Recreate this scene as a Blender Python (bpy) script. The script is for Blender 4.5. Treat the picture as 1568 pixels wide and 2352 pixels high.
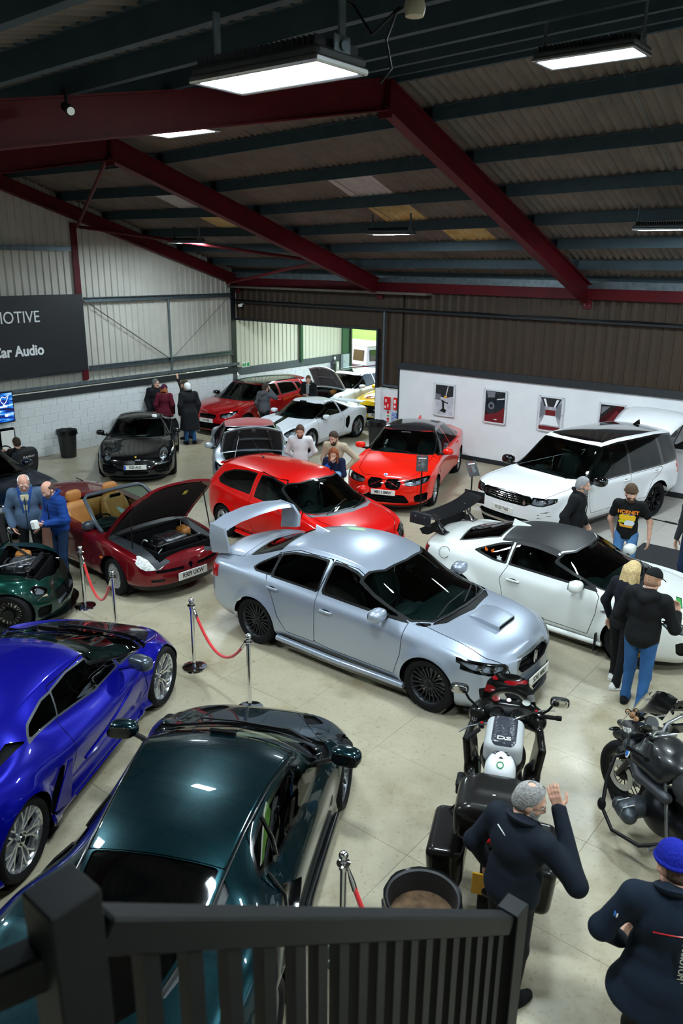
import bpy, bmesh, math, random
import numpy as np
from mathutils import Vector, Matrix
random.seed(7); rng = np.random.default_rng(7)
scene = bpy.context.scene
COL = scene.collection
for o in list(bpy.data.objects): bpy.data.objects.remove(o)
                 # camera
PITCH, ROLL, CAMH, FPX = 0.31, -0.012, 5.0, 1800.0
cam_data = bpy.data.cameras.new('camera')
cam_data.sensor_fit = 'VERTICAL'; cam_data.sensor_height = 36.0
cam_data.lens = FPX / 2352 * 36.0
cam_data.clip_start = 0.05; cam_data.clip_end = 400
cam_data.dof.use_dof = True; cam_data.dof.focus_distance = 11.0; cam_data.dof.aperture_fstop = 3.2
cam = bpy.data.objects.new('camera', cam_data); COL.objects.link(cam)
cp, sp, cr_, sr_ = math.cos(PITCH), math.sin(PITCH), math.cos(ROLL), math.sin(ROLL)
down = Vector((0, -sp, -cp)); xr_ = Vector((1, 0, 0))
right = xr_ * cr_ + down * sr_; dn = -xr_ * sr_ + down * cr_; fwd = Vector((0, cp, -sp))
cam.matrix_world = Matrix(((right.x, -dn.x, -fwd.x, 0), (right.y, -dn.y, -fwd.y, 0), (right.z, -dn.z, -fwd.z, CAMH), (0, 0, 0, 1)))
scene.camera = cam
                 # world, view
world = bpy.data.worlds.new('daylight'); scene.world = world; world.use_nodes = True
wn = world.node_tree.nodes; wl = world.node_tree.links
sky = wn.new('ShaderNodeTexSky'); sky.sky_type = 'NISHITA'; sky.sun_elevation = math.radians(35); sky.sun_rotation = math.radians(200)
sky.sun_disc = False; sky.air_density = 2.0; sky.dust_density = 3.0
wl.new(sky.outputs[0], wn['Background'].inputs[0]); wn['Background'].inputs[1].default_value = 1.1
scene.view_settings.view_transform = 'Standard'; scene.view_settings.look = 'None'
scene.view_settings.gamma = 1.0; scene.view_settings.use_curve_mapping = False
scene.view_settings.exposure = 0.0
try:
 scene.cycles.use_denoising = True; scene.cycles.max_bounces = 8; scene.cycles.transparent_max_bounces = 16
 scene.cycles.sample_clamp_indirect = 4.0; scene.cycles.caustics_reflective = False; scene.cycles.caustics_refractive = False
except Exception: pass
LAMP_POWER = 230.0
LAMP_COLOR = (0.90, 0.97, 1.0)
A1, A2 = math.radians(-38.4), math.radians(51.6)
D1 = Vector((math.cos(A1), math.sin(A1), 0)); D2 = Vector((math.cos(A2), math.sin(A2), 0))
CORNER = Vector((-3.4314, 25.6899, 0))
def B(s, t, z=0.0): return CORNER + D1 * s - D2 * t + Vector((0, 0, z))
BM = Matrix(((D1.x, -D2.x, 0, CORNER.x), (D1.y, -D2.y, 0, CORNER.y), (0, 0, 1, 0), (0, 0, 0, 1)))   # (s,t,z) -> world
POSES = dict(silver_saloon=(0.479, 9.571, 322.7, 1.03), white_coupe=(3.279, 10.663, 320.2, 1.01), white_offroader=(4.781, 15.404, 218.2, .97), red_saloon=(1.591, 17.888, 252.3, .988), red_hatch=(-.708, 13.702, 313.4, 1.0),
 red_spider=(-3.899, 12.705, 319.1, .99), black_sports=(-5.149, 19.642, 280.0, .98), silver_convertible=(-2.2, 18.2, 280, 1.0), white_sports=(-.924, 22.413, 236.9, .97), red_five_door=(-2.85, 24.6, 236.0, 1.0),
 white_hatch=(.28, 27.45, 232.5, .95), yellow_coupe=(2.2, 26.2, 240, 1.0), blue_supercar=(-3.313, 6.969, 78.3, 1.06), green_supercar=(-1.10, 5.21, 79.5, 1.0), green_tourer=(-5.86, 10.5, 5, .93), blue_five_door=(-7.41, 14.95, 330, 1.0), boxy_4x4=(.26, 33.0, 130, 1.0), touring_bike=(1.42, 5.83, 75, 1.0), adventure_bike=(2.90, 5.70, 99, 1.0))
                 # materials
def srgb(h):
 if isinstance(h, str):
  h = h.lstrip('#'); c = [int(h[i:i+2], 16) / 255 for i in (0, 2, 4)]
 else: c = h
 return tuple(((v / 12.92) if v <= 0.04045 else ((v + 0.055) / 1.055) ** 2.4) for v in c)
MATS = {}
def mat(name, col=None, rough=0.5, metal=0.0, coat=0.0, spec=0.5, emit=None, es=0.0, noise=None, bump=None, trans=0.0, ior=1.5, sheen=0.0, back=None, coatr=0.03, alpha=1.0):
 if name in MATS: return MATS[name]
 m = bpy.data.materials.new(name); m.use_nodes = True; nt = m.node_tree; b = nt.nodes['Principled BSDF']
 c = srgb(col) if col is not None else (0.5, 0.5, 0.5)
 b.inputs['Base Color'].default_value = (*c, 1); b.inputs['Roughness'].default_value = rough; b.inputs['Metallic'].default_value = metal
 b.inputs['Coat Weight'].default_value = coat; b.inputs['Coat Roughness'].default_value = coatr
 b.inputs['Specular IOR Level'].default_value = spec; b.inputs['Transmission Weight'].default_value = trans; b.inputs['IOR'].default_value = ior
 b.inputs['Sheen Weight'].default_value = sheen; b.inputs['Alpha'].default_value = alpha
 if emit is not None:
  b.inputs['Emission Color'].default_value = (*srgb(emit), 1); b.inputs['Emission Strength'].default_value = es
 src = None
 if noise:   # (scale, second colour, detail, contrast)
  tc = nt.nodes.new('ShaderNodeTexCoord'); n = nt.nodes.new('ShaderNodeTexNoise')
  n.inputs['Scale'].default_value = noise[0]; n.inputs['Detail'].default_value = noise[2] if len(noise) > 2 else 4
  nt.links.new(tc.outputs['Object'], n.inputs['Vector'])
  r = nt.nodes.new('ShaderNodeValToRGB'); k = noise[3] if len(noise) > 3 else 0.2
  r.color_ramp.elements[0].position = 0.5 - k; r.color_ramp.elements[1].position = 0.5 + k
  r.color_ramp.elements[0].color = (*c, 1); r.color_ramp.elements[1].color = (*srgb(noise[1]), 1)
  nt.links.new(n.outputs['Fac'], r.inputs['Fac']); src = r.outputs['Color']; nt.links.new(src, b.inputs['Base Color'])
 if back is not None:   # inner face of a sheet-metal shell
  g = nt.nodes.new('ShaderNodeNewGeometry'); mx = nt.nodes.new('ShaderNodeMix'); mx.data_type = 'RGBA'
  nt.links.new(g.outputs['Backfacing'], mx.inputs['Factor'])
  mx.inputs['A'].default_value = (*c, 1); mx.inputs['B'].default_value = (*srgb(back), 1)
  if src: nt.links.new(src, mx.inputs['A'])
  nt.links.new(mx.outputs['Result'], b.inputs['Base Color'])
  iv = nt.nodes.new('ShaderNodeMath'); iv.operation = 'SUBTRACT'; iv.inputs[0].default_value = 1.0
  nt.links.new(g.outputs['Backfacing'], iv.inputs[1])
  for key, val in (('Metallic', metal), ('Coat Weight', coat)):
   ml = nt.nodes.new('ShaderNodeMath'); ml.operation = 'MULTIPLY'; ml.inputs[1].default_value = val
   nt.links.new(iv.outputs[0], ml.inputs[0]); nt.links.new(ml.outputs[0], b.inputs[key])
 if bump:    # (scale, strength, distance)
  tc = nt.nodes.new('ShaderNodeTexCoord'); n = nt.nodes.new('ShaderNodeTexNoise'); n.inputs['Scale'].default_value = bump[0]; n.inputs['Detail'].default_value = 4
  nt.links.new(tc.outputs['Object'], n.inputs['Vector'])
  bp = nt.nodes.new('ShaderNodeBump'); bp.inputs['Strength'].default_value = bump[1]; bp.inputs['Distance'].default_value = bump[2] if len(bump) > 2 else 0.01
  nt.links.new(n.outputs['Fac'], bp.inputs['Height']); nt.links.new(bp.outputs[0], b.inputs['Normal'])
 MATS[name] = m
 return m
def glassmat(name, tint='#8fa8a4', trans=0.5, ior=1.5):
 if name in MATS: return MATS[name]
 m = bpy.data.materials.new(name); m.use_nodes = True; nt = m.node_tree; nt.nodes.clear()
 out = nt.nodes.new('ShaderNodeOutputMaterial'); mx = nt.nodes.new('ShaderNodeMixShader'); tr = nt.nodes.new('ShaderNodeBsdfTransparent')
 gl = nt.nodes.new('ShaderNodeBsdfGlossy'); fr = nt.nodes.new('ShaderNodeFresnel')
 c = [v * trans for v in srgb(tint)]
 tr.inputs[0].default_value = (*c, 1); gl.inputs['Roughness'].default_value = 0.01; fr.inputs['IOR'].default_value = ior
 nt.links.new(fr.outputs[0], mx.inputs[0]); nt.links.new(tr.outputs[0], mx.inputs[1]); nt.links.new(gl.outputs[0], mx.inputs[2])
 nt.links.new(mx.outputs[0], out.inputs[0]); MATS[name] = m
 return m
def paint(name, col, metal=0.0, rough=0.35, coat=1.0, **k):
 return mat('paint_' + name, col, rough=rough, metal=metal, coat=coat, back='#0c0c0e', spec=.15, **k)
BLACK = mat('black_plastic', '#0b0c0e', rough=0.45, spec=.25)
GLOSSB = mat('gloss_black', '#060708', rough=0.12, coat=0.6)
GREYP = mat('grey_plastic', '#2b2d30', rough=0.5)
RUBBER = mat('rubber', '#0f0f11', rough=0.75, spec=.2, bump=(60, 0.15))
CHROME = mat('chrome', '#e8eaec', rough=0.07, metal=1.0)
SATIN = mat('satin_metal', '#b5b8bb', rough=0.28, metal=1.0)
DARKM = mat('dark_metal', '#2a2b2e', rough=0.35, metal=0.9)
DEEP = mat('deep_black_plastic', '#050506', rough=0.8, spec=.15)  # near-black matt plastic for gaps, intakes, liners and underbodies
BOWL = mat('lamp_bowl', '#aeb5be', rough=0.25, metal=0.25)
SKIN = mat('skin', '#d9a58c', rough=0.55, spec=0.3)
GLASS = glassmat('car_glass', '#b4d2cc', 0.80)
GLASSD = glassmat('privacy_glass', '#7d8a88', 0.5)
LENS = glassmat('lamp_lens', '#f4f6f8', 0.92)
REDL = mat('red_lamp', '#b0101a', rough=0.15, coat=1.0)
AMBER = mat('amber_lamp', '#d8691a', rough=0.15, coat=1.0)
WHITEP = mat('white_plate', '#e9e9e4', rough=0.4, coat=0.3)
INK = mat('black_ink', '#0a0a0a', rough=0.5)
                 # objects
def put(o, parent=None):
 COL.objects.link(o)
 if parent is not None: o.parent = parent
 return o
def tag(o, label=None, cat=None, group=None, kind=None):
 if label: o['label'] = label
 if cat: o['category'] = cat
 if group: o['group'] = group
 if kind: o['kind'] = kind
 return o
def thing(name, label, cat, loc=(0, 0, 0), rz=0.0, group=None, sc=1.0):
 o = bpy.data.objects.new(name, None); o.empty_display_size = 0.2; COL.objects.link(o)
 o.location = loc; o.rotation_euler = (0, 0, rz); o.scale = (sc, sc, sc)
 return tag(o, label, cat, group)
def root(name, kind='structure', label=None):
 o = bpy.data.objects.new(name, None); COL.objects.link(o); o['kind'] = kind
 if label: o['label'] = label
 return o
def mesh_obj(name, V, F, m, parent=None, smooth=None, normals=None, mi=None):
 me = bpy.data.meshes.new(name)
 me.from_pydata([tuple(map(float, v)) for v in V], [], [tuple(f) for f in F])
 for mm in (m if isinstance(m, (list, tuple)) else [m]): me.materials.append(mm)
 if mi is not None: me.polygons.foreach_set('material_index', mi)
 if smooth is not None or normals is not None:
  me.polygons.foreach_set('use_smooth', [True] * len(me.polygons))
  if normals is not None: me.normals_split_custom_set_from_vertices([tuple(map(float, n)) for n in normals])
  elif smooth < 179: me.set_sharp_from_angle(angle=math.radians(smooth))
 me.update()
 return put(bpy.data.objects.new(name, me), parent)
def T(x=0, y=0, z=0): return Matrix.Translation((x, y, z))
def RZ(a): return Matrix.Rotation(a, 4, 'Z')
def RX(a): return Matrix.Rotation(a, 4, 'X')
def RY(a): return Matrix.Rotation(a, 4, 'Y')
def S3(x, y, z): return Matrix.Diagonal((x, y, z, 1))
def aim(a, b):   # matrix whose Z runs from a to b
 a = Vector(a); d = Vector(b) - a; return Matrix.Translation(a) @ d.to_track_quat('Z', 'Y').to_matrix().to_4x4()
class MB:
 def __init__(s): s.v = []; s.f = []; s.m = []; s.cur = 0
 def add(s, V, F, M=None):
  b = len(s.v)
  s.v += [tuple(M @ Vector(p)) for p in V] if M is not None else [tuple(p) for p in V]
  s.f += [tuple(i + b for i in f) for f in F]; s.m += [s.cur] * len(F); return s
 def box(s, c, d, M=None, bev=0.0):
  x, y, z = d[0] / 2, d[1] / 2, d[2] / 2
  L = Matrix.Translation(c); L = (M @ L) if M is not None else L
  if bev <= 0:
   V = [(i * x, j * y, k * z) for i in (-1, 1) for j in (-1, 1) for k in (-1, 1)]
   return s.add(V, [(0, 1, 3, 2), (4, 6, 7, 5), (0, 4, 5, 1), (2, 3, 7, 6), (0, 2, 6, 4), (1, 5, 7, 3)], L)
  b = min(bev, x * .99, y * .99, z * .99); V = []; id_ = {}
  for i in (-1, 1):
   for j in (-1, 1):
    for k in (-1, 1):
     for ax in range(3):
      p = [i * (x - (0 if ax == 0 else b)), j * (y - (0 if ax == 1 else b)), k * (z - (0 if ax == 2 else b))]
      id_[i, j, k, ax] = len(V); V.append(p)
  F = []
  for a in (-1, 1):
   F.append([id_[a, j, k, 0] for j, k in ((-1, -1), (1, -1), (1, 1), (-1, 1))][::a])
   F.append([id_[i, a, k, 1] for i, k in ((-1, -1), (1, -1), (1, 1), (-1, 1))][::-a])
   F.append([id_[i, j, a, 2] for i, j in ((-1, -1), (1, -1), (1, 1), (-1, 1))][::a])
  for a in (-1, 1):
   for c_ in (-1, 1):
    F.append([id_[-1, a, c_, 1], id_[1, a, c_, 1], id_[1, a, c_, 2], id_[-1, a, c_, 2]][::a * c_])
    F.append([id_[a, -1, c_, 2], id_[a, 1, c_, 2], id_[a, 1, c_, 0], id_[a, -1, c_, 0]][::a * c_])
    F.append([id_[a, c_, -1, 0], id_[a, c_, 1, 0], id_[a, c_, 1, 1], id_[a, c_, -1, 1]][::a * c_])
  for i in (-1, 1):
   for j in (-1, 1):
    for k in (-1, 1): F.append([id_[i, j, k, 0], id_[i, j, k, 1], id_[i, j, k, 2]][::i * j * k])
  return s.add(V, F, L)
 def tube(s, path, r, n=8, caps=True, sq=1.0):
  P = [Vector(p) for p in path]; R = r if isinstance(r, (list, tuple)) else [r] * len(P); b = len(s.v); ref = None; nf = 0
  for i, p in enumerate(P):
   d = (P[min(i + 1, len(P) - 1)] - P[max(i - 1, 0)]).normalized()
   if ref is None: ref = Vector((0, 0, 1)) if abs(d.z) < .9 else Vector((1, 0, 0))
   u = (ref - d * ref.dot(d)).normalized(); w = d.cross(u); ref = u
   for k in range(n):
    a = 2 * math.pi * k / n; s.v.append(tuple(p + u * math.cos(a) * R[i] + w * math.sin(a) * R[i] * sq))
  for i in range(len(P) - 1):
   for k in range(n):
    s.f.append((b + i * n + k, b + i * n + (k + 1) % n, b + (i + 1) * n + (k + 1) % n, b + (i + 1) * n + k)); nf += 1
  if caps: s.f += [tuple(b + k for k in range(n))[::-1], tuple(b + (len(P) - 1) * n + k for k in range(n))]; nf += 2
  s.m += [s.cur] * nf; return s
 def lathe(s, prof, n=24, M=None, a0=0.0, a1=2 * math.pi):
  full = abs(a1 - a0 - 2 * math.pi) < 1e-6; c = n if full else n + 1
  V = [(r * math.cos(a0 + (a1 - a0) * k / n), r * math.sin(a0 + (a1 - a0) * k / n), z) for r, z in prof for k in range(c)]
  F = [(i * c + k, i * c + (k + 1) % c, (i + 1) * c + (k + 1) % c, (i + 1) * c + k) for i in range(len(prof) - 1) for k in range(n)]
  return s.add(V, F, M)
 def cyl(s, a, b, r, n=16, r2=None):
  L = (Vector(b) - Vector(a)).length; r2 = r if r2 is None else r2
  return s.lathe([(1e-4, 0), (r, 0), (r2, L), (1e-4, L)], n, aim(a, b))
 def prism(s, poly, z0, z1, M=None):
  n = len(poly); a = sum(poly[i][0] * poly[(i + 1) % n][1] - poly[(i + 1) % n][0] * poly[i][1] for i in range(n))
  if a < 0: poly = poly[::-1]
  V = [(x, y, z0) for x, y in poly] + [(x, y, z1) for x, y in poly]
  return s.add(V, [tuple(range(n))[::-1], tuple(range(n, 2 * n))] + [(i, (i + 1) % n, n + (i + 1) % n, n + i) for i in range(n)], M)
 def loft(s, rings, M=None, caps=True, closed=True):
  n = len(rings[0]); V = [p for r in rings for p in r]; F = []
  for i in range(len(rings) - 1):
   for k in range(n if closed else n - 1): F.append((i * n + k, i * n + (k + 1) % n, (i + 1) * n + (k + 1) % n, (i + 1) * n + k))
  if caps: F += [tuple(range(n))[::-1], tuple(range((len(rings) - 1) * n, len(rings) * n))]
  return s.add(V, F, M)
 def ell(s, c, r, M=None, n=16, m=10, e1=1.0, e2=1.0):   # (super)ellipsoid
  sg = lambda v, e: math.copysign(abs(v) ** e, v)
  L = Matrix.Translation(c); L = (M @ L) if M is not None else L; V = []
  for i in range(m + 1):
   p = -math.pi / 2 + math.pi * i / m
   for k in range(n):
    a = 2 * math.pi * k / n
    V.append((r[0] * sg(math.cos(p), e1) * sg(math.cos(a), e2), r[1] * sg(math.cos(p), e1) * sg(math.sin(a), e2), r[2] * sg(math.sin(p), e1)))
  F = [(i * n + k, i * n + (k + 1) % n, (i + 1) * n + (k + 1) % n, (i + 1) * n + k) for i in range(m) for k in range(n)]
  return s.add(V, F, L)
 def build(s, name, m, parent=None, smooth=None):
  o = mesh_obj(name, s.v, s.f, m, parent, None, mi=s.m if isinstance(m, (list, tuple)) else None); me = o.data
  bm = bmesh.new(); bm.from_mesh(me); bmesh.ops.recalc_face_normals(bm, faces=bm.faces); bm.to_mesh(me); bm.free()
  if smooth is not None:
   me.polygons.foreach_set('use_smooth', [True] * len(me.polygons))
   if smooth < 179: me.set_sharp_from_angle(angle=math.radians(smooth))
  return o
def text(name, body, size, m, parent=None, M=None, extrude=0.002, align='CENTER', sx=1.0, bold=0.0):
 c = bpy.data.curves.new(name, 'FONT'); c.body = body; c.size = size; c.extrude = extrude; c.align_x = align; c.align_y = 'CENTER'; c.offset = bold
 t = bpy.data.objects.new('t', c); COL.objects.link(t); dg = bpy.context.evaluated_depsgraph_get(); me = bpy.data.meshes.new_from_object(t.evaluated_get(dg)); bpy.data.objects.remove(t)
 me.materials.clear(); me.materials.append(m); o = bpy.data.objects.new(name, me); put(o, parent)
 M = M if M is not None else Matrix.Identity(4)
 o.matrix_local = M @ S3(sx, 1, 1)
 return o
def frame(o, x, y, z): # matrix from origin and axes
 x, y, z = Vector(x), Vector(y), Vector(z)
 return Matrix(((x.x, y.x, z.x, o[0]), (x.y, y.y, z.y, o[1]), (x.z, y.z, z.z, o[2]), (0, 0, 0, 1)))
def copy_tree(o, parent=None):
 c = o.copy(); COL.objects.link(c)
 if parent is not None: c.parent = parent
 for ch in list(o.children): copy_tree(ch, c)
 return c
def share(name, src, M, parent):
 o = bpy.data.objects.new(name, src); put(o, parent); o.matrix_local = M; return o
def pchip(keys):
 X = np.array([k[0] for k in keys], float); Y = np.array([k[1] for k in keys], float)
 i = np.argsort(X); X, Y = X[i], Y[i]; h = np.diff(X); d = np.diff(Y) / h; n = len(X); m = np.zeros(n)
 if n == 2: m[:] = d[0]
 else:
  for k in range(1, n - 1):
   if d[k - 1] * d[k] > 0:
    w1, w2 = 2 * h[k] + h[k - 1], h[k] + 2 * h[k - 1]; m[k] = (w1 + w2) / (w1 / d[k - 1] + w2 / d[k])
  m[0], m[-1] = d[0], d[-1]
 def f(x):
  x = np.clip(np.asarray(x, float), X[0], X[-1]); j = np.clip(np.searchsorted(X, x) - 1, 0, n - 2); t = (x - X[j]) / h[j]
  return ((1 + 2 * t) * (1 - t) ** 2) * Y[j] + t * (1 - t) ** 2 * h[j] * m[j] + t * t * (3 - 2 * t) * Y[j + 1] + t * t * (t - 1) * h[j] * m[j + 1]
 return f
def K(v):  # constant or key list -> function
 return pchip(v) if isinstance(v, (list, tuple)) else (lambda x, v=v: np.full_like(np.asarray(x, float), v))
                 # car body generator
RS = [5, 5, 4, 4, 6, 6, 4, 5, 5, 4, 3]
def polydist(P, poly):   # signed distance (inside negative) of points (n,2) to a polygon
 P = np.asarray(P); Q = np.asarray(poly, float); d = np.full(len(P), 1e9); ins = np.zeros(len(P), bool)
 for i in range(len(Q)):
  a, b = Q[i], Q[(i + 1) % len(Q)]; e = b - a; w = P - a
  t = np.clip((w @ e) / max(e @ e, 1e-12), 0, 1); d = np.minimum(d, np.linalg.norm(w - t[:, None] * e, axis=1))
  c = (a[1] > P[:, 1]) != (b[1] > P[:, 1])
  with np.errstate(divide='ignore', invalid='ignore'):
   xi = (b[0] - a[0]) * (P[:, 1] - a[1]) / (b[1] - a[1]) + a[0]
  ins ^= c & (P[:, 0] < xi)
 return np.where(ins, -d, d)
def linedist(P, line):   # distance to an open polyline
 P = np.asarray(P); d = np.full(len(P), 1e9)
 for i in range(len(line) - 1):
  a, b = np.array(line[i], float), np.array(line[i + 1], float); e = b - a; w = P - a
  t = np.clip((w @ e) / max(e @ e, 1e-12), 0, 1); d = np.minimum(d, np.linalg.norm(w - t[:, None] * e, axis=1))
 return d
class Shell:
 """smooth half-symmetric shell, cut into labelled regions along outlines drawn in side, top, front or rear view"""
 def __init__(s, S, nst=110, ncap=12):
  g = lambda k, d: K(S.get(k, d))
  top, belt, wid, crown, roofw = K(S['top']), K(S['belt']), K(S['wid']), g('crown', .06), K(S['roofw'])
  bot, sill, binn, bow = g('bot', .17), g('sill', .27), g('bin', .04), g('bow', 0.0)
  front, rear = K(S['front']), K(S['rear']); xf, xr = S['xf'], S['xr']; kf, kr = S.get('kf', .45), S.get('kr', .35); n_ = S.get('n', 2.6); nr_ = S.get('nr', n_)
  tuck = S.get('tuck', (.0, .015, .05, .14)); shz = g('shz', .09); t7 = g('t7', 0.0)
  def rows(x):
   zt, zb, w, c, wr = top(x), belt(x), wid(x), crown(x), roofw(x)
   z4 = np.maximum(zt - c, np.minimum(zb + .012, zt - .004)); c4 = zt - z4; y6 = w - binn(x); zb = np.minimum(zb, z4 - .006)
   z7 = zb - shz(x); zs = sill(x); zm = z7 + (zs - z7) * .45; zl = z7 + (zs - z7) * .8
   bl = np.clip((z4 - zb) / .3, 0, 1) * .025
   Z = [zt, zt - .13 * c4, zt - .48 * c4, zt - .8 * c4, z4, (z4 + zb) / 2, zb, z7, zm, zl, zs, bot(x)]
   Y = [0 * x, .4 * wr, .76 * wr, .94 * wr, wr, (wr + y6) / 2 + bl, y6, w - t7(x), w - tuck[0], w - tuck[1], w - tuck[2], w - tuck[3]]
   return np.array(Y), np.array(Z)
  wt = np.array([1, 1, 1, 1, 1, .5, 0, 0, 0, 0, 0, 0.])
  Yf, Zf = rows(np.full(1, xf - .4 * kf)); Yr, Zr = rows(np.full(1, xr + .4 * kr))
  xF, xR = front(Zf[:, 0]), rear(Zr[:, 0]); u = np.linspace(0, 1, nst); RWX, RWY, RWZ = [], [], []
  for j in range(12):
   xm = xR[j] + kr + u * (xF[j] - kf - xR[j] - kr)
   th = np.linspace(0, np.pi / 2, ncap + 1)[1:]; e, er = 2 / n_, 2 / nr_
   xc = xF[j] - kf + kf * np.sin(th) ** e; xb = xR[j] + kr - kr * np.sin(th) ** er
   ym, zm = rows(xm)[0][j], rows(xm)[1][j]
   yc = rows(np.minimum(xc, xF[j] - kf * .999))[0][j] * np.cos(th) ** e; zc = rows(xc)[1][j]
   yb = rows(np.maximum(xb, xR[j] + kr * .999))[0][j] * np.cos(th) ** er; zb_ = rows(xb)[1][j]
   x = np.r_[xb[::-1], xm, xc]; y = np.r_[yb[::-1], ym, yc]; z = np.r_[zb_[::-1], zm, zc]
   x = x - bow(x) * (y / wid(x)) ** 2 * wt[j]
   RWX.append(x); RWY.append(y); RWZ.append(z)
  v = np.concatenate([np.arange(k, k + 1, 1 / RS[k])[:RS[k]] for k in range(11)] + [[11.]])
  ctrl = np.stack([np.array(RWX), np.array(RWY), np.array(RWZ)], -1)   # 12, M, 3
  h = ctrl[1:] - ctrl[:-1]; m = np.zeros_like(ctrl)
  with np.errstate(divide='ignore', invalid='ignore'):
   hm = np.where(h[:-1] * h[1:] > 0, 2 * h[:-1] * h[1:] / (h[:-1] + h[1:]), 0)
  m[1:-1] = .5 * hm + .5 * np.clip((h[:-1] + h[1:]) / 2, -1, 1); m[0] = h[0]; m[-1] = h[-1]; m[0, :, 2] = 0
  k = np.minimum(v.astype(int), 10); t = (v - k)[:, None, None]
  G = ((1 + 2 * t) * (1 - t) ** 2) * ctrl[k] + t * (1 - t) ** 2 * m[k] + t * t * (3 - 2 * t) * ctrl[k + 1] + t * t * (t - 1) * m[k + 1]
  for _ in range(S.get('soft', 3)):
   H_ = G.copy(); H_[:, 1:-1] = .25 * G[:, :-2] + .5 * G[:, 1:-1] + .25 * G[:, 2:]; G = H_
   H_ = G.copy(); H_[1:-1] = .25 * G[:-2] + .5 * G[1:-1] + .25 * G[2:]; G = H_
  fl = S.get('flare', .02); R = S['R']; zw = S['zw']
  for xa, Ra in ((S['xa'], R), (S['xb'], S.get('Rb', R))):
   d = np.hypot(G[..., 0] - xa, G[..., 2] - zw); gg = np.exp(-(np.maximum(d - Ra, 0) / S.get('flw', .07)) ** 2) * (v[:, None] >= 6.0)
   G[..., 1] += fl * gg * np.sign(G[..., 1])
  if 'warp' in S: G = S['warp'](G, v)
  nv, M = G.shape[:2]
  full = np.concatenate([G[::-1] * np.array([1, -1, 1]), G[1:]], 0); n2 = full.shape[0]
  V = full.reshape(-1, 3); idx = np.arange(n2 * M).reshape(n2, M)
  F = np.stack([idx[:-1, :-1], idx[:-1, 1:], idx[1:, 1:], idx[1:, :-1]], -1).reshape(-1, 4)
  fn = np.cross(V[F[:, 2]] - V[F[:, 0]], V[F[:, 3]] - V[F[:, 1]]); N = np.zeros_like(V)
  for c in range(4): np.add.at(N, F[:, c], fn)
  if N[np.argmax(V[:, 2]), 2] < 0: F = F[:, ::-1]; N = -N
  N /= np.linalg.norm(N, axis=1)[:, None] + 1e-12
  ok = np.linalg.norm(fn, axis=1) > 1e-9; F = F[ok]
  s.V, s.N = V, N; s.W = 12
  s.F = np.concatenate([F] + [F[:, -1:]] * (s.W - 4), 1); s.L = np.zeros(len(F), int); s.names = ['body']; s.spec = {'body': {}}
  s.V0, s.N0 = V.copy(), N.copy(); s.S = S
 def lid(s, n):
  if n not in s.names: s.names.append(n)
  return s.names.index(n)
 def proj(s, view): return s.V[:, {'side': [0, 2], 'top': [0, 1], 'front': [1, 2], 'rear': [1, 2]}[view]]
 def fmask(s, view, side, on, zmin=None, thr=.15):
  Fc = s.F[:, :4]; n = s.N[Fc].mean(1); c = s.V[Fc].mean(1)
  m = {'side': lambda: np.abs(n[:, 1]) > thr, 'top': lambda: n[:, 2] > thr, 'front': lambda: (n[:, 0] > thr) & (c[:, 0] > 0), 'rear': lambda: (n[:, 0] < -thr) & (c[:, 0] < 0)}[view]()
  if side == 'L': m &= c[:, 1] > 0
  if side == 'R': m &= c[:, 1] < 0
  if zmin is not None: m &= c[:, 2] > zmin
  if on: m &= np.isin(s.L, [s.lid(o) for o in on])
  return m
 def cut(s, D, fm):   # split faces of fm along D=0
  pos = D >= 0; fp = pos[s.F]; mixed = fm & fp.any(1) & ~fp.all(1)
  ids = np.nonzero(mixed)[0]
  if not len(ids): return D
  nV, nN, nD, cache = [], [], [], {}; base = len(s.V); out, outL = [], []
  def mid(a, b):
   key = (a, b) if a < b else (b, a)
   if key not in cache:
    t = D[a] / (D[a] - D[b]); t = min(max(t, 0.), 1.)
    cache[key] = base + len(nV); nV.append(s.V[a] + t * (s.V[b] - s.V[a])); nN.append(s.N[a] + t * (s.N[b] - s.N[a])); nD.append(0.)
   return cache[key]
  for fi in ids:
   row = s.F[fi]; f = [int(row[0])]
   for q in row[1:]:
    if q != f[-1]: f.append(int(q))
   if f[-1] == f[0] and len(f) > 1: f.pop()
   A, Bq = [], []
   for i in range(len(f)):
    a, b = f[i], f[(i + 1) % len(f)]
    (A if pos[a] else Bq).append(a)
    if pos[a] != pos[b]: q = mid(a, b); A.append(q); Bq.append(q)
   for poly in (A, Bq):
    if len(poly) > 2:
     while len(poly) > s.W: out.append([poly[0], poly[1], poly[2]] + [poly[2]] * (s.W - 3)); outL.append(s.L[fi]); poly = [poly[0]] + poly[2:]
     out.append(poly + [poly[-1]] * (s.W - len(poly))); outL.append(s.L[fi])
  keep = ~mixed; s.F = np.concatenate([s.F[keep], np.array(out, int)]); s.L = np.concatenate([s.L[keep], np.array(outL, int)])
  if nV: s.V = np.concatenate([s.V, nV]); s.N = np.concatenate([s.N, np.array(nN)]); D = np.concatenate([D, nD])
  return D
 def _mark(s, Dfun, lo, hi, name, view, side, on, zmin, thr):
  """faces with lo < D < hi take the label"""
  for lim in (lo, hi):
   if lim is None: continue
   D = Dfun() - lim; D[np.abs(D) < 1e-5] = 1e-5
   s.cut(D, s.fmask(view, side, on, zmin, thr))
  D = Dfun(); x = []
  fm = s.fmask(view, side, on, zmin, thr); c = np.zeros(len(s.F))
  U = s.F; cnt = np.concatenate([np.ones((len(U), 1)), (U[:, 1:] != U[:, :-1])], 1); c = (D[U] * cnt).sum(1) / cnt.sum(1)
  m = fm.copy()
  if lo is not None: m &= c > lo
  if hi is not None: m &= c < hi
  s.L[m] = s.lid(name)
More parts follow.
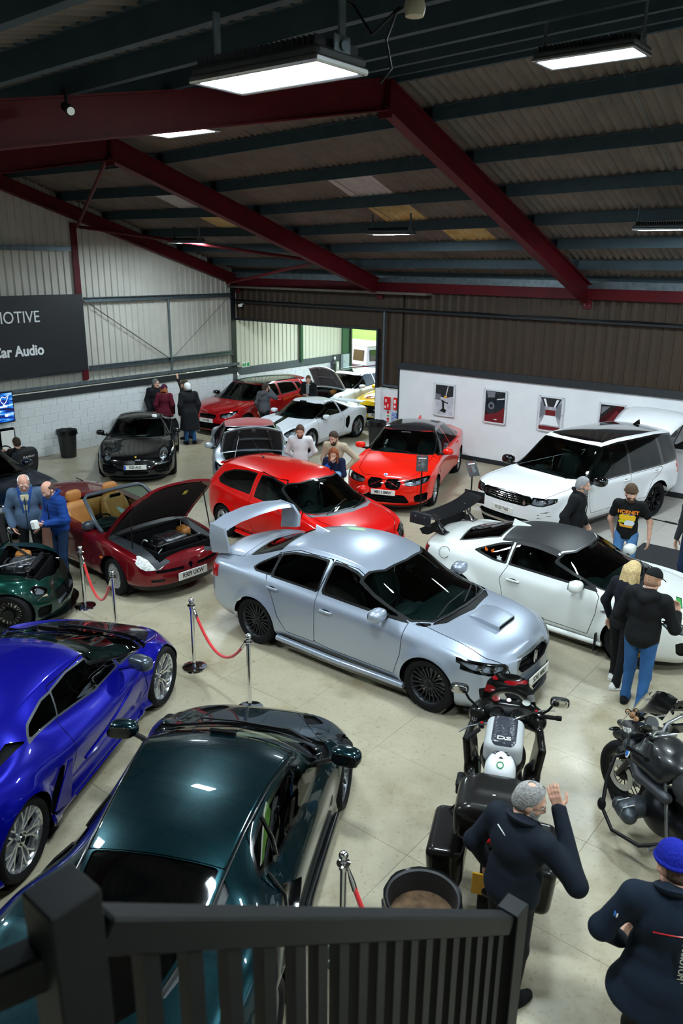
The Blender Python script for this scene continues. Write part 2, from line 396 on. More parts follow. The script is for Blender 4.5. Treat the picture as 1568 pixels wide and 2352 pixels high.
 def patch(s, name, poly, view='side', m=None, depth=0.0, rim=0.0, rim_mat=None, rim_depth=0.0, side=None, on=('body',), mirror=False, gap=0.0, split=None, zmin=None, thr=.15, wall=True, rim_name=None, label=None):
  poly = [tuple(p) for p in poly]
  if mirror: poly = poly + [(p[0], -p[1]) if view == 'top' else (-p[0], p[1]) for p in poly[::-1]]
  two = view in ('front', 'top', 'rear') and split and not mirror and min(p[0 if view != 'top' else 1] for p in poly) >= 0   # same outline on both halves
  def Df():
   P = s.proj(view).copy()
   if two: P[:, 1 if view == 'top' else 0] = np.abs(P[:, 1 if view == 'top' else 0])
   return polydist(P, poly)
  if gap > 0:
   s._mark(Df, -gap / 2, gap / 2, 'panel_gap', view, side, on, zmin, thr); s.spec['panel_gap'] = dict(m=DEEP, depth=.012, split=False, wall=False)
   if m is None and name is None: return
   s._mark(Df, None, -gap / 2, name, view, side, on, zmin, thr)
  elif rim > 0:
   rn = rim_name or name + '_trim'
   s._mark(Df, -rim, 0, rn, view, side, on, zmin, thr); s.spec[rn] = dict(m=rim_mat or BLACK, depth=rim_depth, split=split if split is not None else view == 'side', wall=abs(rim_depth) > 1e-6)
   s._mark(Df, None, -rim, name, view, side, on, zmin, thr)
  else: s._mark(Df, None, 0, name, view, side, on, zmin, thr)
  s.spec[name] = dict(m=m, depth=depth, split=(view == 'side') if split is None else split, wall=wall, label=label)
 def line(s, pts, view='side', w=.007, on=('body',), side=None, mirror=True, name='panel_gap', m=None, depth=.012, thr=.1):
  def Df():
   P = s.proj(view).copy()
   if view != 'side' and mirror: P[:, 1 if view == 'top' else 0] = np.abs(P[:, 1 if view == 'top' else 0])
   return linedist(P, pts)
  s._mark(Df, None, w / 2, name, view, side, on, None, thr); s.spec.setdefault(name, dict(m=m or DEEP, depth=depth, split=False, wall=False))
 def arches(s):
  S = s.S
  for xa, R in ((S['xa'], S['R']), (S['xb'], S.get('Rb', S['R']))):
   Df = lambda: np.hypot(s.V[:, 0] - xa, s.V[:, 2] - S['zw']) - R
   s._mark(Df, None, 0, 'hole', 'side', None, None, None, .02)
  s.spec['hole'] = None
 def build(s, parent, paintm, over={}):
  out = {}
  for i, n in enumerate(s.names):
   if n == 'hole': continue
   sp = s.spec.get(n) or {}; sel = s.F[s.L == i]
   if not len(sel): continue
   groups = [sel]
   if sp.get('split'):
    cy = s.V[sel[:, :3]].mean(1)[:, 1]; groups = [sel[cy > 0], sel[cy <= 0]]
   for gsel in groups:
    if not len(gsel): continue
    FF = []
    for row in gsel:
     f = [int(row[0])]
     for q in row[1:]:
      if q != f[-1]: f.append(int(q))
     if f[-1] == f[0] and len(f) > 1: f.pop()
     if len(f) > 2: FF.append(f)
    used = np.unique(np.concatenate([np.array(f) for f in FF])); mp = {int(q): k for k, q in enumerate(used)}
    dp = sp.get('depth', 0.0); V = s.V[used] - s.N[used] * dp; N = s.N[used]; FF = [[mp[q] for q in f] for f in FF]; FF0 = list(FF)
    V = list(V); N = list(N)
    if abs(dp) > 1e-6 and sp.get('wall', True):
     ed = {}
     for f in FF:
      for a, b in zip(f, f[1:] + f[:1]): ed[a, b] = ed.get((a, b), 0) + 1
     bd = [(a, b) for (a, b) in ed if (b, a) not in ed]; nb = {}
     def dup(q, out_):
      key = (q, out_)
      if key not in nb:
       nb[key] = len(V); p = s.V[used[q]] if out_ else V[q]; V.append(p); N.append(N[q])
      return nb[key]
     for a, b in bd: FF.append([b, a, dup(a, True), dup(b, True)])
    o = mesh_obj(n, V, FF, sp.get('m') or paintm, parent, normals=N if not (abs(dp) > 1e-6 and sp.get('wall', True)) else None, smooth=40 if (abs(dp) > 1e-6 and sp.get('wall', True)) else None)
    if sp.get('m') is LENS and not n.startswith('fog'):
     mesh_obj(n + '_bowl', [s.V[q] - s.N[q] * .055 for q in used], FF0, BOWL, parent, 60)
    if sp.get('label'): o['label'] = sp['label']
    out.setdefault(n, []).append(o)
  return out
 def at_side(s, x, z, sg=1):
  m = (s.V0[:, 1] * sg > .3); i = np.nonzero(m)[0]; j = i[np.argmin((s.V0[i, 0] - x) ** 2 + (s.V0[i, 2] - z) ** 2)]; return Vector(s.V0[j]), Vector(s.N0[j])
 def at_top(s, x, y):
  i = np.nonzero(s.N0[:, 2] > .1)[0]; j = i[np.argmin((s.V0[i, 0] - x) ** 2 + (s.V0[i, 1] - y) ** 2)]; return Vector(s.V0[j]), Vector(s.N0[j])
 def at_end(s, y, z, sg=1):
  i = np.nonzero(s.N0[:, 0] * sg > .1)[0]; j = i[np.argmin((s.V0[i, 1] - y) ** 2 + (s.V0[i, 2] - z) ** 2)]; return Vector(s.V0[j]), Vector(s.N0[j])
                 # wheels
WHEELS = {}
def wheel_meshes(style, R, w, rr, rimm):
 """returns [(name, mesh)]: tyre and rim turn about Y, outer face towards +Y"""
 key = (style, R, w, rr, rimm.name)
 if key in WHEELS: return WHEELS[key]
 X = RX(-math.pi / 2); h = w / 2   # lathe Z -> +Y
 t = MB(); t.lathe([(rr - .012, -h * .85), (rr + .01, -h * .95), (R - .03, -h), (R - .008, -h * .82), (R, -h * .5), (R, h * .5), (R - .008, h * .82), (R - .03, h), (rr + .012, h * .96), (rr - .01, h * .8)], 40, X)
 r = MB(); r.lathe([(rr - .012, -h * .8), (rr - .03, -h * .5), (rr - .035, h * .45), (rr - .014, h * .72), (rr + .004, h * .9), (rr + .004, h * .8)], 40, X)
 d = MB()
 d.lathe([(.03, -.01), (rr * .72, -.01), (rr * .72, .012), (.03, .012)], 28, X)
 yo = h * .72
 def spoke(a0, a1, r0, r1, w0, w1, z0, z1, th=.022):   # bar from (r0,a0) to (r1,a1)
  p, q = Vector((r0 * math.cos(a0), z0, r0 * math.sin(a0))), Vector((r1 * math.cos(a1), z1, r1 * math.sin(a1)))
  u = (q - p).normalized(); n = Vector((0, 1, 0)); sd = u.cross(n).normalized()
  V = []
  for pt, ww in ((p, w0), (q, w1)):
   for a, b, c in ((-1, 0, 1), (1, 0, 1), (1.0, -1, 1), (-1.0, -1, 1)): V.append(pt + sd * a * ww / 2 * (1 if b else .7) + n * (b * th))
  r.add(V, [(0, 1, 2, 3), (4, 7, 6, 5), (0, 4, 5, 1), (1, 5, 6, 2), (2, 6, 7, 3), (3, 7, 4, 0)])
 tau = 2 * math.pi; ro = rr - .012
 hubr = .062
 if style == 'multi':   # ten twin spokes
  for k in range(10):
   a = tau * k / 10
   for sg in (-1, 1): spoke(a + sg * .10, a + sg * .17, .055, ro, .022, .020, yo - .03, yo, .03)
 elif style == 'split':  # five double-Y spokes
  for k in range(5):
   a = tau * k / 5
   for sg in (-1, 1):
    spoke(a + sg * .12, a + sg * .20, .05, ro * .55, .03, .024, yo - .028, yo - .008, .03)
    spoke(a + sg * .20, a + sg * .10, ro * .52, ro, .022, .02, yo - .01, yo, .028)
    spoke(a + sg * .20, a + sg * .44, ro * .52, ro, .022, .02, yo - .01, yo, .028)
 elif style == 'y10':
  for k in range(10):
   a = tau * k / 10; spoke(a, a, .05, ro * .5, .026, .024, yo - .03, yo - .012, .03)
   for sg in (-1, 1): spoke(a, a + sg * .19, ro * .46, ro, .022, .02, yo - .012, yo, .028)
 elif style == 'five':
  for k in range(5): a = tau * k / 5; spoke(a, a, .05, ro, .075, .055, yo - .012, yo, .03)
 elif style == 'twin5':
  for k in range(5):
   a = tau * k / 5
   for sg in (-1, 1): spoke(a + sg * .25, a + sg * .13, .06, ro, .04, .034, yo - .03, yo, .03)
 elif style == 'hole5':   # disc with five round openings
  r.lathe([(.05, yo - .01), (.085, yo - .012)], 30, X)
  for k in range(5):
   a = tau * k / 5; cx, cz = ro * .6 * math.cos(a), ro * .6 * math.sin(a); rad = ro * .30
   ring = [(cx + (rad + e) * math.cos(q), yo - .014 - dz, cz + (rad + e) * math.sin(q)) for e, dz in ((.034, .02), (.022, 0), (.004, 0), (0, .03)) for q in np.linspace(0, tau, 21)[:-1]]
   r.add(ring, [(i * 20 + j, i * 20 + (j + 1) % 20, (i + 1) * 20 + (j + 1) % 20, (i + 1) * 20 + j) for i in range(3) for j in range(20)])
   spoke(a + tau / 10, a + tau / 10, .05, ro, .07, .14, yo - .022, yo - .01, .02)
 elif style == 'turbine':  # many small slots
  r.lathe([(.04, yo - .015), (ro * .62, yo - .008), (ro * .62, yo - .03)], 36, X); r.lathe([(ro * .9, yo - .02), (ro * .92, yo), (ro + .006, yo)], 36, X)
  for k in range(16): a = tau * k / 16; spoke(a, a, ro * .58, ro * .95, .045, .05, yo - .012, yo - .004, .02)
 elif style == 'mesh':
  for k in range(16):
   a = tau * k / 16
   for sg in (-1, 1): spoke(a, a + sg * .32, ro * .34, ro * .9, .016, .014, yo - .05, yo - .03, .02)
  r.lathe([(ro * .88, yo - .05), (ro * .92, yo - .02), (ro * .98, yo - .02)], 36, X)
  hubr = ro * .36
 r.lathe([(1e-4, yo - .004), (.03, yo - .004), (.034, yo - .012), (hubr, yo - .014), (hubr + .008, yo - .05), (hubr, -.01)], 24, X)
 cap = MB(); cap.lathe([(1e-4, yo + .004), (.024, yo + .002), (.027, yo - .006)], 18, X)
 bolts = MB()
 for k in range(5):
  a = tau * (k + .5) / 5; c = Vector((.045 * math.cos(a), yo - .016, .045 * math.sin(a))); bolts.cyl(c, c + Vector((0, .012, 0)), .008, 6)
 res = []
 for nm, b, m in (('tyre', t, RUBBER), ('rim', r, rimm), ('brake_disc', d, SATIN), ('centre_cap', cap, DARKM), ('wheel_bolts', bolts, DARKM)):
  o = b.build(nm, m, None, 35); res.append((nm, o.data)); bpy.data.objects.remove(o)
 WHEELS[key] = res
 return res
def add_wheels(car, S, style, rimm, R=None, w=.23, rr=None, steer=0.0, caliper=None):
 R = R or S['zw']; rr = rr or R * .70
 for xa, fr in ((S['xa'], 1), (S['xb'], 0)):
  for sg in (1, -1):
   y = S.get('track', .78) * sg
   wo = bpy.data.objects.new('wheel', None); put(wo, car)
   wo.matrix_local = T(xa, y, R) @ RZ((steer if fr else 0) + (0 if sg > 0 else math.pi)) @ RY(random.uniform(0, 6))
   for nm, me in wheel_meshes(style, R, w, rr, rimm): put(bpy.data.objects.new(nm, me), wo)
   if caliper:
    q = MB(); q.box((-.0, .015, rr * .62), (.2, .09, .09), RY(.9), .02); c = q.build('brake_caliper', caliper, car, 40); c.matrix_local = T(xa, y, R) @ RZ((steer if fr else 0) + (0 if sg > 0 else math.pi))
   l = MB(); Ra = (S['R'] if fr else S.get('Rb', S['R'])) + .012
   l.lathe([(Ra, -.2), (Ra, (S['ylin'] if 'ylin' in S else .02)), (Ra, .06)], 28, RX(-math.pi / 2)); l.lathe([(.04, -.2), (Ra, -.2)], 28, RX(-math.pi / 2))
   o = l.build('wheel_arch_liner', DEEP, car, 60); o.matrix_local = T(xa, (abs(y) + 0.0) * sg, S['zw']) @ RZ(0 if sg > 0 else math.pi)
def underbody(car, S, w=.70, z=.2):
 b = MB(); b.box(((S['xa'] + S['xb']) / 2, 0, z), (abs(S['xa'] - S['xb']) - 2 * S['R'] - .02, 2 * w, .06))
 b.box((S['xa'] + S['R'] + (S['xf'] - .25 - S['xa'] - S['R']) / 2, 0, z), (max(.1, S['xf'] - .25 - S['xa'] - S['R']), 1.7 * w, .05)); b.box((S['xb'] - S['R'] + (S['xr'] + .25 - S['xb'] + S['R']) / 2, 0, z), (max(.1, -(S['xr'] + .25 - S['xb'] + S['R'])), 1.7 * w, .05))
 b.box(((S['xa'] + S['xb']) / 2, 0, z + .02), (abs(S['xf'] - S['xr']) - .6, .9, .05)); b.build('underbody', DEEP, car)
SEATM = {}
def seat_mesh(m):
 if m.name in SEATM: return SEATM[m.name]
 b = MB(); b.ell((.02, 0, .16), (.27, .25, .10), e1=.6, e2=.5); b.ell((0, 0, 0), (.10, .24, .33), T(-.24, 0, .48) @ RY(-.25), e1=.5, e2=.6)
 for sg in (-1, 1): b.ell((0, sg * .2, 0), (.12, .06, .26), T(-.2, 0, .44) @ RY(-.25)); b.ell((.05, sg * .22, .2), (.24, .05, .09))
 b.ell((-.36, 0, .88), (.06, .14, .10), e1=.6, e2=.6)
 b.box((0, 0, .04), (.4, .4, .08))
 o = b.build('seat', m, None, 60); SEATM[m.name] = o.data; bpy.data.objects.remove(o); return SEATM[m.name]
def interior(car, xs=.05, zs=.22, wx=.38, rear=True, trim=None, dash_x=.75, dash_z=.78, steer_r=True, w=.66, xr=-.95, wheel_x=.48, floor_z=.24):
 trim = trim or mat('cabin_trim', '#2b3537', rough=.7)
 for sg in (-1, 1): share('seat', seat_mesh(trim), T(xs, sg * wx, zs), car)
 if rear:
  b = MB(); b.box((xr + .1, 0, zs + .18), (.5, 2 * w, .2), None, .06); b.box((0, 0, .28), (.16, 2 * w, .56), T(xr - .2, 0, zs + .2) @ RY(-.3), .05); b.build('rear_bench', trim, car, 50)
 d = MB(); d.box((dash_x + .14, 0, dash_z), (.42, 2 * w + .08, .18), None, .06); d.box((dash_x - .12, 0, dash_z - .16), (.2, .26, .34), None, .04)
 sy = -wx if steer_r else wx
 d.ell((dash_x - .05, sy, dash_z + .1), (.14, .2, .06)); d.build('dashboard', mat('dash_trim', '#273134', rough=.6), car, 50)
 st = MB(); L = T(wheel_x, sy, dash_z + .04) @ RY(-1.15)
 ring = [(.185 * math.cos(a), .185 * math.sin(a), 0) for a in np.linspace(0, 2 * math.pi, 25)]
 st.tube([L @ Vector(p) for p in ring], .015, 8, False); st.box((0, 0, .0), (.1, .12, .04), L, .02)
 for a in (0, math.pi / 2, -math.pi / 2): st.box((.1 * math.cos(a), .1 * math.sin(a), 0), (.14 if a == 0 else .03, .03 if a == 0 else .14, .02), L)
 st.build('steering_wheel', BLACK, car, 50)
 f = MB(); f.box((-.1, 0, floor_z), (2.4, 2 * w, .03)); f.build('cabin_floor', DEEP, car)
 mi = MB(); mi.box((dash_x - .25, 0, 1.27 + (dash_z - .78)), (.03, .24, .07), None, .02); mi.build('rear_view_mirror', BLACK, car)
                 # small car parts
def mirror(car, sh, x, z, m, sg, size=(.2, .2, .13), off=.13, base=BLACK, back=.0):
 p, n = sh.at_side(x, z, sg); c = p + Vector((-.02 + back, sg * off, .06)); b = MB()
 b.ell((0, 0, 0), (size[0] / 2, size[1] / 2, size[2] / 2), T(*c), 18, 12, .75, .75)
 o = b.build('door_mirror', m, car, 60)
 a = MB(); a.tube([p - Vector((0, sg * .03, 0)), p + Vector((-.0, sg * .04, .0)), c + Vector((0, -sg * .03, -.05))], [.035, .028, .03], 8); a.build('mirror_arm', base, o, 60)
 g = MB(); g.ell((0, 0, 0), (.006, size[1] * .43, size[2] * .40), T(c.x - size[0] / 2 + .012, c.y, c.z), 16, 8, .7, .7); g.build('mirror_glass', CHROME, o, 60)
 return o
def handle(car, sh, x, z, sg, m, L=.19):
 p, n = sh.at_side(x, z, sg); M = frame(p, (1, 0, 0), n.cross(Vector((1, 0, 0))), n); b = MB()
 b.ell((0, 0, .022), (L / 2, .016, .013), M, 14, 8, .6, .6)
 for e in (-1, 1): b.ell((e * L * .42, 0, .01), (.018, .016, .018), M, 10, 6)
 b.build('door_handle', m, car, 60)
 c = MB(); c.ell((0, .0, .0), (L * .33, .026, .003), M, 14, 6); c.build('handle_recess', DEEP, car, 60)
def plate(car, sh, y, z, txt, sg=1, tilt=0.0, yellow=False, w=.52, h=.112, out=.012, size=.088):
 p, n = sh.at_end(y, z, sg); x = Vector((0, sg, 0)); up = Vector((0, 0, 1)); nn = Vector((sg, 0, 0))
 M = frame(p + nn * out, x, up, nn) @ RX(tilt); b = MB(); b.box((0, 0, 0), (w, h, .012), M, .004)
 o = b.build('number_plate', mat('yellow_plate', '#e0a414', rough=.4) if yellow else WHITEP, car)
 if txt: text('plate_number', txt, size, INK, o, M @ T(0, 0, .0065), .0008, sx=.82, bold=.0022)
 return o
def wiper(car, pts, r=.009):
 b = MB(); b.tube(pts, r, 6); b.build('wiper', BLACK, car, 60)
def roundel(car, p, n, r, m, name='badge', up=(0, 0, 1), ry=None, th=.006):
 n = Vector(n).normalized(); x = Vector(up).cross(n).normalized(); M = frame(Vector(p), x, n.cross(x), n); b = MB()
 b.lathe([(1e-4, th), (.8, th), (1.0, th * .5), (1.0, 0)], 24, M @ S3(r, ry or r, 1)); return b.build(name, m, car, 50)
def mesh_grille(car, sh, poly, rows, m, view='front', d=.03, n=14, r=.006, name='grille_bars', inset=.0, vertical=False):
 ys = [p[0] for p in poly]; zs = [p[1] for p in poly]; b = MB()
 P = np.array(poly)
 if vertical:
  for y in np.linspace(min(ys), max(ys), n + 2)[1:-1]:
   zz = [z for z in np.linspace(min(zs), max(zs), 40) if polydist([[y, z]], P)[0] < -.004]
   if len(zz) > 1: b.tube([sh.at_end(y, z)[0] - Vector((d, 0, 0)) for z in (zz[0], (zz[0] + zz[-1]) / 2, zz[-1])], r, 5)
 for z in np.linspace(min(zs), max(zs), rows + 2)[1:-1]:
  yy = [y for y in np.linspace(min(ys), max(ys), 60) if polydist([[y, z]], P)[0] < -.004]
  if len(yy) > 1: b.tube([sh.at_end(y, z)[0] - Vector((d, 0, 0)) for y in np.linspace(yy[0], yy[-1], 9)], r, 5)
 b.build(name, m, car, 60)
def lamp_insides(car, sh, pts, r=.05, depth=.05, m=None, name='headlamp_reflector'):
 b = MB()
 for y, z in pts:
  for sg in (-1, 1):
   p, n = sh.at_end(y * sg, z); q = p - Vector((depth, 0, 0)); b.lathe([(1e-4, -.03), (r * .5, -.026), (r * .9, -.008), (r, .012), (r * 1.08, .012), (r * 1.08, -.03)], 20, T(*q) @ RY(math.pi / 2)); b.ell((q.x + .0, q.y, q.z), (r * .4, r * .4, r * .4), None, 12, 8)
 b.build(name, m or CHROME, car, 50)
def panel_on_top(name, car, sh, poly, m, lift=.004, n=10, label=None):
 """thin sheet lying on the upper surface, outline in plan (convex quad)"""
 a, b_, c, d = [np.array(q, float) for q in poly]; V = []
 for i in range(n + 1):
  for j in range(n + 1):
   u, w = i / n, j / n; q = (a * (1 - w) + b_ * w) * (1 - u) + (d * (1 - w) + c * w) * u; p, nn = sh.at_top(*q)
   V.append((q[0], q[1], p.z + (lift + .002)))
 F = [(i * (n + 1) + j, i * (n + 1) + j + 1, (i + 1) * (n + 1) + j + 1, (i + 1) * (n + 1) + j) for i in range(n) for j in range(n)]
 o = mesh_obj(name, V, F, m, car, 60)
 if label: o['label'] = label
 return o
def place(o, x, y, yaw, sc=1.0):
 o.location = (x, y, 0); o.rotation_euler = (0, 0, math.radians(yaw)); o.scale = (sc, sc, sc); return o
                 # silver rally saloon
def silver_saloon():
 car = thing('saloon_car', 'silver four-door saloon with bonnet scoop and tall rear wing', 'car')
 S = dict(xf=2.20, xr=-2.36, xa=1.325, xb=-1.325, R=.355, zw=.325, kf=.52, kr=.36, n=2.5, flare=.035, track=.775,
  top=[(-2.36, .99), (-2.28, 1.06), (-1.9, 1.11), (-1.72, 1.14), (-1.05, 1.405), (-.75, 1.455), (-.3, 1.475), (.05, 1.455), (.3, 1.40), (1.17, 1.03), (1.32, .985), (1.8, .90), (2.08, .80), (2.2, .72)],
  belt=[(-2.36, .93), (-2.1, .99), (-1.3, .985), (-.4, .955), (.6, .91), (1.2, .86), (1.8, .77), (2.2, .66)],
  wid=[(-2.36, .84), (-1.9, .875), (-1.325, .895), (-.6, .885), (.4, .885), (1.325, .895), (1.8, .88), (2.2, .84)],
  roofw=[(-2.36, .66), (-1.9, .68), (-1.6, .64), (-1.0, .555), (-.3, .575), (.45, .585), (1.1, .70), (1.3, .72), (1.8, .68), (2.2, .62)],
  crown=[(-2.36, .05), (-1.7, .06), (-1.2, .10), (-.8, .07), (.3, .065), (.8, .10), (1.25, .06), (1.8, .05), (2.2, .05)],
  bow=[(-2.36, 0), (-1.7, -.12), (-1.0, -.05), (-.5, 0), (.2, .08), (1.1, .26), (1.4, .16), (1.9, .05), (2.2, 0)],
  bin=.05, bot=[(-2.36, .28), (-1.8, .22), (1.8, .17), (2.2, .17)], sill=[(-2.36, .40), (-1.6, .3), (1.6, .27), (2.2, .26)],
  front=[(.1, 2.16), (.2, 2.21), (.35, 2.215), (.5, 2.20), (.62, 2.21), (.75, 2.17), (.9, 2.05)],
  rear=[(.2, -2.30), (.45, -2.37), (.75, -2.37), (.9, -2.34), (1.05, -2.32), (1.2, -2.25)], tuck=(0, .01, .03, .12))
 sh = Shell(S); P = paint('silver', '#aab4c4', metal=.55, rough=.36)
 frm = BLACK
 sh.patch('windscreen', [(.20, -.68), (.38, -.40), (.42, 0), (.38, .40), (.20, .68), (.45, .72), (1.0, .74), (1.2, .60), (1.28, .3), (1.30, 0), (1.28, -.3), (1.2, -.6), (1.0, -.74), (.45, -.72)], 'top', GLASS, rim=.03, rim_mat=BLACK)
 sh.patch('rear_window', [(-1.10, -.56), (-1.06, 0), (-1.10, .56), (-1.62, .62), (-1.74, 0), (-1.62, -.62)], 'top', GLASSD, rim=.03, rim_mat=BLACK)
 sh.patch('front_door_window', [(-.27, .985), (-.22, 1.36), (-.05, 1.36), (.14, 1.325), (.5, 1.165), (.98, .94)], 'side', GLASSD, rim=.03, rim_mat=BLACK)
 sh.patch('rear_door_window', [(-1.08, 1.00), (-1.06, 1.26), (-.86, 1.325), (-.55, 1.36), (-.27, 1.362), (-.31, .985)], 'side', GLASSD, rim=.025, rim_mat=BLACK)
 sh.patch('quarter_window', [(-1.42, 1.04), (-1.36, 1.10), (-1.06, 1.27), (-1.07, 1.01), (-1.35, 1.01)], 'side', GLASSD, rim=.022, rim_mat=BLACK)
 sh.patch('headlamp', [(.50, .70), (.66, .735), (.86, .785), (.89, .76), (.88, .66), (.72, .615), (.53, .625)], 'front', LENS, rim=.018, rim_mat=GLOSSB, split=True, depth=.0)
 sh.patch('grille', [(-.33, .715), (.33, .715), (.42, .60), (.34, .50), (-.34, .50), (-.42, .60)], 'front', DEEP, depth=.05, rim=.03, rim_mat=SATIN)
 sh.patch('lower_intake', [(-.52, .36), (.52, .36), (.58, .26), (.5, .2), (-.5, .2), (-.58, .26)], 'front', DEEP, depth=.06)
 sh.patch('fog_surround', [(.60, .46), (.82, .50), (.80, .30), (.66, .25)], 'front', BLACK, depth=.04, split=True)
 sh.patch('tail_lamp', [(.60, .90), (.88, .95), (.9, .78), (.62, .74)], 'rear', REDL, depth=-.008, split=True)
 sh.patch('rear_lamp_side', [(-2.36, .93), (-2.02, .92), (-2.10, .80), (-2.34, .76)], 'side', REDL, depth=-.008)
 sh.patch('bonnet', [(1.02, .70), (1.36, .70), (1.9, .69), (2.16, .50), (2.20, 0), (2.16, -.50), (1.9, -.69), (1.36, -.70), (1.02, -.70), (1.2, -.6), (1.30, 0), (1.2, .6)], 'top', P, gap=.008)
 sh.patch('front_door', [(-.31, .99), (-.33, .34), (-.05, .31), (.86, .31), (.95, .60), (.97, .97), (.5, 1.19), (.14, 1.345), (-.2, 1.375)], 'side', P, gap=.008)
 sh.patch('rear_door', [(-1.17, 1.03), (-1.02, .78), (-.93, .52), (-.80, .33), (-.35, .33), (-.33, .34), (-.31, .99), (-.22, 1.375), (-.8, 1.355), (-1.12, 1.25)], 'side', P, gap=.008)
 sh.patch('cowl', [(1.0, -.76), (1.2, -.62), (1.28, -.3), (1.30, 0), (1.28, .3), (1.2, .62), (1.0, .76), (1.16, .72), (1.32, .5), (1.40, 0), (1.32, -.5), (1.16, -.72)], 'top', BLACK, depth=.012, on=('body', 'bonnet'))
 sh.patch('boot_lid', [(-1.72, .66), (-1.84, 0), (-1.72, -.66), (-2.33, -.66), (-2.36, 0), (-2.33, .66)], 'top', P, gap=.008)
 sh.arches(); sh.build(car, P)
 b = MB(); rings = []
 for x, w, z1 in ((1.40, .19, -.012), (1.46, .21, .02), (1.58, .225, .05), (1.72, .225, .062), (1.82, .21, .058)):
  zt = sh.at_top(x, 0)[0].z; rings.append([(x, y * w, zt - .05 if abs(y) > .99 else zt + z1 * (1 - .25 * abs(y) ** 4)) for y in (-1, -.94, -.8, -.5, 0, .5, .8, .94, 1)])
 b.loft(rings); b.build('scoop', P, car, 60)
 zt = sh.at_top(1.82, 0)[0].z; b = MB(); b.box((1.80, 0, zt + .022), (.05, .38, .05), None, .012); b.build('scoop_mouth', DEEP, car)
 b = MB(); rings = []
 for y, x, z, c, th in ((-.70, -2.14, 1.39, .13, .022), (-.4, -2.18, 1.43, .15, .024), (0, -2.20, 1.44, .16, .025), (.4, -2.18, 1.43, .15, .024), (.70, -2.14, 1.39, .13, .022)):
  rings.append([(x + c, y, z - .015), (x + c * .5, y, z + th), (x - c * .5, y, z + th * 1.2), (x - c, y, z + .045), (x - c * .4, y, z + .005), (x + c * .5, y, z - .02)])
 b.loft(rings)
 for sg in (-1, 1):
  b.loft([[(-2.02 + .0, sg * .72, 1.41), (-2.02, sg * .68, 1.41), (-2.29, sg * .68, 1.44), (-2.29, sg * .72, 1.44)], [(-1.92, sg * .76, 1.26), (-1.94, sg * .72, 1.26), (-2.26, sg * .72, 1.27), (-2.26, sg * .76, 1.27)], [(-1.92, sg * .74, 1.09), (-1.92, sg * .67, 1.09), (-2.24, sg * .67, 1.03), (-2.24, sg * .74, 1.03)]])
 b.build('rear_wing', P, car, 40)
 b = MB(); b.loft([[(-.98, .05, 1.40), (-.98, -.05, 1.40), (-.72, -.03, 1.435), (-.72, .03, 1.435)], [(-1.0, .012, 1.50), (-1.0, -.012, 1.50), (-.86, -.01, 1.47), (-.86, .01, 1.47)]]); b.build('fin_aerial', P, car, 30)
 for sg in (-1, 1):
  mirror(car, sh, .70, .96, P, sg, (.17, .25, .15), .15); handle(car, sh, -.12, .80, sg, P); handle(car, sh, -1.0, .86, sg, P)
  q = MB(); q.tube([(1.0, sg * .86, .2), (0, sg * .87, .19), (-.95, sg * .86, .2)], [.04, .045, .04], 8); q.build('side_skirt', P, car, 60)
  q = MB(); q.ell(sh.at_end(sg * .72, .38)[0] - Vector((.03, 0, 0)), (.04, .04, .04)); q.build('fog_lamp', LENS, car, 60)
 lamp_insides(car, sh, [(.67, .675), (.78, .69)], .045, .05)
 mesh_grille(car, sh, [(-.33, .70), (.33, .70), (.40, .60), (.34, .51), (-.34, .51), (-.40, .60)], 3, DARKM)
 p, n = sh.at_end(0, .62); roundel(car, p + Vector((.0, 0, 0)), (1, 0, 0), .05, CHROME, ry=.085)
 wiper(car, [(1.22, -.55, 1.0), (1.16, -.2, 1.045), (1.14, .2, 1.055)]); wiper(car, [(1.25, .02, 1.01), (1.14, .35, 1.03), (1.04, .6, 1.01)])
 b = MB(); b.box((2.235, 0, .37), (.02, .60, .14), None, .005); b.build('plate_mount', BLACK, car)
 plate(car, sh, 0, .40, 'SD65 MBU', 1, out=.056)
 b = MB(); b.loft([[(1.95-.2*(y/.8)**4, y, .13), (2.225 - .42 * (y / .8) ** 4, y, .15), (2.225 - .42 * (y / .8) ** 4, y, .17), (1.95-.2*(y/.8)**4, y, .17)] for y in np.linspace(-.8, .8, 13)]); b.build('front_splitter', BLACK, car, 40)
 add_wheels(car, S, 'multi', mat('wheel_graphite', '#3a3c3f', rough=.38, metal=.8), R=.325, w=.245, rr=.238)
 underbody(car, S); interior(car, dash_z=.80)
 return car
place(silver_saloon(), *POSES['silver_saloon'])
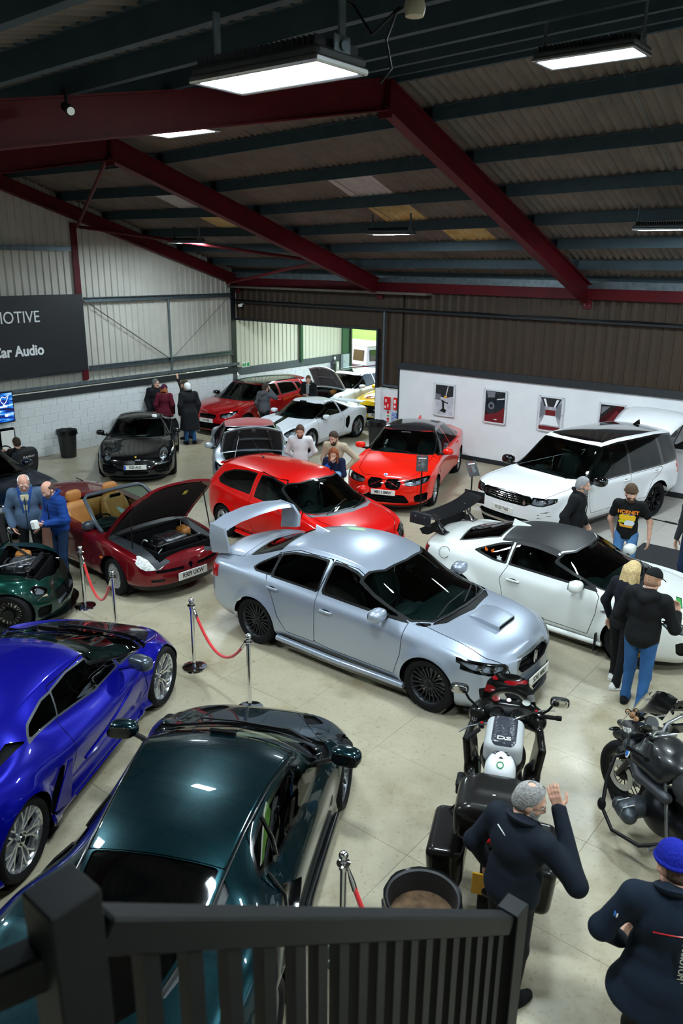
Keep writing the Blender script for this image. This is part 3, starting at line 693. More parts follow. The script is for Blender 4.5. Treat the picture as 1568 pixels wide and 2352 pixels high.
                 # white coupe, black roof
def white_coupe():
 car = thing('coupe_car', 'white two-door coupe with matt black roof and black swan-neck wing', 'car')
 S = dict(xf=2.12, xr=-2.12, xa=1.285, xb=-1.285, R=.345, zw=.315, kf=.62, kr=.42, n=2.3, flare=.04, track=.775,
  top=[(-2.12, .92), (-2.05, .97), (-1.75, 1.0), (-1.6, 1.02), (-.95, 1.215), (-.5, 1.275), (-.15, 1.285), (.12, 1.26), (.35, 1.20), (1.0, .93), (1.15, .885), (1.6, .80), (1.95, .68), (2.12, .58)],
  belt=[(-2.12, .84), (-1.7, .93), (-1.2, .93), (-.6, .87), (.2, .84), (.9, .84), (1.285, .82), (1.7, .72), (2.12, .52)],
  wid=[(-2.12, .80), (-1.285, .888), (-.5, .85), (.4, .85), (1.285, .885), (1.8, .84), (2.12, .76)],
  roofw=[(-2.12, .62), (-1.7, .62), (-1.2, .55), (-.6, .53), (.2, .55), (.9, .68), (1.15, .68), (1.6, .62), (2.12, .55)],
  crown=[(-2.12, .05), (-1.6, .06), (-1.0, .09), (-.4, .06), (.2, .06), (.7, .10), (1.1, .05), (1.6, .03), (2.12, .04)],
  bow=[(-2.12, 0), (-1.6, -.10), (-.9, -.05), (-.4, 0), (.1, .06), (.95, .22), (1.3, .12), (1.8, .02), (2.12, 0)],
  bin=.06, bot=[(-2.12, .28), (-1.6, .18), (1.8, .15), (2.12, .17)], sill=[(-2.12, .36), (-1.6, .26), (1.7, .23), (2.12, .24)],
  front=[(.1, 2.08), (.2, 2.12), (.35, 2.12), (.5, 2.10), (.62, 2.06), (.8, 1.95)],
  rear=[(.2, -2.06), (.45, -2.12), (.75, -2.12), (.9, -2.09), (1.0, -2.04)], tuck=(.0, .01, .03, .12))
 sh = Shell(S); P = paint('pearl_white', '#e4e6e2', metal=.0, rough=.35); RB = mat('matt_black_roof', '#15171b', rough=.5)
 sh.patch('roof_panel', [(-.75, -.55), (-.80, 0), (-.75, .55), (.10, .60), (.27, .35), (.31, 0), (.27, -.35), (.10, -.60)], 'top', RB)
 sh.patch('windscreen', [(.10, -.66), (.27, -.38), (.31, 0), (.27, .38), (.10, .66), (.4, .70), (.85, .70), (1.0, .58), (1.08, .3), (1.10, 0), (1.08, -.3), (1.0, -.58), (.85, -.70), (.4, -.70)], 'top', GLASS, rim=.03, rim_mat=BLACK)
 sh.patch('rear_window', [(-.80, -.50), (-.82, 0), (-.80, .50), (-1.45, .57), (-1.58, 0), (-1.45, -.57)], 'top', GLASSD, rim=.03, rim_mat=BLACK, on=('body', 'roof_panel'))
 sh.patch('door_window', [(-.52, .90), (-.52, 1.19), (-.2, 1.205), (.10, 1.17), (.42, 1.04), (.80, .86)], 'side', GLASS, rim=.028, rim_mat=BLACK)
 sh.patch('quarter_window', [(-1.10, .985), (-.95, 1.05), (-.75, 1.13), (-.55, 1.18), (-.55, .90), (-.75, .91)], 'side', GLASSD, rim=.025, rim_mat=BLACK)
 sh.patch('headlamp', [(.44, .60), (.60, .655), (.76, .73), (.82, .72), (.80, .62), (.66, .545), (.48, .54)], 'front', LENS, rim=.015, rim_mat=GLOSSB, split=True)
 sh.patch('grille', [(-.42, .40), (.42, .40), (.52, .26), (.42, .2), (-.42, .2), (-.52, .26)], 'front', DEEP, depth=.06)
 sh.patch('fog_recess', [(.56, .46), (.76, .47), (.74, .30), (.60, .27)], 'front', BLACK, depth=.03, split=True)
 sh.patch('tail_lamp', [(.52, .86), (.80, .88), (.82, .66), (.60, .68)], 'rear', mat('smoked_lamp', '#1b1416', rough=.15, coat=1), depth=-.006, split=True)
 sh.patch('door', [(-.52, .88), (-.60, .70), (-.50, .30), (.74, .27), (.83, .6), (.84, .82), (.5, 1.04), (.1, 1.2), (-.5, 1.23)], 'side', P, gap=.008)
 sh.patch('bonnet', [(.86, .68), (1.15, .66), (1.6, .60), (1.98, .42), (2.03, 0), (1.98, -.42), (1.6, -.60), (1.15, -.66), (.86, -.68), (1.0, -.58), (1.10, 0), (1.0, .58)], 'top', P, gap=.008)
 sh.patch('cowl', [(.84, -.72), (1.0, -.60), (1.08, -.3), (1.10, 0), (1.08, .3), (1.0, .6), (.84, .72), (.98, .68), (1.14, .48), (1.2, 0), (1.14, -.48), (.98, -.68)], 'top', BLACK, depth=.01, on=('body', 'bonnet'))
 sh.arches(); sh.build(car, P)
 b = MB(); b.loft([[(-.86, .06, 1.225), (-.86, -.06, 1.225), (-.58, -.03, 1.265), (-.58, .03, 1.265)], [(-.86, .012, 1.32), (-.86, -.012, 1.32), (-.74, -.01, 1.29), (-.74, .01, 1.29)]]); b.build('fin_aerial', P, car, 30)
 CF = mat('carbon_wing', '#101114', rough=.3, coat=.5)
 b = MB(); R_ = []
 for y in np.linspace(-.78, .78, 15):
  k = 1 - (abs(y) / .78) ** 3; z = 1.27 - .10 * k; R_.append([(-1.86, y, z + .01), (-1.95, y, z + .035), (-2.08, y, z + .05), (-2.17, y, z + .075), (-2.10, y, z + .04), (-1.96, y, z - .0)])
 b.loft(R_); w = b.build('rear_wing', CF, car, 50)
 for sg in (-1, 1):
  b = MB(); b.box((-2.02, sg * .79, 1.26), (.38, .012, .19), RY(-.0), .004); b.build('end_plate', CF, w)
  bl = MB()
  for dx in (-.08, .08): bl.cyl((-2.02 + dx, sg * .794, 1.29), (-2.02 + dx, sg * .802, 1.29), .012, 8)
  bl.build('bolts', SATIN, w)
  b = MB()
  for dy in (-.05, .05): b.tube([(-1.80, sg * .42 + dy * .9, .99), (-1.90, sg * .42 + dy * .3, 1.10), (-1.99, sg * .42, 1.24)], .013, 6)
  b.tube([(-1.95, sg * .42, 1.0), (-1.96, sg * .42, 1.1), (-2.02, sg * .42, 1.24)], .013, 6); b.box((-1.86, sg * .42, .99), (.2, .13, .015)); b.build('wing_leg', CF, w, 50)
 b = MB(); b.loft([[(-1.98, y, .965 + .0), (-2.10, y, 1.01), (-2.14, y, 1.03), (-2.08, y, .96)] for y in np.linspace(-.62, .62, 9)]); b.build('boot_spoiler', CF, car, 40)
 for sg in (-1, 1):
  mirror(car, sh, .58, .86, P, sg, (.17, .24, .15), .17); handle(car, sh, -.38, .74, sg, P, .2)
  p, n = sh.at_side(.94, .66, sg); b = MB(); b.ell((0, 0, .003), (.06, .022, .006), frame(p, (1, 0, 0), n.cross(Vector((1, 0, 0))), n)); b.build('wing_badge', CHROME, car, 60)
  q = MB(); q.tube([(.95, sg * .85, .19), (0, sg * .83, .18), (-.95, sg * .85, .19)], [.035, .04, .035], 8); q.build('side_skirt', P, car, 60)
  b = MB(); b.box((.88, sg * .86, .22), (.02, .14, .26), None, .006); b.build('mud_flap', BLACK, car)
  b = MB(); b.lathe([(.10, 0), (.108, .004), (.112, 0)], 30, T(0, 0, 0));
  if sg < 0:
   p, n = sh.at_side(-1.52, .86, sg); M = frame(p, (1, 0, 0), n.cross(Vector((1, 0, 0))), n); b = MB(); b.lathe([(.085, .002), (.09, .003), (.092, -.002)], 30, M); b.build('fuel_flap_ring', DEEP, car)
   p, n = sh.at_side(-.84, 1.0, sg); M = frame(p + n * .012, (-1, 0, 0), (0, 0, 1), n); M = frame(p + n * .012, (1, 0, 0), (0, 0, 1), (0, sg, 0))
   OR = mat('orange_sticker', '#f2701a', rough=.5); b = MB()
   for k in (-1, 1): b.prism([(k * .02, -.012), (k * .075, .03), (k * .07, -.03), (k * .04, -.04)], 0, .002, M @ T(-.02, .03, 0))
   b.build('eye_sticker', OR, car)
   p, n = sh.at_side(-.66, .95, sg); M = frame(p + n * .012, (1, 0, 0), (0, 0, 1), (0, sg, 0)); b = MB(); b.prism([(.05 * math.cos(a) * (1 if i % 2 else .55), .05 * math.sin(a) * (1 if i % 2 else .55)) for i, a in enumerate(np.linspace(0, 2 * math.pi, 13)[:-1])], 0, .002, M); b.build('star_sticker', WHITEP, car)
 lamp_insides(car, sh, [(.60, .605), (.70, .64)], .05, .05)
 for sg in (-1, 1):
  p, n = sh.at_end(sg * .66, .37); roundel(car, p + Vector((.004, 0, 0)), (1, 0, 0), .06, LENS, 'fog_lamp')
 wiper(car, [(1.06, -.5, .90), (1.0, -.15, .945), (.96, .2, .96)]); wiper(car, [(1.1, .05, .90), (.98, .35, .935), (.86, .56, .93)])
 plate(car, sh, 0, .36, '', 1)
 add_wheels(car, S, 'multi', mat('wheel_gold', '#a8832c', rough=.35, metal=.85), R=.315, w=.225, rr=.225)
 underbody(car, S, w=.66, z=.18); interior(car, dash_z=.70, zs=.14, dash_x=.62, wheel_x=.34, xs=-.12, xr=-.75, trim=mat('black_red_cloth', '#1c1315', rough=.8), w=.6)
 return car
place(white_coupe(), *POSES['white_coupe'])
                 # white luxury off-roader, tailgate up
def white_offroader():
 car = thing('off_road_car', 'large white off-roader with black grille and raised tailgate', 'car')
 S = dict(xf=2.33, xr=-2.56, xa=1.46, xb=-1.46, R=.435, zw=.385, kf=.55, kr=.30, n=2.7, nr=3.2, flare=.03, track=.84,
  top=[(-2.56, 1.05), (-2.52, 1.30), (-2.46, 1.5), (-2.30, 1.74), (-2.1, 1.79), (-1.2, 1.825), (-.4, 1.84), (.15, 1.82), (.38, 1.76), (1.15, 1.22), (1.28, 1.17), (1.8, 1.12), (2.1, 1.06), (2.26, .98), (2.33, .90)],
  belt=[(-2.56, 1.02), (-1.5, 1.10), (0, 1.11), (1.0, 1.105), (1.6, 1.06), (2.1, .98), (2.33, .85)],
  wid=[(-2.56, .90), (-1.6, .985), (0, .98), (1.46, .985), (2.0, .95), (2.33, .90)],
  roofw=[(-2.56, .80), (-2.3, .70), (-1.8, .69), (-.5, .70), (.35, .68), (1.05, .80), (1.3, .83), (2.0, .80), (2.33, .78)],
  crown=[(-2.56, .03), (-2.2, .06), (-1, .06), (.2, .06), (.8, .09), (1.2, .05), (1.8, .045), (2.33, .03)],
  bow=[(-2.56, 0), (-.5, 0), (.2, .06), (1.0, .18), (1.4, .10), (2.0, .03), (2.33, 0)],
  bin=.03, bot=[(-2.56, .45), (-1.8, .33), (1.8, .30), (2.33, .36)], sill=[(-2.56, .55), (-1.7, .46), (1.7, .44), (2.33, .46)],
  front=[(.3, 2.20), (.42, 2.27), (.55, 2.325), (.75, 2.33), (.9, 2.31), (1.05, 2.26)],
  rear=[(.4, -2.50), (.6, -2.56), (.95, -2.55), (1.2, -2.5), (1.75, -2.28)], tuck=(0, .0, .02, .12))
 sh = Shell(S); P = paint('white', '#e9eaee', rough=.3)
 sh.patch('roof_panel', [(-1.95, -.60), (-1.95, .60), (.18, .62), (.30, .3), (.32, 0), (.30, -.3), (.18, -.62)], 'top', mat('black_glass_roof', '#07090b', rough=.06, coat=1))
 sh.patch('windscreen', [(.28, -.75), (.38, -.40), (.42, 0), (.38, .40), (.28, .75), (.6, .80), (1.0, .83), (1.14, .6), (1.2, .3), (1.21, 0), (1.2, -.3), (1.14, -.6), (1.0, -.83), (.6, -.80)], 'top', GLASS, rim=.03, rim_mat=GLOSSB, on=('body',))
 sh.patch('window_band', [(-2.50, 1.13), (-2.30, 1.70), (-1.6, 1.745), (-.2, 1.755), (.28, 1.72), (.62, 1.46), (1.06, 1.14), (.9, 1.12), (-.5, 1.115), (-1.8, 1.12)], 'side', GLOSSB)
 sh.patch('rear_quarter_window', [(-2.40, 1.17), (-2.25, 1.66), (-1.62, 1.71), (-1.68, 1.15)], 'side', GLASSD, on=('window_band',))
 sh.patch('rear_door_window', [(-1.58, 1.15), (-1.52, 1.71), (-.48, 1.72), (-.48, 1.145)], 'side', GLASS, on=('window_band',))
 sh.patch('front_door_window', [(-.40, 1.145), (-.40, 1.72), (.22, 1.70), (.56, 1.45), (.90, 1.15)], 'side', GLASS, on=('window_band',))
 sh.patch('grille', [(-.56, .98), (.56, .98), (.60, .92), (.55, .79), (-.55, .79), (-.60, .92)], 'front', DEEP, depth=.035)
 sh.patch('headlamp', [(.58, .975), (.94, .99), (.95, .90), (.80, .83), (.57, .83)], 'front', LENS, rim=.015, rim_mat=GLOSSB, split=True)
 sh.patch('lower_intake', [(-.62, .55), (.62, .55), (.70, .42), (-.70, .42)], 'front', BLACK, depth=.05)
 for z in (.60, .66, .72): sh.patch('corner_slat', [(.70, z - .012), (.93, z - .002), (.93, z + .022), (.70, z + .012)], 'front', CHROME, split=True, depth=-.004)
 sh.patch('tail_lamp', [(.74, 1.20), (.95, 1.20), (.95, .86), (.80, .86)], 'rear', REDL, split=True, depth=-.005)
 sh.patch('lower_cladding', [(-2.6, .50), (-1.95, .50), (-1.9, .38), (2.0, .38), (2.0, .48), (2.4, .48), (2.4, .2), (-2.6, .2)], 'side', GLOSSB)
 sh.patch('front_door', [(-.44, 1.10), (-.44, .52), (.86, .52), (.97, .8), (.98, 1.10)], 'side', P, gap=.008)
 sh.patch('rear_door', [(-1.62, 1.10), (-1.50, .98), (-1.22, .86), (-1.0, .52), (-.44, .52), (-.44, 1.10)], 'side', P, gap=.008)
 sh.patch('bonnet', [(1.02, .84), (1.4, .88), (1.9, .86), (2.15, .78), (2.22, .5), (2.24, 0), (2.22, -.5), (2.15, -.78), (1.9, -.86), (1.4, -.88), (1.02, -.84), (1.14, -.6), (1.21, 0), (1.14, .6)], 'top', P, gap=.01)
 sh.patch('side_vent', [(1.02, .74), (1.02, 1.02), (1.10, 1.02), (1.16, .74)], 'side', GLOSSB, depth=.008)
 sh.patch('tailgate_opening', [(-.74, 1.72), (.74, 1.72), (.84, 1.1), (.80, .86), (-.80, .86), (-.84, 1.1)], 'rear', DEEP, depth=.10)
 sh.arches()
 sh.build(car, P)
 mesh_grille(car, sh, [(-.56, .97), (.56, .97), (.59, .92), (.55, .80), (-.55, .80), (-.59, .92)], 4, GLOSSB, d=.012, r=.010)
 g = MB()
 for r in range(5):
  for c in range(22):
   y = -.54 + .05 * c + (.025 if r % 2 else 0); z = .815 + .037 * r; p, n = sh.at_end(y, z); g.box((p.x - .008, y, z), (.02, .034, .014), RZ(0), .004)
 tag(g.build('grille_mesh', mat('dark_chrome', '#4a4d52', rough=.2, metal=1), car), kind='stuff')
 p, n = sh.at_end(.44, .86); roundel(car, p, (1, 0, 0), .03, SATIN, ry=.05)
 tg = MB(); R_ = []
 for u in np.linspace(0, 1, 7):
  x, z = -2.20 - .74 * u, 1.80 + .27 * math.sin(u * 1.9) - .02 * u; w = .72 + .10 * u
  R_.append([(x, y * w, z - .10 * abs(y) ** 3) for y in np.linspace(-1, 1, 11)] + [(x + .01, y * w, z - .06 - .10 * abs(y) ** 3) for y in np.linspace(1, -1, 11)])
 tg.loft(R_); t = tg.build('tailgate', P, car, 75)
 gl = MB(); V = []
 for u in np.linspace(.12, .72, 7):
  x, z = -2.20 - .74 * u, 1.80 + .27 * math.sin(u * 1.9) - .02 * u
  for y in np.linspace(-.84, .84, 9): V.append((x + .02, y * (.72 + .1 * u), z - .075 - .10 * abs(y) ** 3))
 gl.add(V, [(i * 9 + j, i * 9 + j + 1, (i + 1) * 9 + j + 1, (i + 1) * 9 + j) for i in range(6) for j in range(8)]); gl.build('tailgate_window', GLOSSB, t, 60)
 for sg in (-1, 1): b = MB(); b.tube([(-2.36, sg * .72, 1.45), (-2.72, sg * .74, 1.95)], .014, 8); b.build('gas_strut', BLACK, t, 60)
 b = MB(); b.loft([[(-2.05, .05, 1.795), (-2.05, -.05, 1.795), (-1.85, -.02, 1.80), (-1.85, .02, 1.80)], [(-2.08, .01, 1.89), (-2.08, -.01, 1.89), (-1.98, -.01, 1.86), (-1.98, .01, 1.86)]]); b.build('fin_aerial', GLOSSB, car, 30)
 for sg in (-1, 1):
  mirror(car, sh, .92, 1.13, GLOSSB, sg, (.2, .27, .19), .2); handle(car, sh, -.26, 1.02, sg, P, .22); handle(car, sh, -1.38, 1.03, sg, P, .22)
  b = MB()
  for k in range(4): p, n = sh.at_side(1.06 + .01 * k, .78 + .06 * k, sg); b.box((p.x, p.y - .0 * sg, p.z), (.08, .012, .012))
  b.build('vent_blades', SATIN, car)
  b = MB(); p, n = sh.at_end(sg * .8, .52); b.box((p.x - .1, p.y, .52), (.05, .2, .03), RZ(-.7 * sg), .01); b.build('fog_lamp', SATIN, car)
 lamp_insides(car, sh, [(.66, .905), (.78, .91)], .045, .05)
 wiper(car, [(1.2, .6, 1.19), (1.18, .1, 1.225), (1.16, -.3, 1.235)])
 plate(car, sh, 0, .665, 'K155 TAX', 1, out=.012)
 b = MB(); b.loft([[(2.10 - .5 * (y / .9) ** 4, y, .30), (2.335 - .5 * (y / .9) ** 4, y, .40), (2.335 - .5 * (y / .9) ** 4, y, .44), (2.1 - .5 * (y / .9) ** 4, y, .44)] for y in np.linspace(-.86, .86, 13)]); b.build('skid_plate', SATIN, car, 40)
 add_wheels(car, S, 'split', mat('wheel_black', '#15161a', rough=.3, metal=.7), R=.385, w=.275, rr=.285)
 underbody(car, S, w=.8, z=.4); interior(car, dash_z=1.03, zs=.52, dash_x=.72, wheel_x=.42, xs=-.02, xr=-1.1, w=.75, floor_z=.45, trim=mat('dark_leather', '#1a1b1e', rough=.5))
 return car
place(white_offroader(), *POSES['white_offroader'])
                 # bright red saloon, carbon roof
def red_saloon():
 car = thing('saloon_car', 'bright red four-door saloon with black carbon roof and twin kidney grille', 'car')
 S = dict(xf=2.46, xr=-2.48, xa=1.49, xb=-1.49, R=.365, zw=.335, kf=.60, kr=.38, n=2.5, flare=.02, track=.81,
  top=[(-2.48, 1.0), (-2.40, 1.06), (-1.9, 1.11), (-1.75, 1.13), (-1.0, 1.41), (-.5, 1.46), (.1, 1.455), (.36, 1.40), (1.05, 1.05), (1.2, 1.0), (1.8, .92), (2.25, .80), (2.46, .70)],
  belt=[(-2.48, .95), (-1.6, 1.0), (0, .95), (.9, .93), (1.5, .88), (2.1, .78), (2.46, .66)],
  wid=[(-2.48, .86), (-1.5, .945), (0, .92), (1.49, .945), (2.1, .90), (2.46, .84)],
  roofw=[(-2.48, .70), (-1.8, .68), (-1.0, .56), (0, .58), (.4, .59), (1.05, .72), (1.4, .72), (2.46, .62)],
  crown=[(-2.48, .05), (-1.6, .06), (-.8, .07), (.3, .065), (.8, .10), (1.2, .05), (1.8, .05), (2.46, .05)],
  bow=[(-2.48, 0), (-1.6, -.10), (-.6, 0), (.2, .06), (1.05, .22), (1.4, .12), (2.1, .04), (2.46, 0)],
  bin=.05, bot=[(-2.48, .28), (-1.8, .2), (1.9, .17), (2.46, .18)], sill=[(-2.48, .38), (-1.7, .28), (1.8, .26), (2.46, .26)],
  front=[(.1, 2.40), (.2, 2.45), (.4, 2.47), (.55, 2.46), (.7, 2.43), (.85, 2.3)], rear=[(.2, -2.40), (.5, -2.48), (.85, -2.46), (1.05, -2.40)], tuck=(0, .01, .03, .12))
 sh = Shell(S); P = paint('bright_red', '#e81c08', rough=.32)
 sh.patch('roof_panel', [(-1.0, -.56), (-1.04, 0), (-1.0, .56), (.22, .63), (.36, .35), (.40, 0), (.36, -.35), (.22, -.63)], 'top', mat('carbon_roof', '#17171a', rough=.12, coat=1, noise=(180, '#232327', 1)))
 sh.patch('windscreen', [(.22, -.68), (.36, -.38), (.40, 0), (.36, .38), (.22, .68), (.6, .74), (.92, .75), (1.06, .6), (1.15, .3), (1.17, 0), (1.15, -.3), (1.06, -.6), (.92, -.75), (.6, -.74)], 'top', GLASS, rim=.03, rim_mat=BLACK)
 sh.patch('front_door_window', [(-.32, .975), (-.28, 1.385), (.0, 1.395), (.26, 1.35), (.56, 1.18), (.90, .955)], 'side', GLASSD, rim=.025, rim_mat=GLOSSB)
 sh.patch('rear_door_window', [(-1.15, .99), (-1.12, 1.27), (-.9, 1.345), (-.6, 1.38), (-.32, 1.385), (-.35, .975)], 'side', GLASSD, rim=.025, rim_mat=GLOSSB)
 sh.patch('quarter_window', [(-1.62, 1.05), (-1.4, 1.16), (-1.16, 1.26), (-1.18, 1.0)], 'side', GLASSD, rim=.022, rim_mat=GLOSSB)
 sh.patch('rear_window', [(-1.02, -.58), (-1.06, 0), (-1.02, .58), (-1.62, .64), (-1.74, 0), (-1.62, -.64)], 'top', GLASSD, rim=.03, rim_mat=BLACK)
 for sg in (1, -1): sh.patch('kidney_grille', [(sg * .02, .735), (sg * .30, .735), (sg * .36, .66), (sg * .33, .53), (sg * .06, .52), (sg * .02, .56)], 'front', DEEP, depth=.04, rim=.022, rim_mat=GLOSSB, rim_name='kidney_surround', side='L' if sg > 0 else 'R', split=True)
 sh.patch('headlamp', [(.40, .71), (.60, .745), (.84, .79), (.90, .77), (.88, .68), (.70, .62), (.44, .60)], 'front', LENS, rim=.012, rim_mat=GLOSSB, split=True)
 sh.patch('lower_intake', [(-.46, .42), (.46, .42), (.56, .24), (-.56, .24)], 'front', DEEP, depth=.06)
 sh.patch('side_intake', [(.62, .42), (.88, .46), (.86, .26), (.66, .26)], 'front', DEEP, depth=.06, split=True)
 sh.patch('front_door', [(-.36, .98), (-.38, .34), (.95, .32), (1.02, .6), (1.02, .95), (.6, 1.2), (.2, 1.40), (-.25, 1.42)], 'side', P, gap=.008)
 sh.patch('rear_door', [(-1.25, 1.02), (-1.12, .75), (-1.0, .5), (-.9, .34), (-.38, .34), (-.36, .98), (-.25, 1.42), (-.9, 1.38), (-1.2, 1.25)], 'side', P, gap=.008)
 sh.patch('bonnet', [(.94, .74), (1.3, .72), (2.0, .66), (2.25, .50), (2.32, 0), (2.25, -.50), (2.0, -.66), (1.3, -.72), (.94, -.74), (1.07, -.6), (1.17, 0), (1.07, .6)], 'top', P, gap=.008)
 sh.patch('side_gill', [(1.06, .62), (1.08, .74), (1.18, .72), (1.16, .66)], 'side', GLOSSB, depth=.01)
 sh.arches(); sh.build(car, P)
 for sg in (-1, 1):
  mirror(car, sh, .72, .96, P, sg, (.17, .24, .14), .17); handle(car, sh, -.16, .86, sg, P); handle(car, sh, -1.05, .89, sg, P)
  mesh_grille(car, sh, [(sg * .04, .72), (sg * .29, .72), (sg * .34, .66), (sg * .31, .54), (sg * .07, .54)], 0, GLOSSB, d=.02, r=.008, n=7, vertical=True)
  b = MB()
  for k in range(3): p, n = sh.at_end(sg * (.55 + .1 * k), .70 + .012 * k); b.box((p.x - .03, p.y, p.z), (.02, .08, .012), RZ(-.5 * sg))
  b.build('running_light', CHROME, car)
 b = MB(); p, n = sh.at_end(.2, .62); b.tube([(p.x - .045, .32, .56), (p.x - .045, .08, .68)], .008, 6); b.tube([(p.x - .045, -.32, .56), (p.x - .045, -.08, .68)], .008, 6); b.build('grille_stripe', REDL, car, 60)
 lamp_insides(car, sh, [(.58, .675), (.72, .70)], .045, .05)
 mesh_grille(car, sh, [(-.46, .41), (.46, .41), (.54, .25), (-.54, .25)], 4, BLACK, d=.03)
 p, n = sh.at_end(0, .79); p = sh.at_top(2.26, 0)[0]; roundel(car, p, (.55, 0, .85), .042, WHITEP); roundel(car, p + Vector((.002, 0, .003)), (.55, 0, .85), .026, mat('blue_enamel', '#2b6fc0', rough=.3), 'badge_centre')
 b = MB(); b.loft([[(-.98, .04, 1.395), (-.98, -.04, 1.395), (-.78, -.02, 1.43), (-.78, .02, 1.43)], [(-1.0, .01, 1.48), (-1.0, -.01, 1.48), (-.88, -.01, 1.46), (-.88, .01, 1.46)]]); b.build('fin_aerial', P, car, 30)
 wiper(car, [(1.14, .5, 1.0), (1.1, .1, 1.045), (1.08, -.25, 1.05)]); plate(car, sh, 0, .47, 'MR11 BMW', 1)
 b = MB(); b.loft([[(2.2 - .55 * (y / .88) ** 4, y, .15), (2.47 - .55 * (y / .88) ** 4, y, .16), (2.47 - .55 * (y / .88) ** 4, y, .19), (2.2 - .55 * (y / .88) ** 4, y, .2)] for y in np.linspace(-.84, .84, 13)]); b.build('front_splitter', BLACK, car, 40)
 add_wheels(car, S, 'multi', mat('wheel_silver', '#c9ccd0', rough=.25, metal=.9), R=.335, w=.26, rr=.255)
 underbody(car, S, w=.74); interior(car, dash_z=.84, zs=.3, xs=.0, xr=-1.0, w=.68)
 return car
place(red_saloon(), *POSES['red_saloon'])
                 # red three-door hatchback
def red_hatch():
 car = thing('hatchback_car', 'red three-door hatchback behind the silver saloon', 'car')
 S = dict(xf=2.12, xr=-2.08, xa=1.27, xb=-1.276, R=.345, zw=.315, kf=.62, kr=.40, n=2.3, nr=2.6, flare=.025, track=.775,
  top=[(-2.08, 1.0), (-1.98, 1.12), (-1.82, 1.28), (-1.68, 1.37), (-1.3, 1.405), (-.5, 1.43), (.0, 1.42), (.28, 1.37), (.5, 1.29), (1.12, .975), (1.28, .93), (1.7, .85), (1.98, .72), (2.12, .6)],
  belt=[(-2.08, .96), (-1.6, 1.02), (-.8, .95), (0, .91), (.9, .90), (1.3, .84), (1.75, .74), (2.12, .54)],
  wid=[(-2.08, .82), (-1.3, .88), (-.4, .862), (.4, .862), (1.27, .875), (1.75, .84), (2.12, .74)],
  roofw=[(-2.08, .62), (-1.8, .58), (-1.2, .58), (0, .60), (.4, .60), (1.05, .70), (1.3, .70), (2.12, .5)],
  crown=[(-2.08, .06), (-1.5, .07), (.2, .07), (.7, .10), (1.1, .05), (1.6, .04), (2.12, .04)],
  bow=[(-2.08, 0), (-1.7, -.05), (-.5, 0), (.2, .07), (1.1, .26), (1.4, .14), (1.9, .02), (2.12, 0)],
  bin=.05, bot=[(-2.08, .28), (-1.6, .2), (1.8, .17), (2.12, .19)], sill=[(-2.08, .38), (-1.6, .28), (1.7, .26), (2.12, .26)],
  front=[(.1, 2.06), (.25, 2.11), (.45, 2.12), (.6, 2.08), (.8, 1.95)], rear=[(.2, -2.0), (.5, -2.08), (.85, -2.06), (1.1, -1.98), (1.3, -1.84)], tuck=(0, .01, .03, .12))
 sh = Shell(S); P = paint('signal_red', '#dd0f0c', rough=.3)
 sh.patch('windscreen', [(.20, -.68), (.36, -.38), (.40, 0), (.36, .38), (.20, .68), (.5, .72), (.88, .73), (1.06, .58), (1.18, .3), (1.20, 0), (1.18, -.3), (1.06, -.58), (.88, -.73), (.5, -.72)], 'top', GLASS, rim=.03, rim_mat=BLACK)
 sh.patch('door_window', [(-.42, .955), (-.40, 1.34), (-.1, 1.355), (.2, 1.31), (.52, 1.14), (.86, .92), (.4, .915)], 'side', GLASS, rim=.025, rim_mat=BLACK)
 sh.patch('rear_side_window', [(-1.52, 1.08), (-1.44, 1.20), (-1.2, 1.29), (-.8, 1.335), (-.52, 1.34), (-.54, .97), (-1.1, .99), (-1.42, 1.02)], 'side', GLASSD, rim=.025, rim_mat=BLACK)
 sh.patch('rear_window', [(-1.72, -.50), (-1.75, .50), (-1.97, .58), (-2.0, 0), (-1.97, -.58)], 'top', GLASSD, rim=.03, rim_mat=BLACK)
 sh.patch('headlamp', [(.44, .66), (.58, .71), (.74, .72), (.80, .66), (.76, .56), (.58, .52), (.46, .55)], 'front', LENS, rim=.02, rim_mat=GLOSSB, split=True)
 sh.patch('shield_grille', [(-.22, .70), (.22, .70), (.16, .5), (0, .32), (-.16, .5)], 'front', DEEP, depth=.04, rim=.02, rim_mat=CHROME)
 sh.patch('lower_intake', [(.28, .42), (.70, .44), (.68, .28), (.3, .26)], 'front', DEEP, depth=.05, split=True)
 sh.patch('door', [(-.50, .96), (-.52, .6), (-.42, .33), (.84, .30), (.92, .6), (.93, .90), (.6, 1.12), (.2, 1.34), (-.45, 1.375)], 'side', P, gap=.008)
 sh.patch('bonnet', [(.90, .70), (1.3, .68), (1.75, .58), (2.02, .30), (2.08, 0), (2.02, -.30), (1.75, -.58), (1.3, -.68), (.90, -.70), (1.06, -.58), (1.20, 0), (1.06, .58)], 'top', P, gap=.008)
 sh.patch('cowl', [(.88, -.74), (1.06, -.60), (1.18, -.3), (1.20, 0), (1.18, .3), (1.06, .6), (.88, .74), (1.04, .72), (1.22, .45), (1.31, 0), (1.22, -.45), (1.04, -.72)], 'top', mat('grey_cowl', '#70767c', rough=.6), depth=.008, on=('body', 'bonnet'))
 sh.patch('tail_lamp', [(.60, .98), (.82, 1.0), (.84, .82), (.60, .84)], 'rear', REDL, split=True, depth=-.006)
 sh.line([(-2.2, .52), (-1.62, .50), (-1.58, .34)], 'side')
 sh.arches(); sh.build(car, P)
 for sg in (-1, 1):
  mirror(car, sh, .62, .92, P, sg, (.17, .22, .15), .15); handle(car, sh, -.36, .80, sg, CHROME, .17)
  q = MB(); q.tube([(.92, sg * .85, .2), (0, sg * .845, .19), (-.92, sg * .85, .2)], [.035, .045, .035], 8); q.build('side_skirt', P, car, 60)
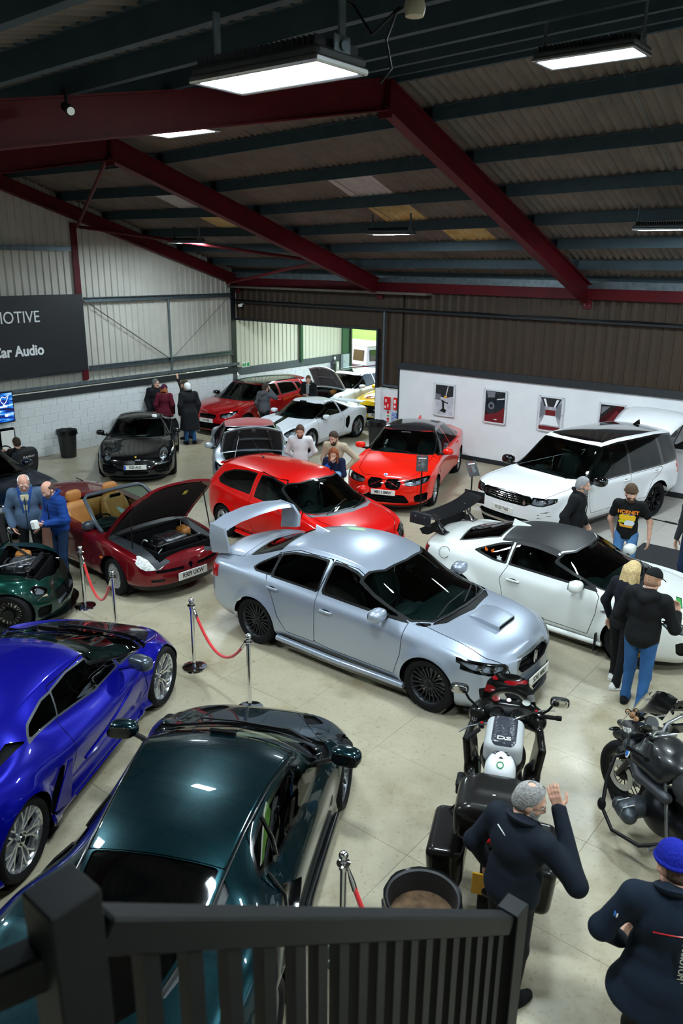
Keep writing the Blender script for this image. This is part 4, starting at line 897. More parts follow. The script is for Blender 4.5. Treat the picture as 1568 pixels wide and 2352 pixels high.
 lamp_insides(car, sh, [(.56, .62), (.67, .64)], .05, .05)
 b = MB(); b.loft([[(-1.60, y, 1.375-.03*(y/.55)**2), (-1.76, y, 1.345-.03*(y/.55)**2), (-1.80, y, 1.32-.03*(y/.55)**2), (-1.74, y, 1.30-.03*(y/.55)**2)] for y in np.linspace(-.55, .55, 9)]); b.build('roof_spoiler', P, car, 40)
 b = MB(); b.tube([(-1.15, 0, 1.40), (-1.50, .0, 1.72)], [.006, .003], 6); b.cyl((-1.12, 0, 1.39), (-1.16, 0, 1.43), .02, 10); b.build('rod_aerial', BLACK, car, 60)
 wiper(car, [(1.2, -.5, .95), (1.1, -.2, 1.0), (.98, .15, 1.055)]); wiper(car, [(1.22, .1, .95), (1.1, .4, .98), (.95, .6, 1.0)])
 b = MB(); b.box((.98, .25, .965), (.25, .36, .004), RY(.1)); b.build('paper_on_dashboard', WHITEP, car)
 b = MB(); b.box((2.105, 0, .36), (.015, .5, .11)); b.build('number_plate', WHITEP, car)
 add_wheels(car, S, 'hole5', mat('wheel_light_silver', '#b9bdc2', rough=.3, metal=.85), R=.315, w=.225, rr=.225)
 underbody(car, S, w=.68); interior(car, dash_z=.80, zs=.24, xs=-.02, xr=-.95, w=.62)
 return car
place(red_hatch(), *POSES['red_hatch'])
                 # black rear-engined sports coupe
def black_sports():
 car = thing('sports_car', 'black sports coupe with round headlamps facing us by the white block wall', 'car')
 S = dict(xf=2.17, xr=-2.30, xa=1.225, xb=-1.225, R=.36, zw=.335, kf=.55, kr=.55, n=2.25, flare=.02, track=.79,
  top=[(-2.30, .78), (-2.15, .86), (-1.8, .98), (-1.2, 1.13), (-.6, 1.26), (-.15, 1.295), (.1, 1.275), (.3, 1.215), (.98, .90), (1.1, .855), (1.5, .74), (1.9, .64), (2.17, .55)],
  belt=[(-2.30, .74), (-1.6, .88), (-.9, .88), (0, .85), (.7, .84), (1.225, .83), (1.75, .71), (2.17, .50)],
  wid=[(-2.30, .78), (-1.225, .925), (-.5, .87), (.4, .86), (1.225, .895), (1.7, .86), (2.17, .72)],
  roofw=[(-2.30, .55), (-1.6, .50), (-.6, .50), (.2, .53), (.9, .66), (1.2, .60), (2.17, .45)],
  crown=[(-2.30, .04), (-1.2, .08), (-.3, .06), (.2, .06), (.7, .09), (1.1, .03), (1.5, .0), (2.17, .02)],
  bow=[(-2.30, 0), (-.5, 0), (.1, .05), (.95, .2), (1.3, .05), (2.17, 0)],
  bin=.07, bot=[(-2.3, .26), (-1.6, .17), (1.7, .13), (2.17, .13)], sill=[(-2.3, .36), (-1.6, .24), (1.6, .2), (2.17, .2)],
  front=[(.1, 2.12), (.2, 2.17), (.4, 2.17), (.55, 2.13), (.7, 2.05)], rear=[(.2, -2.22), (.5, -2.3), (.8, -2.26)], tuck=(0, .01, .03, .11))
 sh = Shell(S); P = paint('black', '#08090b', rough=.2)
 sh.patch('windscreen', [(.10, -.62), (.24, -.36), (.28, 0), (.24, .36), (.10, .62), (.4, .66), (.82, .68), (.95, .55), (1.04, .3), (1.06, 0), (1.04, -.3), (.95, -.55), (.82, -.68), (.4, -.66)], 'top', GLASS, rim=.03, rim_mat=BLACK)
 sh.patch('door_window', [(-.48, .89), (-.46, 1.19), (-.1, 1.215), (.12, 1.18), (.42, 1.03), (.74, .86)], 'side', GLASSD, rim=.025, rim_mat=BLACK)
 sh.patch('quarter_window', [(-1.15, .95), (-.9, 1.07), (-.54, 1.18), (-.54, .89)], 'side', GLASSD, rim=.025, rim_mat=BLACK)
 sh.patch('rear_window', [(-.5, -.42), (-.52, 0), (-.5, .42), (-1.2, .48), (-1.3, 0), (-1.2, -.48)], 'top', GLASSD, rim=.03, rim_mat=BLACK)
 a = np.linspace(0, 2 * math.pi, 33)[:-1]
 sh.patch('headlamp', [(.66 + .125 * math.cos(q), .655 + .125 * math.sin(q)) for q in a], 'front', LENS, split=True, rim=.012, rim_mat=GLOSSB)
 sh.patch('front_intake', [(.40, .40), (.78, .43), (.76, .26), (.48, .24)], 'front', DEEP, depth=.05, split=True)
 sh.patch('running_light', [(.40, .465), (.80, .485), (.80, .455), (.42, .435)], 'front', CHROME, split=True, depth=-.004)
 sh.patch('centre_intake', [(-.30, .30), (.30, .30), (.34, .22), (-.34, .22)], 'front', DEEP, depth=.04)
 sh.patch('bonnet', [(1.02, .56), (1.4, .50), (1.85, .36), (1.98, 0), (1.85, -.36), (1.4, -.50), (1.02, -.56), (1.08, 0)], 'top', P, gap=.007)
 sh.patch('door', [(-.5, .88), (-.58, .6), (-.46, .28), (.74, .26), (.80, .6), (.80, .83), (.45, 1.05), (.1, 1.21), (-.46, 1.23)], 'side', P, gap=.008)
 sh.arches(); sh.build(car, P)
 for sg in (-1, 1):
  mirror(car, sh, .55, .87, P, sg, (.16, .2, .13), .17); handle(car, sh, -.36, .74, sg, P)
  b = MB()
  for k in range(3): p, n = sh.at_end(sg * .62, .29 + .045 * k); b.tube([(p.x + .05 - .02, sg * .46, .29 + .045 * k), (p.x - .02, sg * .62, .29 + .045 * k), (p.x - .12, sg * .77, .30 + .05 * k)], .008, 6)
  b.build('intake_slats', BLACK, car, 60)
 lamp_insides(car, sh, [(.66, .655)], .075, .04)
 p, n = sh.at_top(1.98, 0); roundel(car, p, n, .03, mat('gold_badge', '#c8a040', rough=.3, metal=.9), ry=.04)
 wiper(car, [(1.06, -.5, .88), (1.0, -.1, .925), (.96, .3, .93)]); plate(car, sh, 0, .40, 'K20 AUS', 1, out=.02)
 b = MB(); p, n = sh.at_end(0, .40); b.box((p.x + .027, -.235, .40), (.004, .04, .10)); b.build('plate_flash', mat('plate_blue', '#2347b8', rough=.4), car)
 b = MB(); b.loft([[(1.95 - .6 * (y / .8) ** 4, y, .11), (2.20 - .6 * (y / .8) ** 4, y, .12), (2.20 - .6 * (y / .8) ** 4, y, .15), (1.95 - .6 * (y / .8) ** 4, y, .16)] for y in np.linspace(-.78, .78, 13)]); b.build('front_lip', BLACK, car, 40)
 b = MB(); b.box((.72, .38, 1.02), (.05, .14, .10), RY(-.5), .03); b.build('dash_card', WHITEP, car)
 add_wheels(car, S, 'five', mat('wheel_dark', '#35373b', rough=.35, metal=.8), R=.335, w=.26, rr=.25)
 underbody(car, S, w=.7, z=.17); interior(car, dash_z=.73, zs=.15, xs=-.15, xr=-.75, dash_x=.6, wheel_x=.32, w=.6, rear=False)
 return car
place(black_sports(), *POSES['black_sports'])
                 # engine bays (shared)
ALUM = mat('cast_aluminium', '#8d8f92', rough=.4, metal=.8, noise=(20, '#6f7276', 4)); TANB = mat('amber_plastic', '#b07236', rough=.4)
def engine_bay(car, x0, x1, w, z, kind='v6', zt=None):
 """tub, engine, hoses, reservoirs between x0 (front) and x1 (bulkhead)"""
 zt = zt or z + .25; t = MB(); t.box(((x0 + x1) / 2, 0, z - .06), (x0 - x1, 2 * w, .06)); t.box((x1 - .02, 0, z + .12), (.04, 2 * w, .36)); t.box((x0 + .02, 0, z + .05), (.04, 2 * w, .3))
 for sg in (-1, 1): t.box(((x0 + x1) / 2, sg * w, z + .08), (x0 - x1, .04, .3))
 t.build('engine_tub', DEEP, car)
 cx = (x0 + x1) / 2
 e = MB(); e.box((cx, 0, z + .10), (.5, .55, .24), None, .03); e.build('engine_block', DARKM, car, 40)
 c = MB(); c.box((cx + .02, .02, z + .25), (.36, .44, .08), None, .02)
 for k in range(6): c.box((cx + .02, -.16 + .065 * k, z + .297), (.30, .022, .016), None, .004)
 c.build('cam_cover', ALUM, car, 40)
 r = MB(); r.ell((cx - .05, .5 * w + .1, z + .26), (.12, .10, .08), None, 14, 8, .6, .6); r.cyl((cx - .05, .5 * w + .1, z + .32), (cx - .05, .5 * w + .1, z + .36), .035, 12); r.build('coolant_tank', TANB, car, 60)
 r = MB(); r.box((cx + .1, -.62 * w, z + .17), (.28, .20, .2), None, .015); r.build('battery', BLACK, car, 40)
 r = MB()
 for k in (-1, 1): r.cyl((cx + .1 + k * .09, -.62 * w, z + .27), (cx + .1 + k * .09, -.62 * w, z + .29), .015, 8)
 r.build('battery_terminals', SATIN, car)
 rr_ = random.Random(car.name + str(x0))
 for k in range(9):
  y0, y1 = rr_.uniform(-w * .85, w * .85), rr_.uniform(-w * .85, w * .85); xa, xb = rr_.uniform(x1 + .05, x0 - .05), rr_.uniform(x1 + .05, x0 - .05); h = MB()
  pts = [Vector((xa, y0, z + .1)), Vector(((xa * 2 + xb) / 3, (2 * y0 + y1) / 3, z + .33 + .03 * rr_.random())), Vector(((xa + 2 * xb) / 3, (y0 + 2 * y1) / 3, z + .31)), Vector((xb, y1, z + .12))]
  P_ = [(1 - u) ** 3 * pts[0] + 3 * u * (1 - u) ** 2 * pts[1] + 3 * u * u * (1 - u) * pts[2] + u ** 3 * pts[3] for u in np.linspace(0, 1, 12)]
  h.tube(P_, rr_.choice([.012, .018, .025]), 7); h.build('hose', BLACK if k % 4 else SATIN, car, 60)
 r = MB(); r.lathe([(.0001, .1), (.06, .09), (.085, .05), (.085, -.05), (.0001, -.06)], 16, T(cx + .18, -.25 * w - .1, z + .22) @ RX(.9)); r.build('airbox', BLACK, car, 50)
 r = MB(); r.box((x0 - .06, 0, z + .18), (.05, 1.2 * w, .2)); r.build('radiator', DARKM, car)
 r = MB(); r.box((x0 - .1, 0, z + .275), (.06, 1.7 * w, .035), None, .01); r.build('slam_panel', mat('bay_black', '#141416', rough=.4), car, 40)
                 # dark red spider, clamshell bonnet up
def red_spider():
 car = thing('convertible_car', 'dark red open-top two-seater with tan leather seats and raised bonnet', 'car')
 S = dict(xf=2.12, xr=-2.12, xa=1.27, xb=-1.27, R=.345, zw=.312, kf=.55, kr=.35, n=2.5, flare=.012, track=.765,
  top=[(-2.12, .90), (-2.0, 1.02), (-1.4, 1.06), (-.9, 1.05), (-.7, 1.0), (-.3, .93), (.6, .90), (1.0, .89), (1.3, .85), (1.7, .79), (1.98, .70), (2.12, .62)],
  belt=[(-2.12, .84), (-1.6, .95), (-.8, .93), (0, .87), (.9, .83), (1.3, .79), (1.75, .70), (2.12, .56)],
  wid=[(-2.12, .78), (-1.27, .88), (0, .875), (1.27, .88), (1.8, .84), (2.12, .76)],
  roofw=[(-2.12, .60), (-1.2, .66), (-.6, .74), (.6, .76), (1.2, .74), (2.12, .58)], crown=[(-2.12, .05), (-.9, .07), (0, .03), (1.3, .04), (2.12, .04)],
  bin=.04, bot=[(-2.12, .3), (-1.6, .2), (1.8, .17), (2.12, .19)], sill=[(-2.12, .4), (-1.6, .28), (1.7, .26), (2.12, .27)],
  front=[(.1, 2.06), (.25, 2.11), (.45, 2.12), (.6, 2.09), (.75, 2.0)], rear=[(.2, -2.05), (.5, -2.12), (.9, -2.08)], tuck=(0, .01, .04, .13))
 sh = Shell(S); P = paint('dark_red', '#6d0a14', metal=.35, rough=.32); TAN = mat('tan_leather', '#b5793c', rough=.5, noise=(30, '#a86c33', 3)); GP = mat('dark_grey_bay', '#2f3338', rough=.55)
 sh.patch('cabin_opening', [(-.72, .62), (-.80, 0), (-.72, -.62), (.30, -.68), (.62, -.66), (.72, 0), (.62, .66), (.30, .68)], 'top', None); sh.spec['cabin_opening'] = None; sh.names[sh.names.index('cabin_opening')] = 'hole'
 sh.patch('bay_opening', [(1.12, .58), (1.15, 0), (1.12, -.58), (1.9, -.46), (1.95, 0), (1.9, .46)], 'top', None); sh.L[sh.L == sh.names.index('bay_opening')] = sh.names.index('hole')
 sh.patch('inner_wing', [(.95, .76), (1.13, .76), (1.7, .72), (2.0, .60), (2.04, .3), (1.93, .44), (1.12, .58), (.9, .60)], 'top', GP, depth=.01, split=True)
 sh.patch('scuttle', [(.66, .66), (.74, 0), (.66, -.66), (1.12, -.60), (1.15, 0), (1.12, .60)], 'top', BLACK, depth=.006)
 sh.patch('headlamp', [(.42, .70), (.62, .73), (.74, .72), (.80, .64), (.74, .54), (.52, .53), (.42, .60)], 'front', mat('cut_glass_lamp', '#c3c6c4', rough=.08, coat=1, noise=(28, '#e9ebe8', 2, .08)), split=True, depth=-.02)
 sh.patch('grille_slot', [(.10, .50), (.60, .52), (.62, .475), (.14, .455)], 'front', DEEP, depth=.03, split=True)
 sh.patch('grille_v', [(-.09, .56), (.09, .56), (.0, .40)], 'front', DEEP, depth=.03, rim=.014, rim_mat=P)
 sh.patch('bumper_strip', [(-.9, .27), (.9, .27), (.9, .15), (-.9, .15)], 'front', BLACK)
 sh.patch('fog_lamp', [(.46, .375), (.68, .385), (.67, .335), (.47, .33)], 'front', LENS, depth=.0, split=True, rim=.01, rim_mat=BLACK)
 sh.patch('indicator_strip', [(.46, .62), (.48, .62), (.48, .60), (.46, .6)], 'front', AMBER, split=True)
 sh.patch('door', [(-.55, .98), (-.56, .6), (-.45, .33), (.62, .31), (.72, .6), (.70, .92)], 'side', P, gap=.008)
 sh.patch('tail_strip', [(-.7, .86), (.7, .86), (.7, .78), (-.7, .78)], 'rear', REDL)
 sh.arches(); sh.build(car, P)
 a = MB(); p, n = sh.at_side(.98, .60, -1);
 for sg in (-1, 1): p, n = sh.at_side(.98, .58, sg); a.ell((p.x, p.y, p.z), (.04, .012, .02))
 a.build('side_repeater', AMBER, car, 60)
 b = MB(); b.box((-.05, 0, .28), (1.5, 1.36, .04)); b.box((-.85, 0, .6), (.04, 1.36, .7)); b.box((.66, 0, .6), (.04, 1.36, .6)); b.build('cabin_floor', DEEP, car)
 for sg in (-1, 1):
  share('seat', seat_mesh(TAN), T(-.25, sg * .36, .26), car)
  b = MB(); b.box((.05, sg * .70, .66), (1.2, .05, .42), None, .02)
  for k in range(14): b.box((-.25 + k * .055, sg * .672, .62), (.035, .016, .22), None, .006)
  b.build('door_card', TAN, car, 40)
 b = MB(); b.box((-.72, 0, .80), (.16, 1.28, .34), RY(0) , .05); b.build('rear_shelf', TAN, car, 50)
 d = MB(); d.box((.50, 0, .84), (.36, 1.34, .16), None, .06); d.ell((.40, -.36, .90), (.16, .2, .07)); d.build('dashboard', mat('dash_black', '#101113', rough=.6), car, 50)
 st = MB(); L = T(.22, -.36, .84) @ RY(-1.1); st.tube([L @ Vector((.18 * math.cos(q), .18 * math.sin(q), 0)) for q in np.linspace(0, 2 * math.pi, 25)], .015, 8, False); st.box((0, 0, 0), (.12, .3, .03), L, .01); st.build('steering_wheel', BLACK, car, 50)
 b = MB(); b.loft([[(.1, .25, .86), (.28, .05, .90), (.30, .02, .90)], [(.02, .1, .98), (.12, .0, .99), (.13, 0, .99)]]); b.build('paper', WHITEP, car)
 fr = MB(); br = [(.78, .70, .88), (.60, .68, .95), (.12, .58, 1.27), (.06, .50, 1.305), (.08, 0, 1.32), (.06, -.50, 1.305), (.12, -.58, 1.27), (.60, -.68, .95), (.78, -.70, .88)]
 fr.tube(br, .032, 8); fr.build('windscreen_frame', mat('grey_frame', '#3a4149', rough=.4, coat=.3), car, 60)
 V = []
 for u in np.linspace(0, 1, 7):
  for w in np.linspace(-1, 1, 9): V.append((.88 - .78 * u - .10 * w * w * (1 - u) + .03 * (1 - w * w), w * (.69 - .13 * u), .88 + .42 * u - .02 * w * w * u))
 mesh_obj('windscreen', V, [(i * 9 + j, i * 9 + j + 1, (i + 1) * 9 + j + 1, (i + 1) * 9 + j) for i in range(6) for j in range(8)], GLASS, car, 179)
 b = MB(); b.box((.12, 0, 1.22), (.03, .22, .06), None, .02); b.build('rear_view_mirror', BLACK, car)
 for sg in (-1, 1):
  mirror(car, sh, .50, .88, mat('grey_mirror', '#2f3740', rough=.35, coat=.5), sg, (.15, .24, .15), .13)
  b = MB(); b.tube([(-.60, sg * .56, .95), (-.50, sg * .60, .80), (-.30, sg * .55, .55)], [.02, .025, .02], 6); b.build('seat_belt', BLACK, car, 60)
 engine_bay(car, 1.93, 1.13, .50, .55)
 t = text('cam_cover_lettering', '2.0 TWIN SPARK', .05, REDL, car, T(1.54, .02, .845) @ RZ(math.pi / 2))
 hinge = T(.98, 0, .90) @ RY(-.82); R_ = []
 for u in np.linspace(0, 1, 10):
  x = 1.22 * u; w = .80 - .06 * u - .32 * max(0, u - .72) ** 1.2 / .28 ** 1.2 * .4; ring = []
  for q in np.linspace(-1, 1, 13): ring.append((x, q * w, .05 * (1 - q * q) + .02 - .10 * u * u - .03 * abs(q) ** 4))
  for q in np.linspace(1, -1, 13): ring.append((x, q * w * .985, .05 * (1 - q * q) - .015 - .10 * u * u - .05 * abs(q) ** 4))
  R_.append(ring)
 b = MB(); b.loft(R_, hinge); bo = b.build('bonnet', P, car, 40)
 V = []
 for u in np.linspace(.04, .96, 8):
  for q in np.linspace(-.93, .93, 11): V.append(hinge @ Vector((1.22 * u, q * (.80 - .10 * u), .05 * (1 - q * q) - .025 - .10 * u * u - .05 * abs(q) ** 4)))
 mesh_obj('bonnet_liner', V, [(i * 11 + j, i * 11 + j + 1, (i + 1) * 11 + j + 1, (i + 1) * 11 + j) for i in range(7) for j in range(10)], mat('bonnet_felt', '#141013', rough=.9), bo, 179)
 for u in (.52, .68):
  for sg in (-1, 1):
   b = MB(); b.lathe([(1e-4, .003), (.062, .003), (.066, -.03)], 20, hinge @ T(1.22 * (u), sg * .60, .02 - .10 * u * u + .036 - .02)); b.build('lamp_hole', DEEP, bo, 50)
 b = MB(); b.ell((0, 0, 0), (.12, .09, .02), hinge @ T(1.12, .12, -.035), 16, 8); b.build('bonnet_badge', CHROME, bo, 60)
 b = MB(); b.box((0, 0, 0), (.1, .08, .004), hinge @ T(.9, .3, -.075)); b.build('yellow_sticker', mat('yellow_label', '#d8c43a'), bo)
 for sg in (-1, 1): b = MB(); b.tube([(1.62 + (.2 if sg > 0 else -.1), sg * .66, .72), (1.58 + (.12 if sg > 0 else -.1), sg * .62, 1.50 if sg > 0 else 1.30)], .010, 6); b.build('gas_strut', BLACK, bo, 60)
 plate(car, sh, 0, .36, 'R909 UKW', 1, out=.025, w=.56, h=.13, size=.105)
 b = MB(); b.tube([(-1.72, .5, 1.02), (-1.95, .5, 1.03)], .01, 6); b.build('aerial_stub', BLACK, car)
 add_wheels(car, S, 'turbine', mat('wheel_bright_silver', '#c4c7ca', rough=.3, metal=.8), R=.312, w=.205, rr=.212, steer=-.12)
 underbody(car, S, w=.68)
 return car
place(red_spider(), *POSES['red_spider'])
                 # raised bonnet helper
def bonnet_up(car, paintm, x_h, z_h, L, w0, w1, ang, liner, droop=.10, name='bonnet', prop=None, notch=False):
 """hinged at (x_h, z_h), opening angle ang; returns the lid"""
 M = T(x_h, 0, z_h) @ RY(-ang); R_ = []
 f = lambda u, q, d: (L * u - .10 * q * q * u * u, q * (w0 + (w1 - w0) * u), .04 * (1 - q * q) - d - droop * u * u - .02 * abs(q) ** 4)
 for u in np.linspace(0, 1, 9): R_.append([f(u, q, 0) for q in np.linspace(-1, 1, 13)] + [f(u, q * .985, .035) for q in np.linspace(1, -1, 13)])
 b = MB(); b.loft(R_, M); lid = b.build(name, paintm, car, 40)
 V = [M @ (Vector(f(u, q * .93, .045))) for u in np.linspace(.06, .93, 8) for q in np.linspace(-1, 1, 11)]
 mesh_obj('bonnet_liner', V, [(i * 11 + j, i * 11 + j + 1, (i + 1) * 11 + j + 1, (i + 1) * 11 + j) for i in range(7) for j in range(10)], liner, lid, 179)
 for q in (-.62, .62):
  b = MB(); b.tube([M @ (Vector(f(u, q * (1 - .25 * u), .06))) for u in np.linspace(.1, .9, 8)], [.03] * 8, 8); b.build('stiffener', liner, lid, 60)
 b = MB(); b.tube([M @ Vector(f(.5, q, .06)) for q in np.linspace(-.6, .6, 7)], .035, 8); b.build('stiffener', liner, lid, 60)
 b = MB(); b.box((0, 0, 0), (.05, .08, .06), M @ T(L * .95, 0, -.06 - droop)); b.build('latch', SATIN, lid)
 return lid
                 # silver convertible, red soft top, bonnet up
def silver_convertible():
 car = thing('convertible_car', 'silver car with raised grey-lined bonnet and red fabric roof', 'car')
 S = dict(xf=2.10, xr=-2.05, xa=1.28, xb=-1.25, R=.35, zw=.32, kf=.55, kr=.4, n=2.4, flare=.02, track=.765,
  top=[(-2.05, .90), (-1.9, 1.0), (-1.3, 1.08), (-.7, 1.34), (-.3, 1.40), (.1, 1.385), (.3, 1.34), (1.0, 1.0), (1.15, .95), (1.7, .86), (2.0, .75), (2.10, .66)],
  belt=[(-2.05, .86), (-1.3, .96), (0, .92), (.9, .90), (1.3, .85), (1.8, .75), (2.10, .60)],
  wid=[(-2.05, .80), (-1.25, .88), (0, .87), (1.28, .88), (1.8, .85), (2.10, .78)],
  roofw=[(-2.05, .60), (-1.2, .60), (-.5, .56), (.3, .58), (1.0, .70), (1.3, .70), (2.1, .6)], crown=[(-2.05, .05), (-.6, .08), (.2, .07), (1.1, .05), (2.1, .04)],
  bow=[(-2.05, 0), (-.5, 0), (.2, .06), (1.0, .22), (1.4, .1), (2.1, 0)], bin=.05, bot=[(-2.05, .28), (-1.6, .2), (1.8, .17), (2.1, .19)], sill=[(-2.05, .38), (2.1, .26)],
  front=[(.1, 2.04), (.25, 2.09), (.45, 2.10), (.62, 2.07), (.8, 1.97)], rear=[(.2, -1.98), (.5, -2.05), (.95, -2.0)], tuck=(0, .01, .03, .12))
 sh = Shell(S); P = paint('ice_silver', '#bcc6d0', metal=.5, rough=.3); LIN = mat('bonnet_lining', '#3a3c3f', rough=.6, noise=(8, '#2e3033', 3))
 sh.patch('soft_top', [(-1.25, -.62), (-1.3, 0), (-1.25, .62), (.10, .66), (.28, .3), (.30, 0), (.28, -.3), (.10, -.66)], 'top', mat('red_fabric', '#98292b', rough=.85, sheen=.3))
 sh.patch('windscreen', [(.10, -.66), (.28, -.35), (.32, 0), (.28, .35), (.10, .66), (.5, .70), (.86, .70), (1.02, .5), (1.08, 0), (1.02, -.5), (.86, -.70), (.5, -.7)], 'top', GLASS, rim=.03, rim_mat=BLACK)
 sh.patch('door_window', [(-.6, .94), (-.56, 1.30), (.1, 1.32), (.45, 1.17), (.82, .92)], 'side', GLASSD, rim=.03, rim_mat=BLACK, on=('body', 'soft_top'))
 sh.patch('bay_opening', [(1.12, .66), (1.16, 0), (1.12, -.66), (1.85, -.58), (1.98, -.2), (1.98, .2), (1.85, .58)], 'top', None); sh.spec['bay_opening'] = None; sh.names[sh.names.index('bay_opening')] = 'hole'
 sh.patch('headlamp', [(.42, .72), (.62, .77), (.84, .82), (.86, .72), (.78, .58), (.60, .56), (.46, .60)], 'front', LENS, split=True, rim=.014, rim_mat=GLOSSB)
 sh.patch('grille', [(-.36, .68), (.36, .68), (.40, .5), (-.40, .5)], 'front', DEEP, depth=.04, rim=.02, rim_mat=CHROME)
 sh.patch('lower_intake', [(-.7, .40), (.7, .40), (.76, .22), (-.76, .22)], 'front', BLACK, depth=.05)
 sh.patch('door', [(-.6, .96), (-.62, .4), (.84, .34), (.92, .88)], 'side', P, gap=.008)
 sh.arches(); sh.build(car, P)
 engine_bay(car, 1.92, 1.14, .58, .60); lamp_insides(car, sh, [(.58, .66), (.72, .70)], .055, .05)
 lid = bonnet_up(car, P, 1.12, .95, .82, .72, .62, .98, LIN)
 b = MB(); b.tube([(1.75, -.45, .8), (1.46, -.30, 1.38)], .008, 6); b.build('prop_rod', SATIN, lid, 60)
 b = MB(); b.loft([[(1.8 - .5 * (y / .8) ** 4, y, .15), (2.13 - .5 * (y / .8) ** 4, y, .16), (2.13 - .5 * (y / .8) ** 4, y, .20), (1.8 - .5 * (y / .8) ** 4, y, .2)] for y in np.linspace(-.8, .8, 13)]); b.build('front_lip', SATIN, car, 40)
 for sg in (-1, 1): mirror(car, sh, .6, .92, P, sg)
 add_wheels(car, S, 'five', mat('wheel_silver', '#c9ccd0', rough=.25, metal=.9), R=.32, w=.22, rr=.225); underbody(car, S); interior(car, dash_z=.78, rear=False)
 return car
place(silver_convertible(), *POSES['silver_convertible'])
                 # white mid-engined coupe, black stripe
def white_sports():
 car = thing('sports_car', 'white mid-engined sports coupe with black bonnet stripe and side vents', 'car')
 S = dict(xf=2.19, xr=-2.19, xa=1.2375, xb=-1.2375, R=.36, zw=.335, kf=.58, kr=.5, n=2.3, flare=.02, track=.79,
  top=[(-2.19, .85), (-2.05, .93), (-1.5, .99), (-.9, 1.16), (-.4, 1.275), (0, 1.29), (.18, 1.26), (.35, 1.20), (1.0, .90), (1.12, .86), (1.6, .76), (2.0, .66), (2.19, .56)],
  belt=[(-2.19, .80), (-1.5, .90), (-.9, .87), (0, .83), (.8, .84), (1.24, .83), (1.75, .72), (2.19, .52)],
  wid=[(-2.19, .80), (-1.24, .905), (-.4, .86), (.4, .86), (1.24, .90), (1.8, .85), (2.19, .74)],
  roofw=[(-2.19, .58), (-1.4, .56), (-.6, .52), (.2, .54), (.9, .66), (1.2, .62), (2.19, .48)], crown=[(-2.19, .04), (-1, .08), (0, .06), (.7, .09), (1.1, .035), (1.6, .01), (2.19, .02)],
  bow=[(-2.19, 0), (-.4, 0), (.15, .06), (.95, .2), (1.3, .06), (2.19, 0)], bin=.07, bot=[(-2.19, .28), (-1.6, .17), (1.7, .13), (2.19, .14)], sill=[(-2.19, .38), (-1.6, .24), (1.6, .21), (2.19, .21)],
  front=[(.1, 2.14), (.25, 2.19), (.4, 2.19), (.55, 2.14), (.7, 2.05)], rear=[(.2, -2.1), (.5, -2.19), (.85, -2.15)], tuck=(0, .01, .03, .11))
 sh = Shell(S); P = paint('cool_white', '#e2e7ee', rough=.28)
 sh.patch('bonnet', [(1.02, .56), (1.4, .54), (1.9, .40), (2.02, 0), (1.9, -.40), (1.4, -.54), (1.02, -.56), (1.1, 0)], 'top', P, gap=.007)
 sh.patch('bonnet_stripe', [(1.0, -.03), (1.0, -.21), (2.06, -.17), (2.06, -.03)], 'top', GLOSSB, on=('body', 'bonnet'))
 sh.patch('windscreen', [(.12, -.64), (.28, -.36), (.32, 0), (.28, .36), (.12, .64), (.45, .68), (.84, .69), (.98, .55), (1.06, .3), (1.08, 0), (1.06, -.3), (.98, -.55), (.84, -.69), (.45, -.68)], 'top', GLASS, rim=.03, rim_mat=BLACK)
 sh.patch('door_window', [(-.42, .87), (-.40, 1.19), (-.1, 1.21), (.14, 1.175), (.45, 1.03), (.80, .86)], 'side', GLASSD, rim=.025, rim_mat=BLACK)
 sh.patch('quarter_window', [(-.98, .95), (-.80, 1.06), (-.48, 1.17), (-.48, .875)], 'side', GLASSD, rim=.025, rim_mat=BLACK)
 sh.patch('side_vent', [(-.70, .36), (-.58, .46), (-.60, .68), (-.74, .76), (-.80, .70), (-.78, .5)], 'side', DEEP, depth=.05)
 sh.patch('headlamp', [(.50, .60), (.62, .72), (.76, .76), (.82, .68), (.78, .56), (.64, .51)], 'front', LENS, split=True, rim=.015, rim_mat=GLOSSB)
 sh.patch('front_intake', [(.36, .40), (.78, .44), (.76, .26), (.46, .22)], 'front', DEEP, depth=.06, split=True)
 sh.patch('tail_lamp', [(.50, .82), (.82, .84), (.84, .70), (.60, .70)], 'rear', REDL, split=True, depth=-.006)
 sh.patch('door', [(-.46, .86), (-.54, .6), (-.44, .28), (.78, .26), (.84, .6), (.84, .83), (.45, 1.05), (.1, 1.2), (-.42, 1.22)], 'side', P, gap=.008)
 sh.arches(); sh.build(car, P); lamp_insides(car, sh, [(.64, .62), (.72, .66)], .05, .05)
 b = MB(); b.loft([[(-1.86, y, .955), (-2.04, y, .985), (-2.10, y, .99), (-2.0, y, .95)] for y in np.linspace(-.62, .62, 9)])
 for sg in (-1, 1): b.box((-1.95, sg * .45, .94), (.14, .02, .08))
 b.build('rear_wing', P, car, 40)
 for sg in (-1, 1): mirror(car, sh, .58, .86, P, sg, (.16, .2, .13), .16); handle(car, sh, -.34, .72, sg, P); p, n = sh.at_side(1.98 - .2, .62, sg)
 b = MB()
 for sg in (-1, 1): p, n = sh.at_side(-1.98, .74, sg); b.ell(p, (.10, .02, .05))
 b.build('side_marker', AMBER, car, 60)
 text('sill_lettering', 'CAYMAN', .09, INK, car, frame((-.1, .862, .34), (1, 0, 0), (0, 0, 1), (0, -1, 0)) @ RY(math.pi)) if False else None
 add_wheels(car, S, 'five', mat('wheel_two_tone', '#9c9fa4', rough=.28, metal=.85), R=.335, w=.25, rr=.25, caliper=REDL); underbody(car, S, w=.7, z=.17); interior(car, dash_z=.74, zs=.15, xs=-.1, rear=False, dash_x=.62, wheel_x=.34, w=.6)
 return car
place(white_sports(), *POSES['white_sports'])
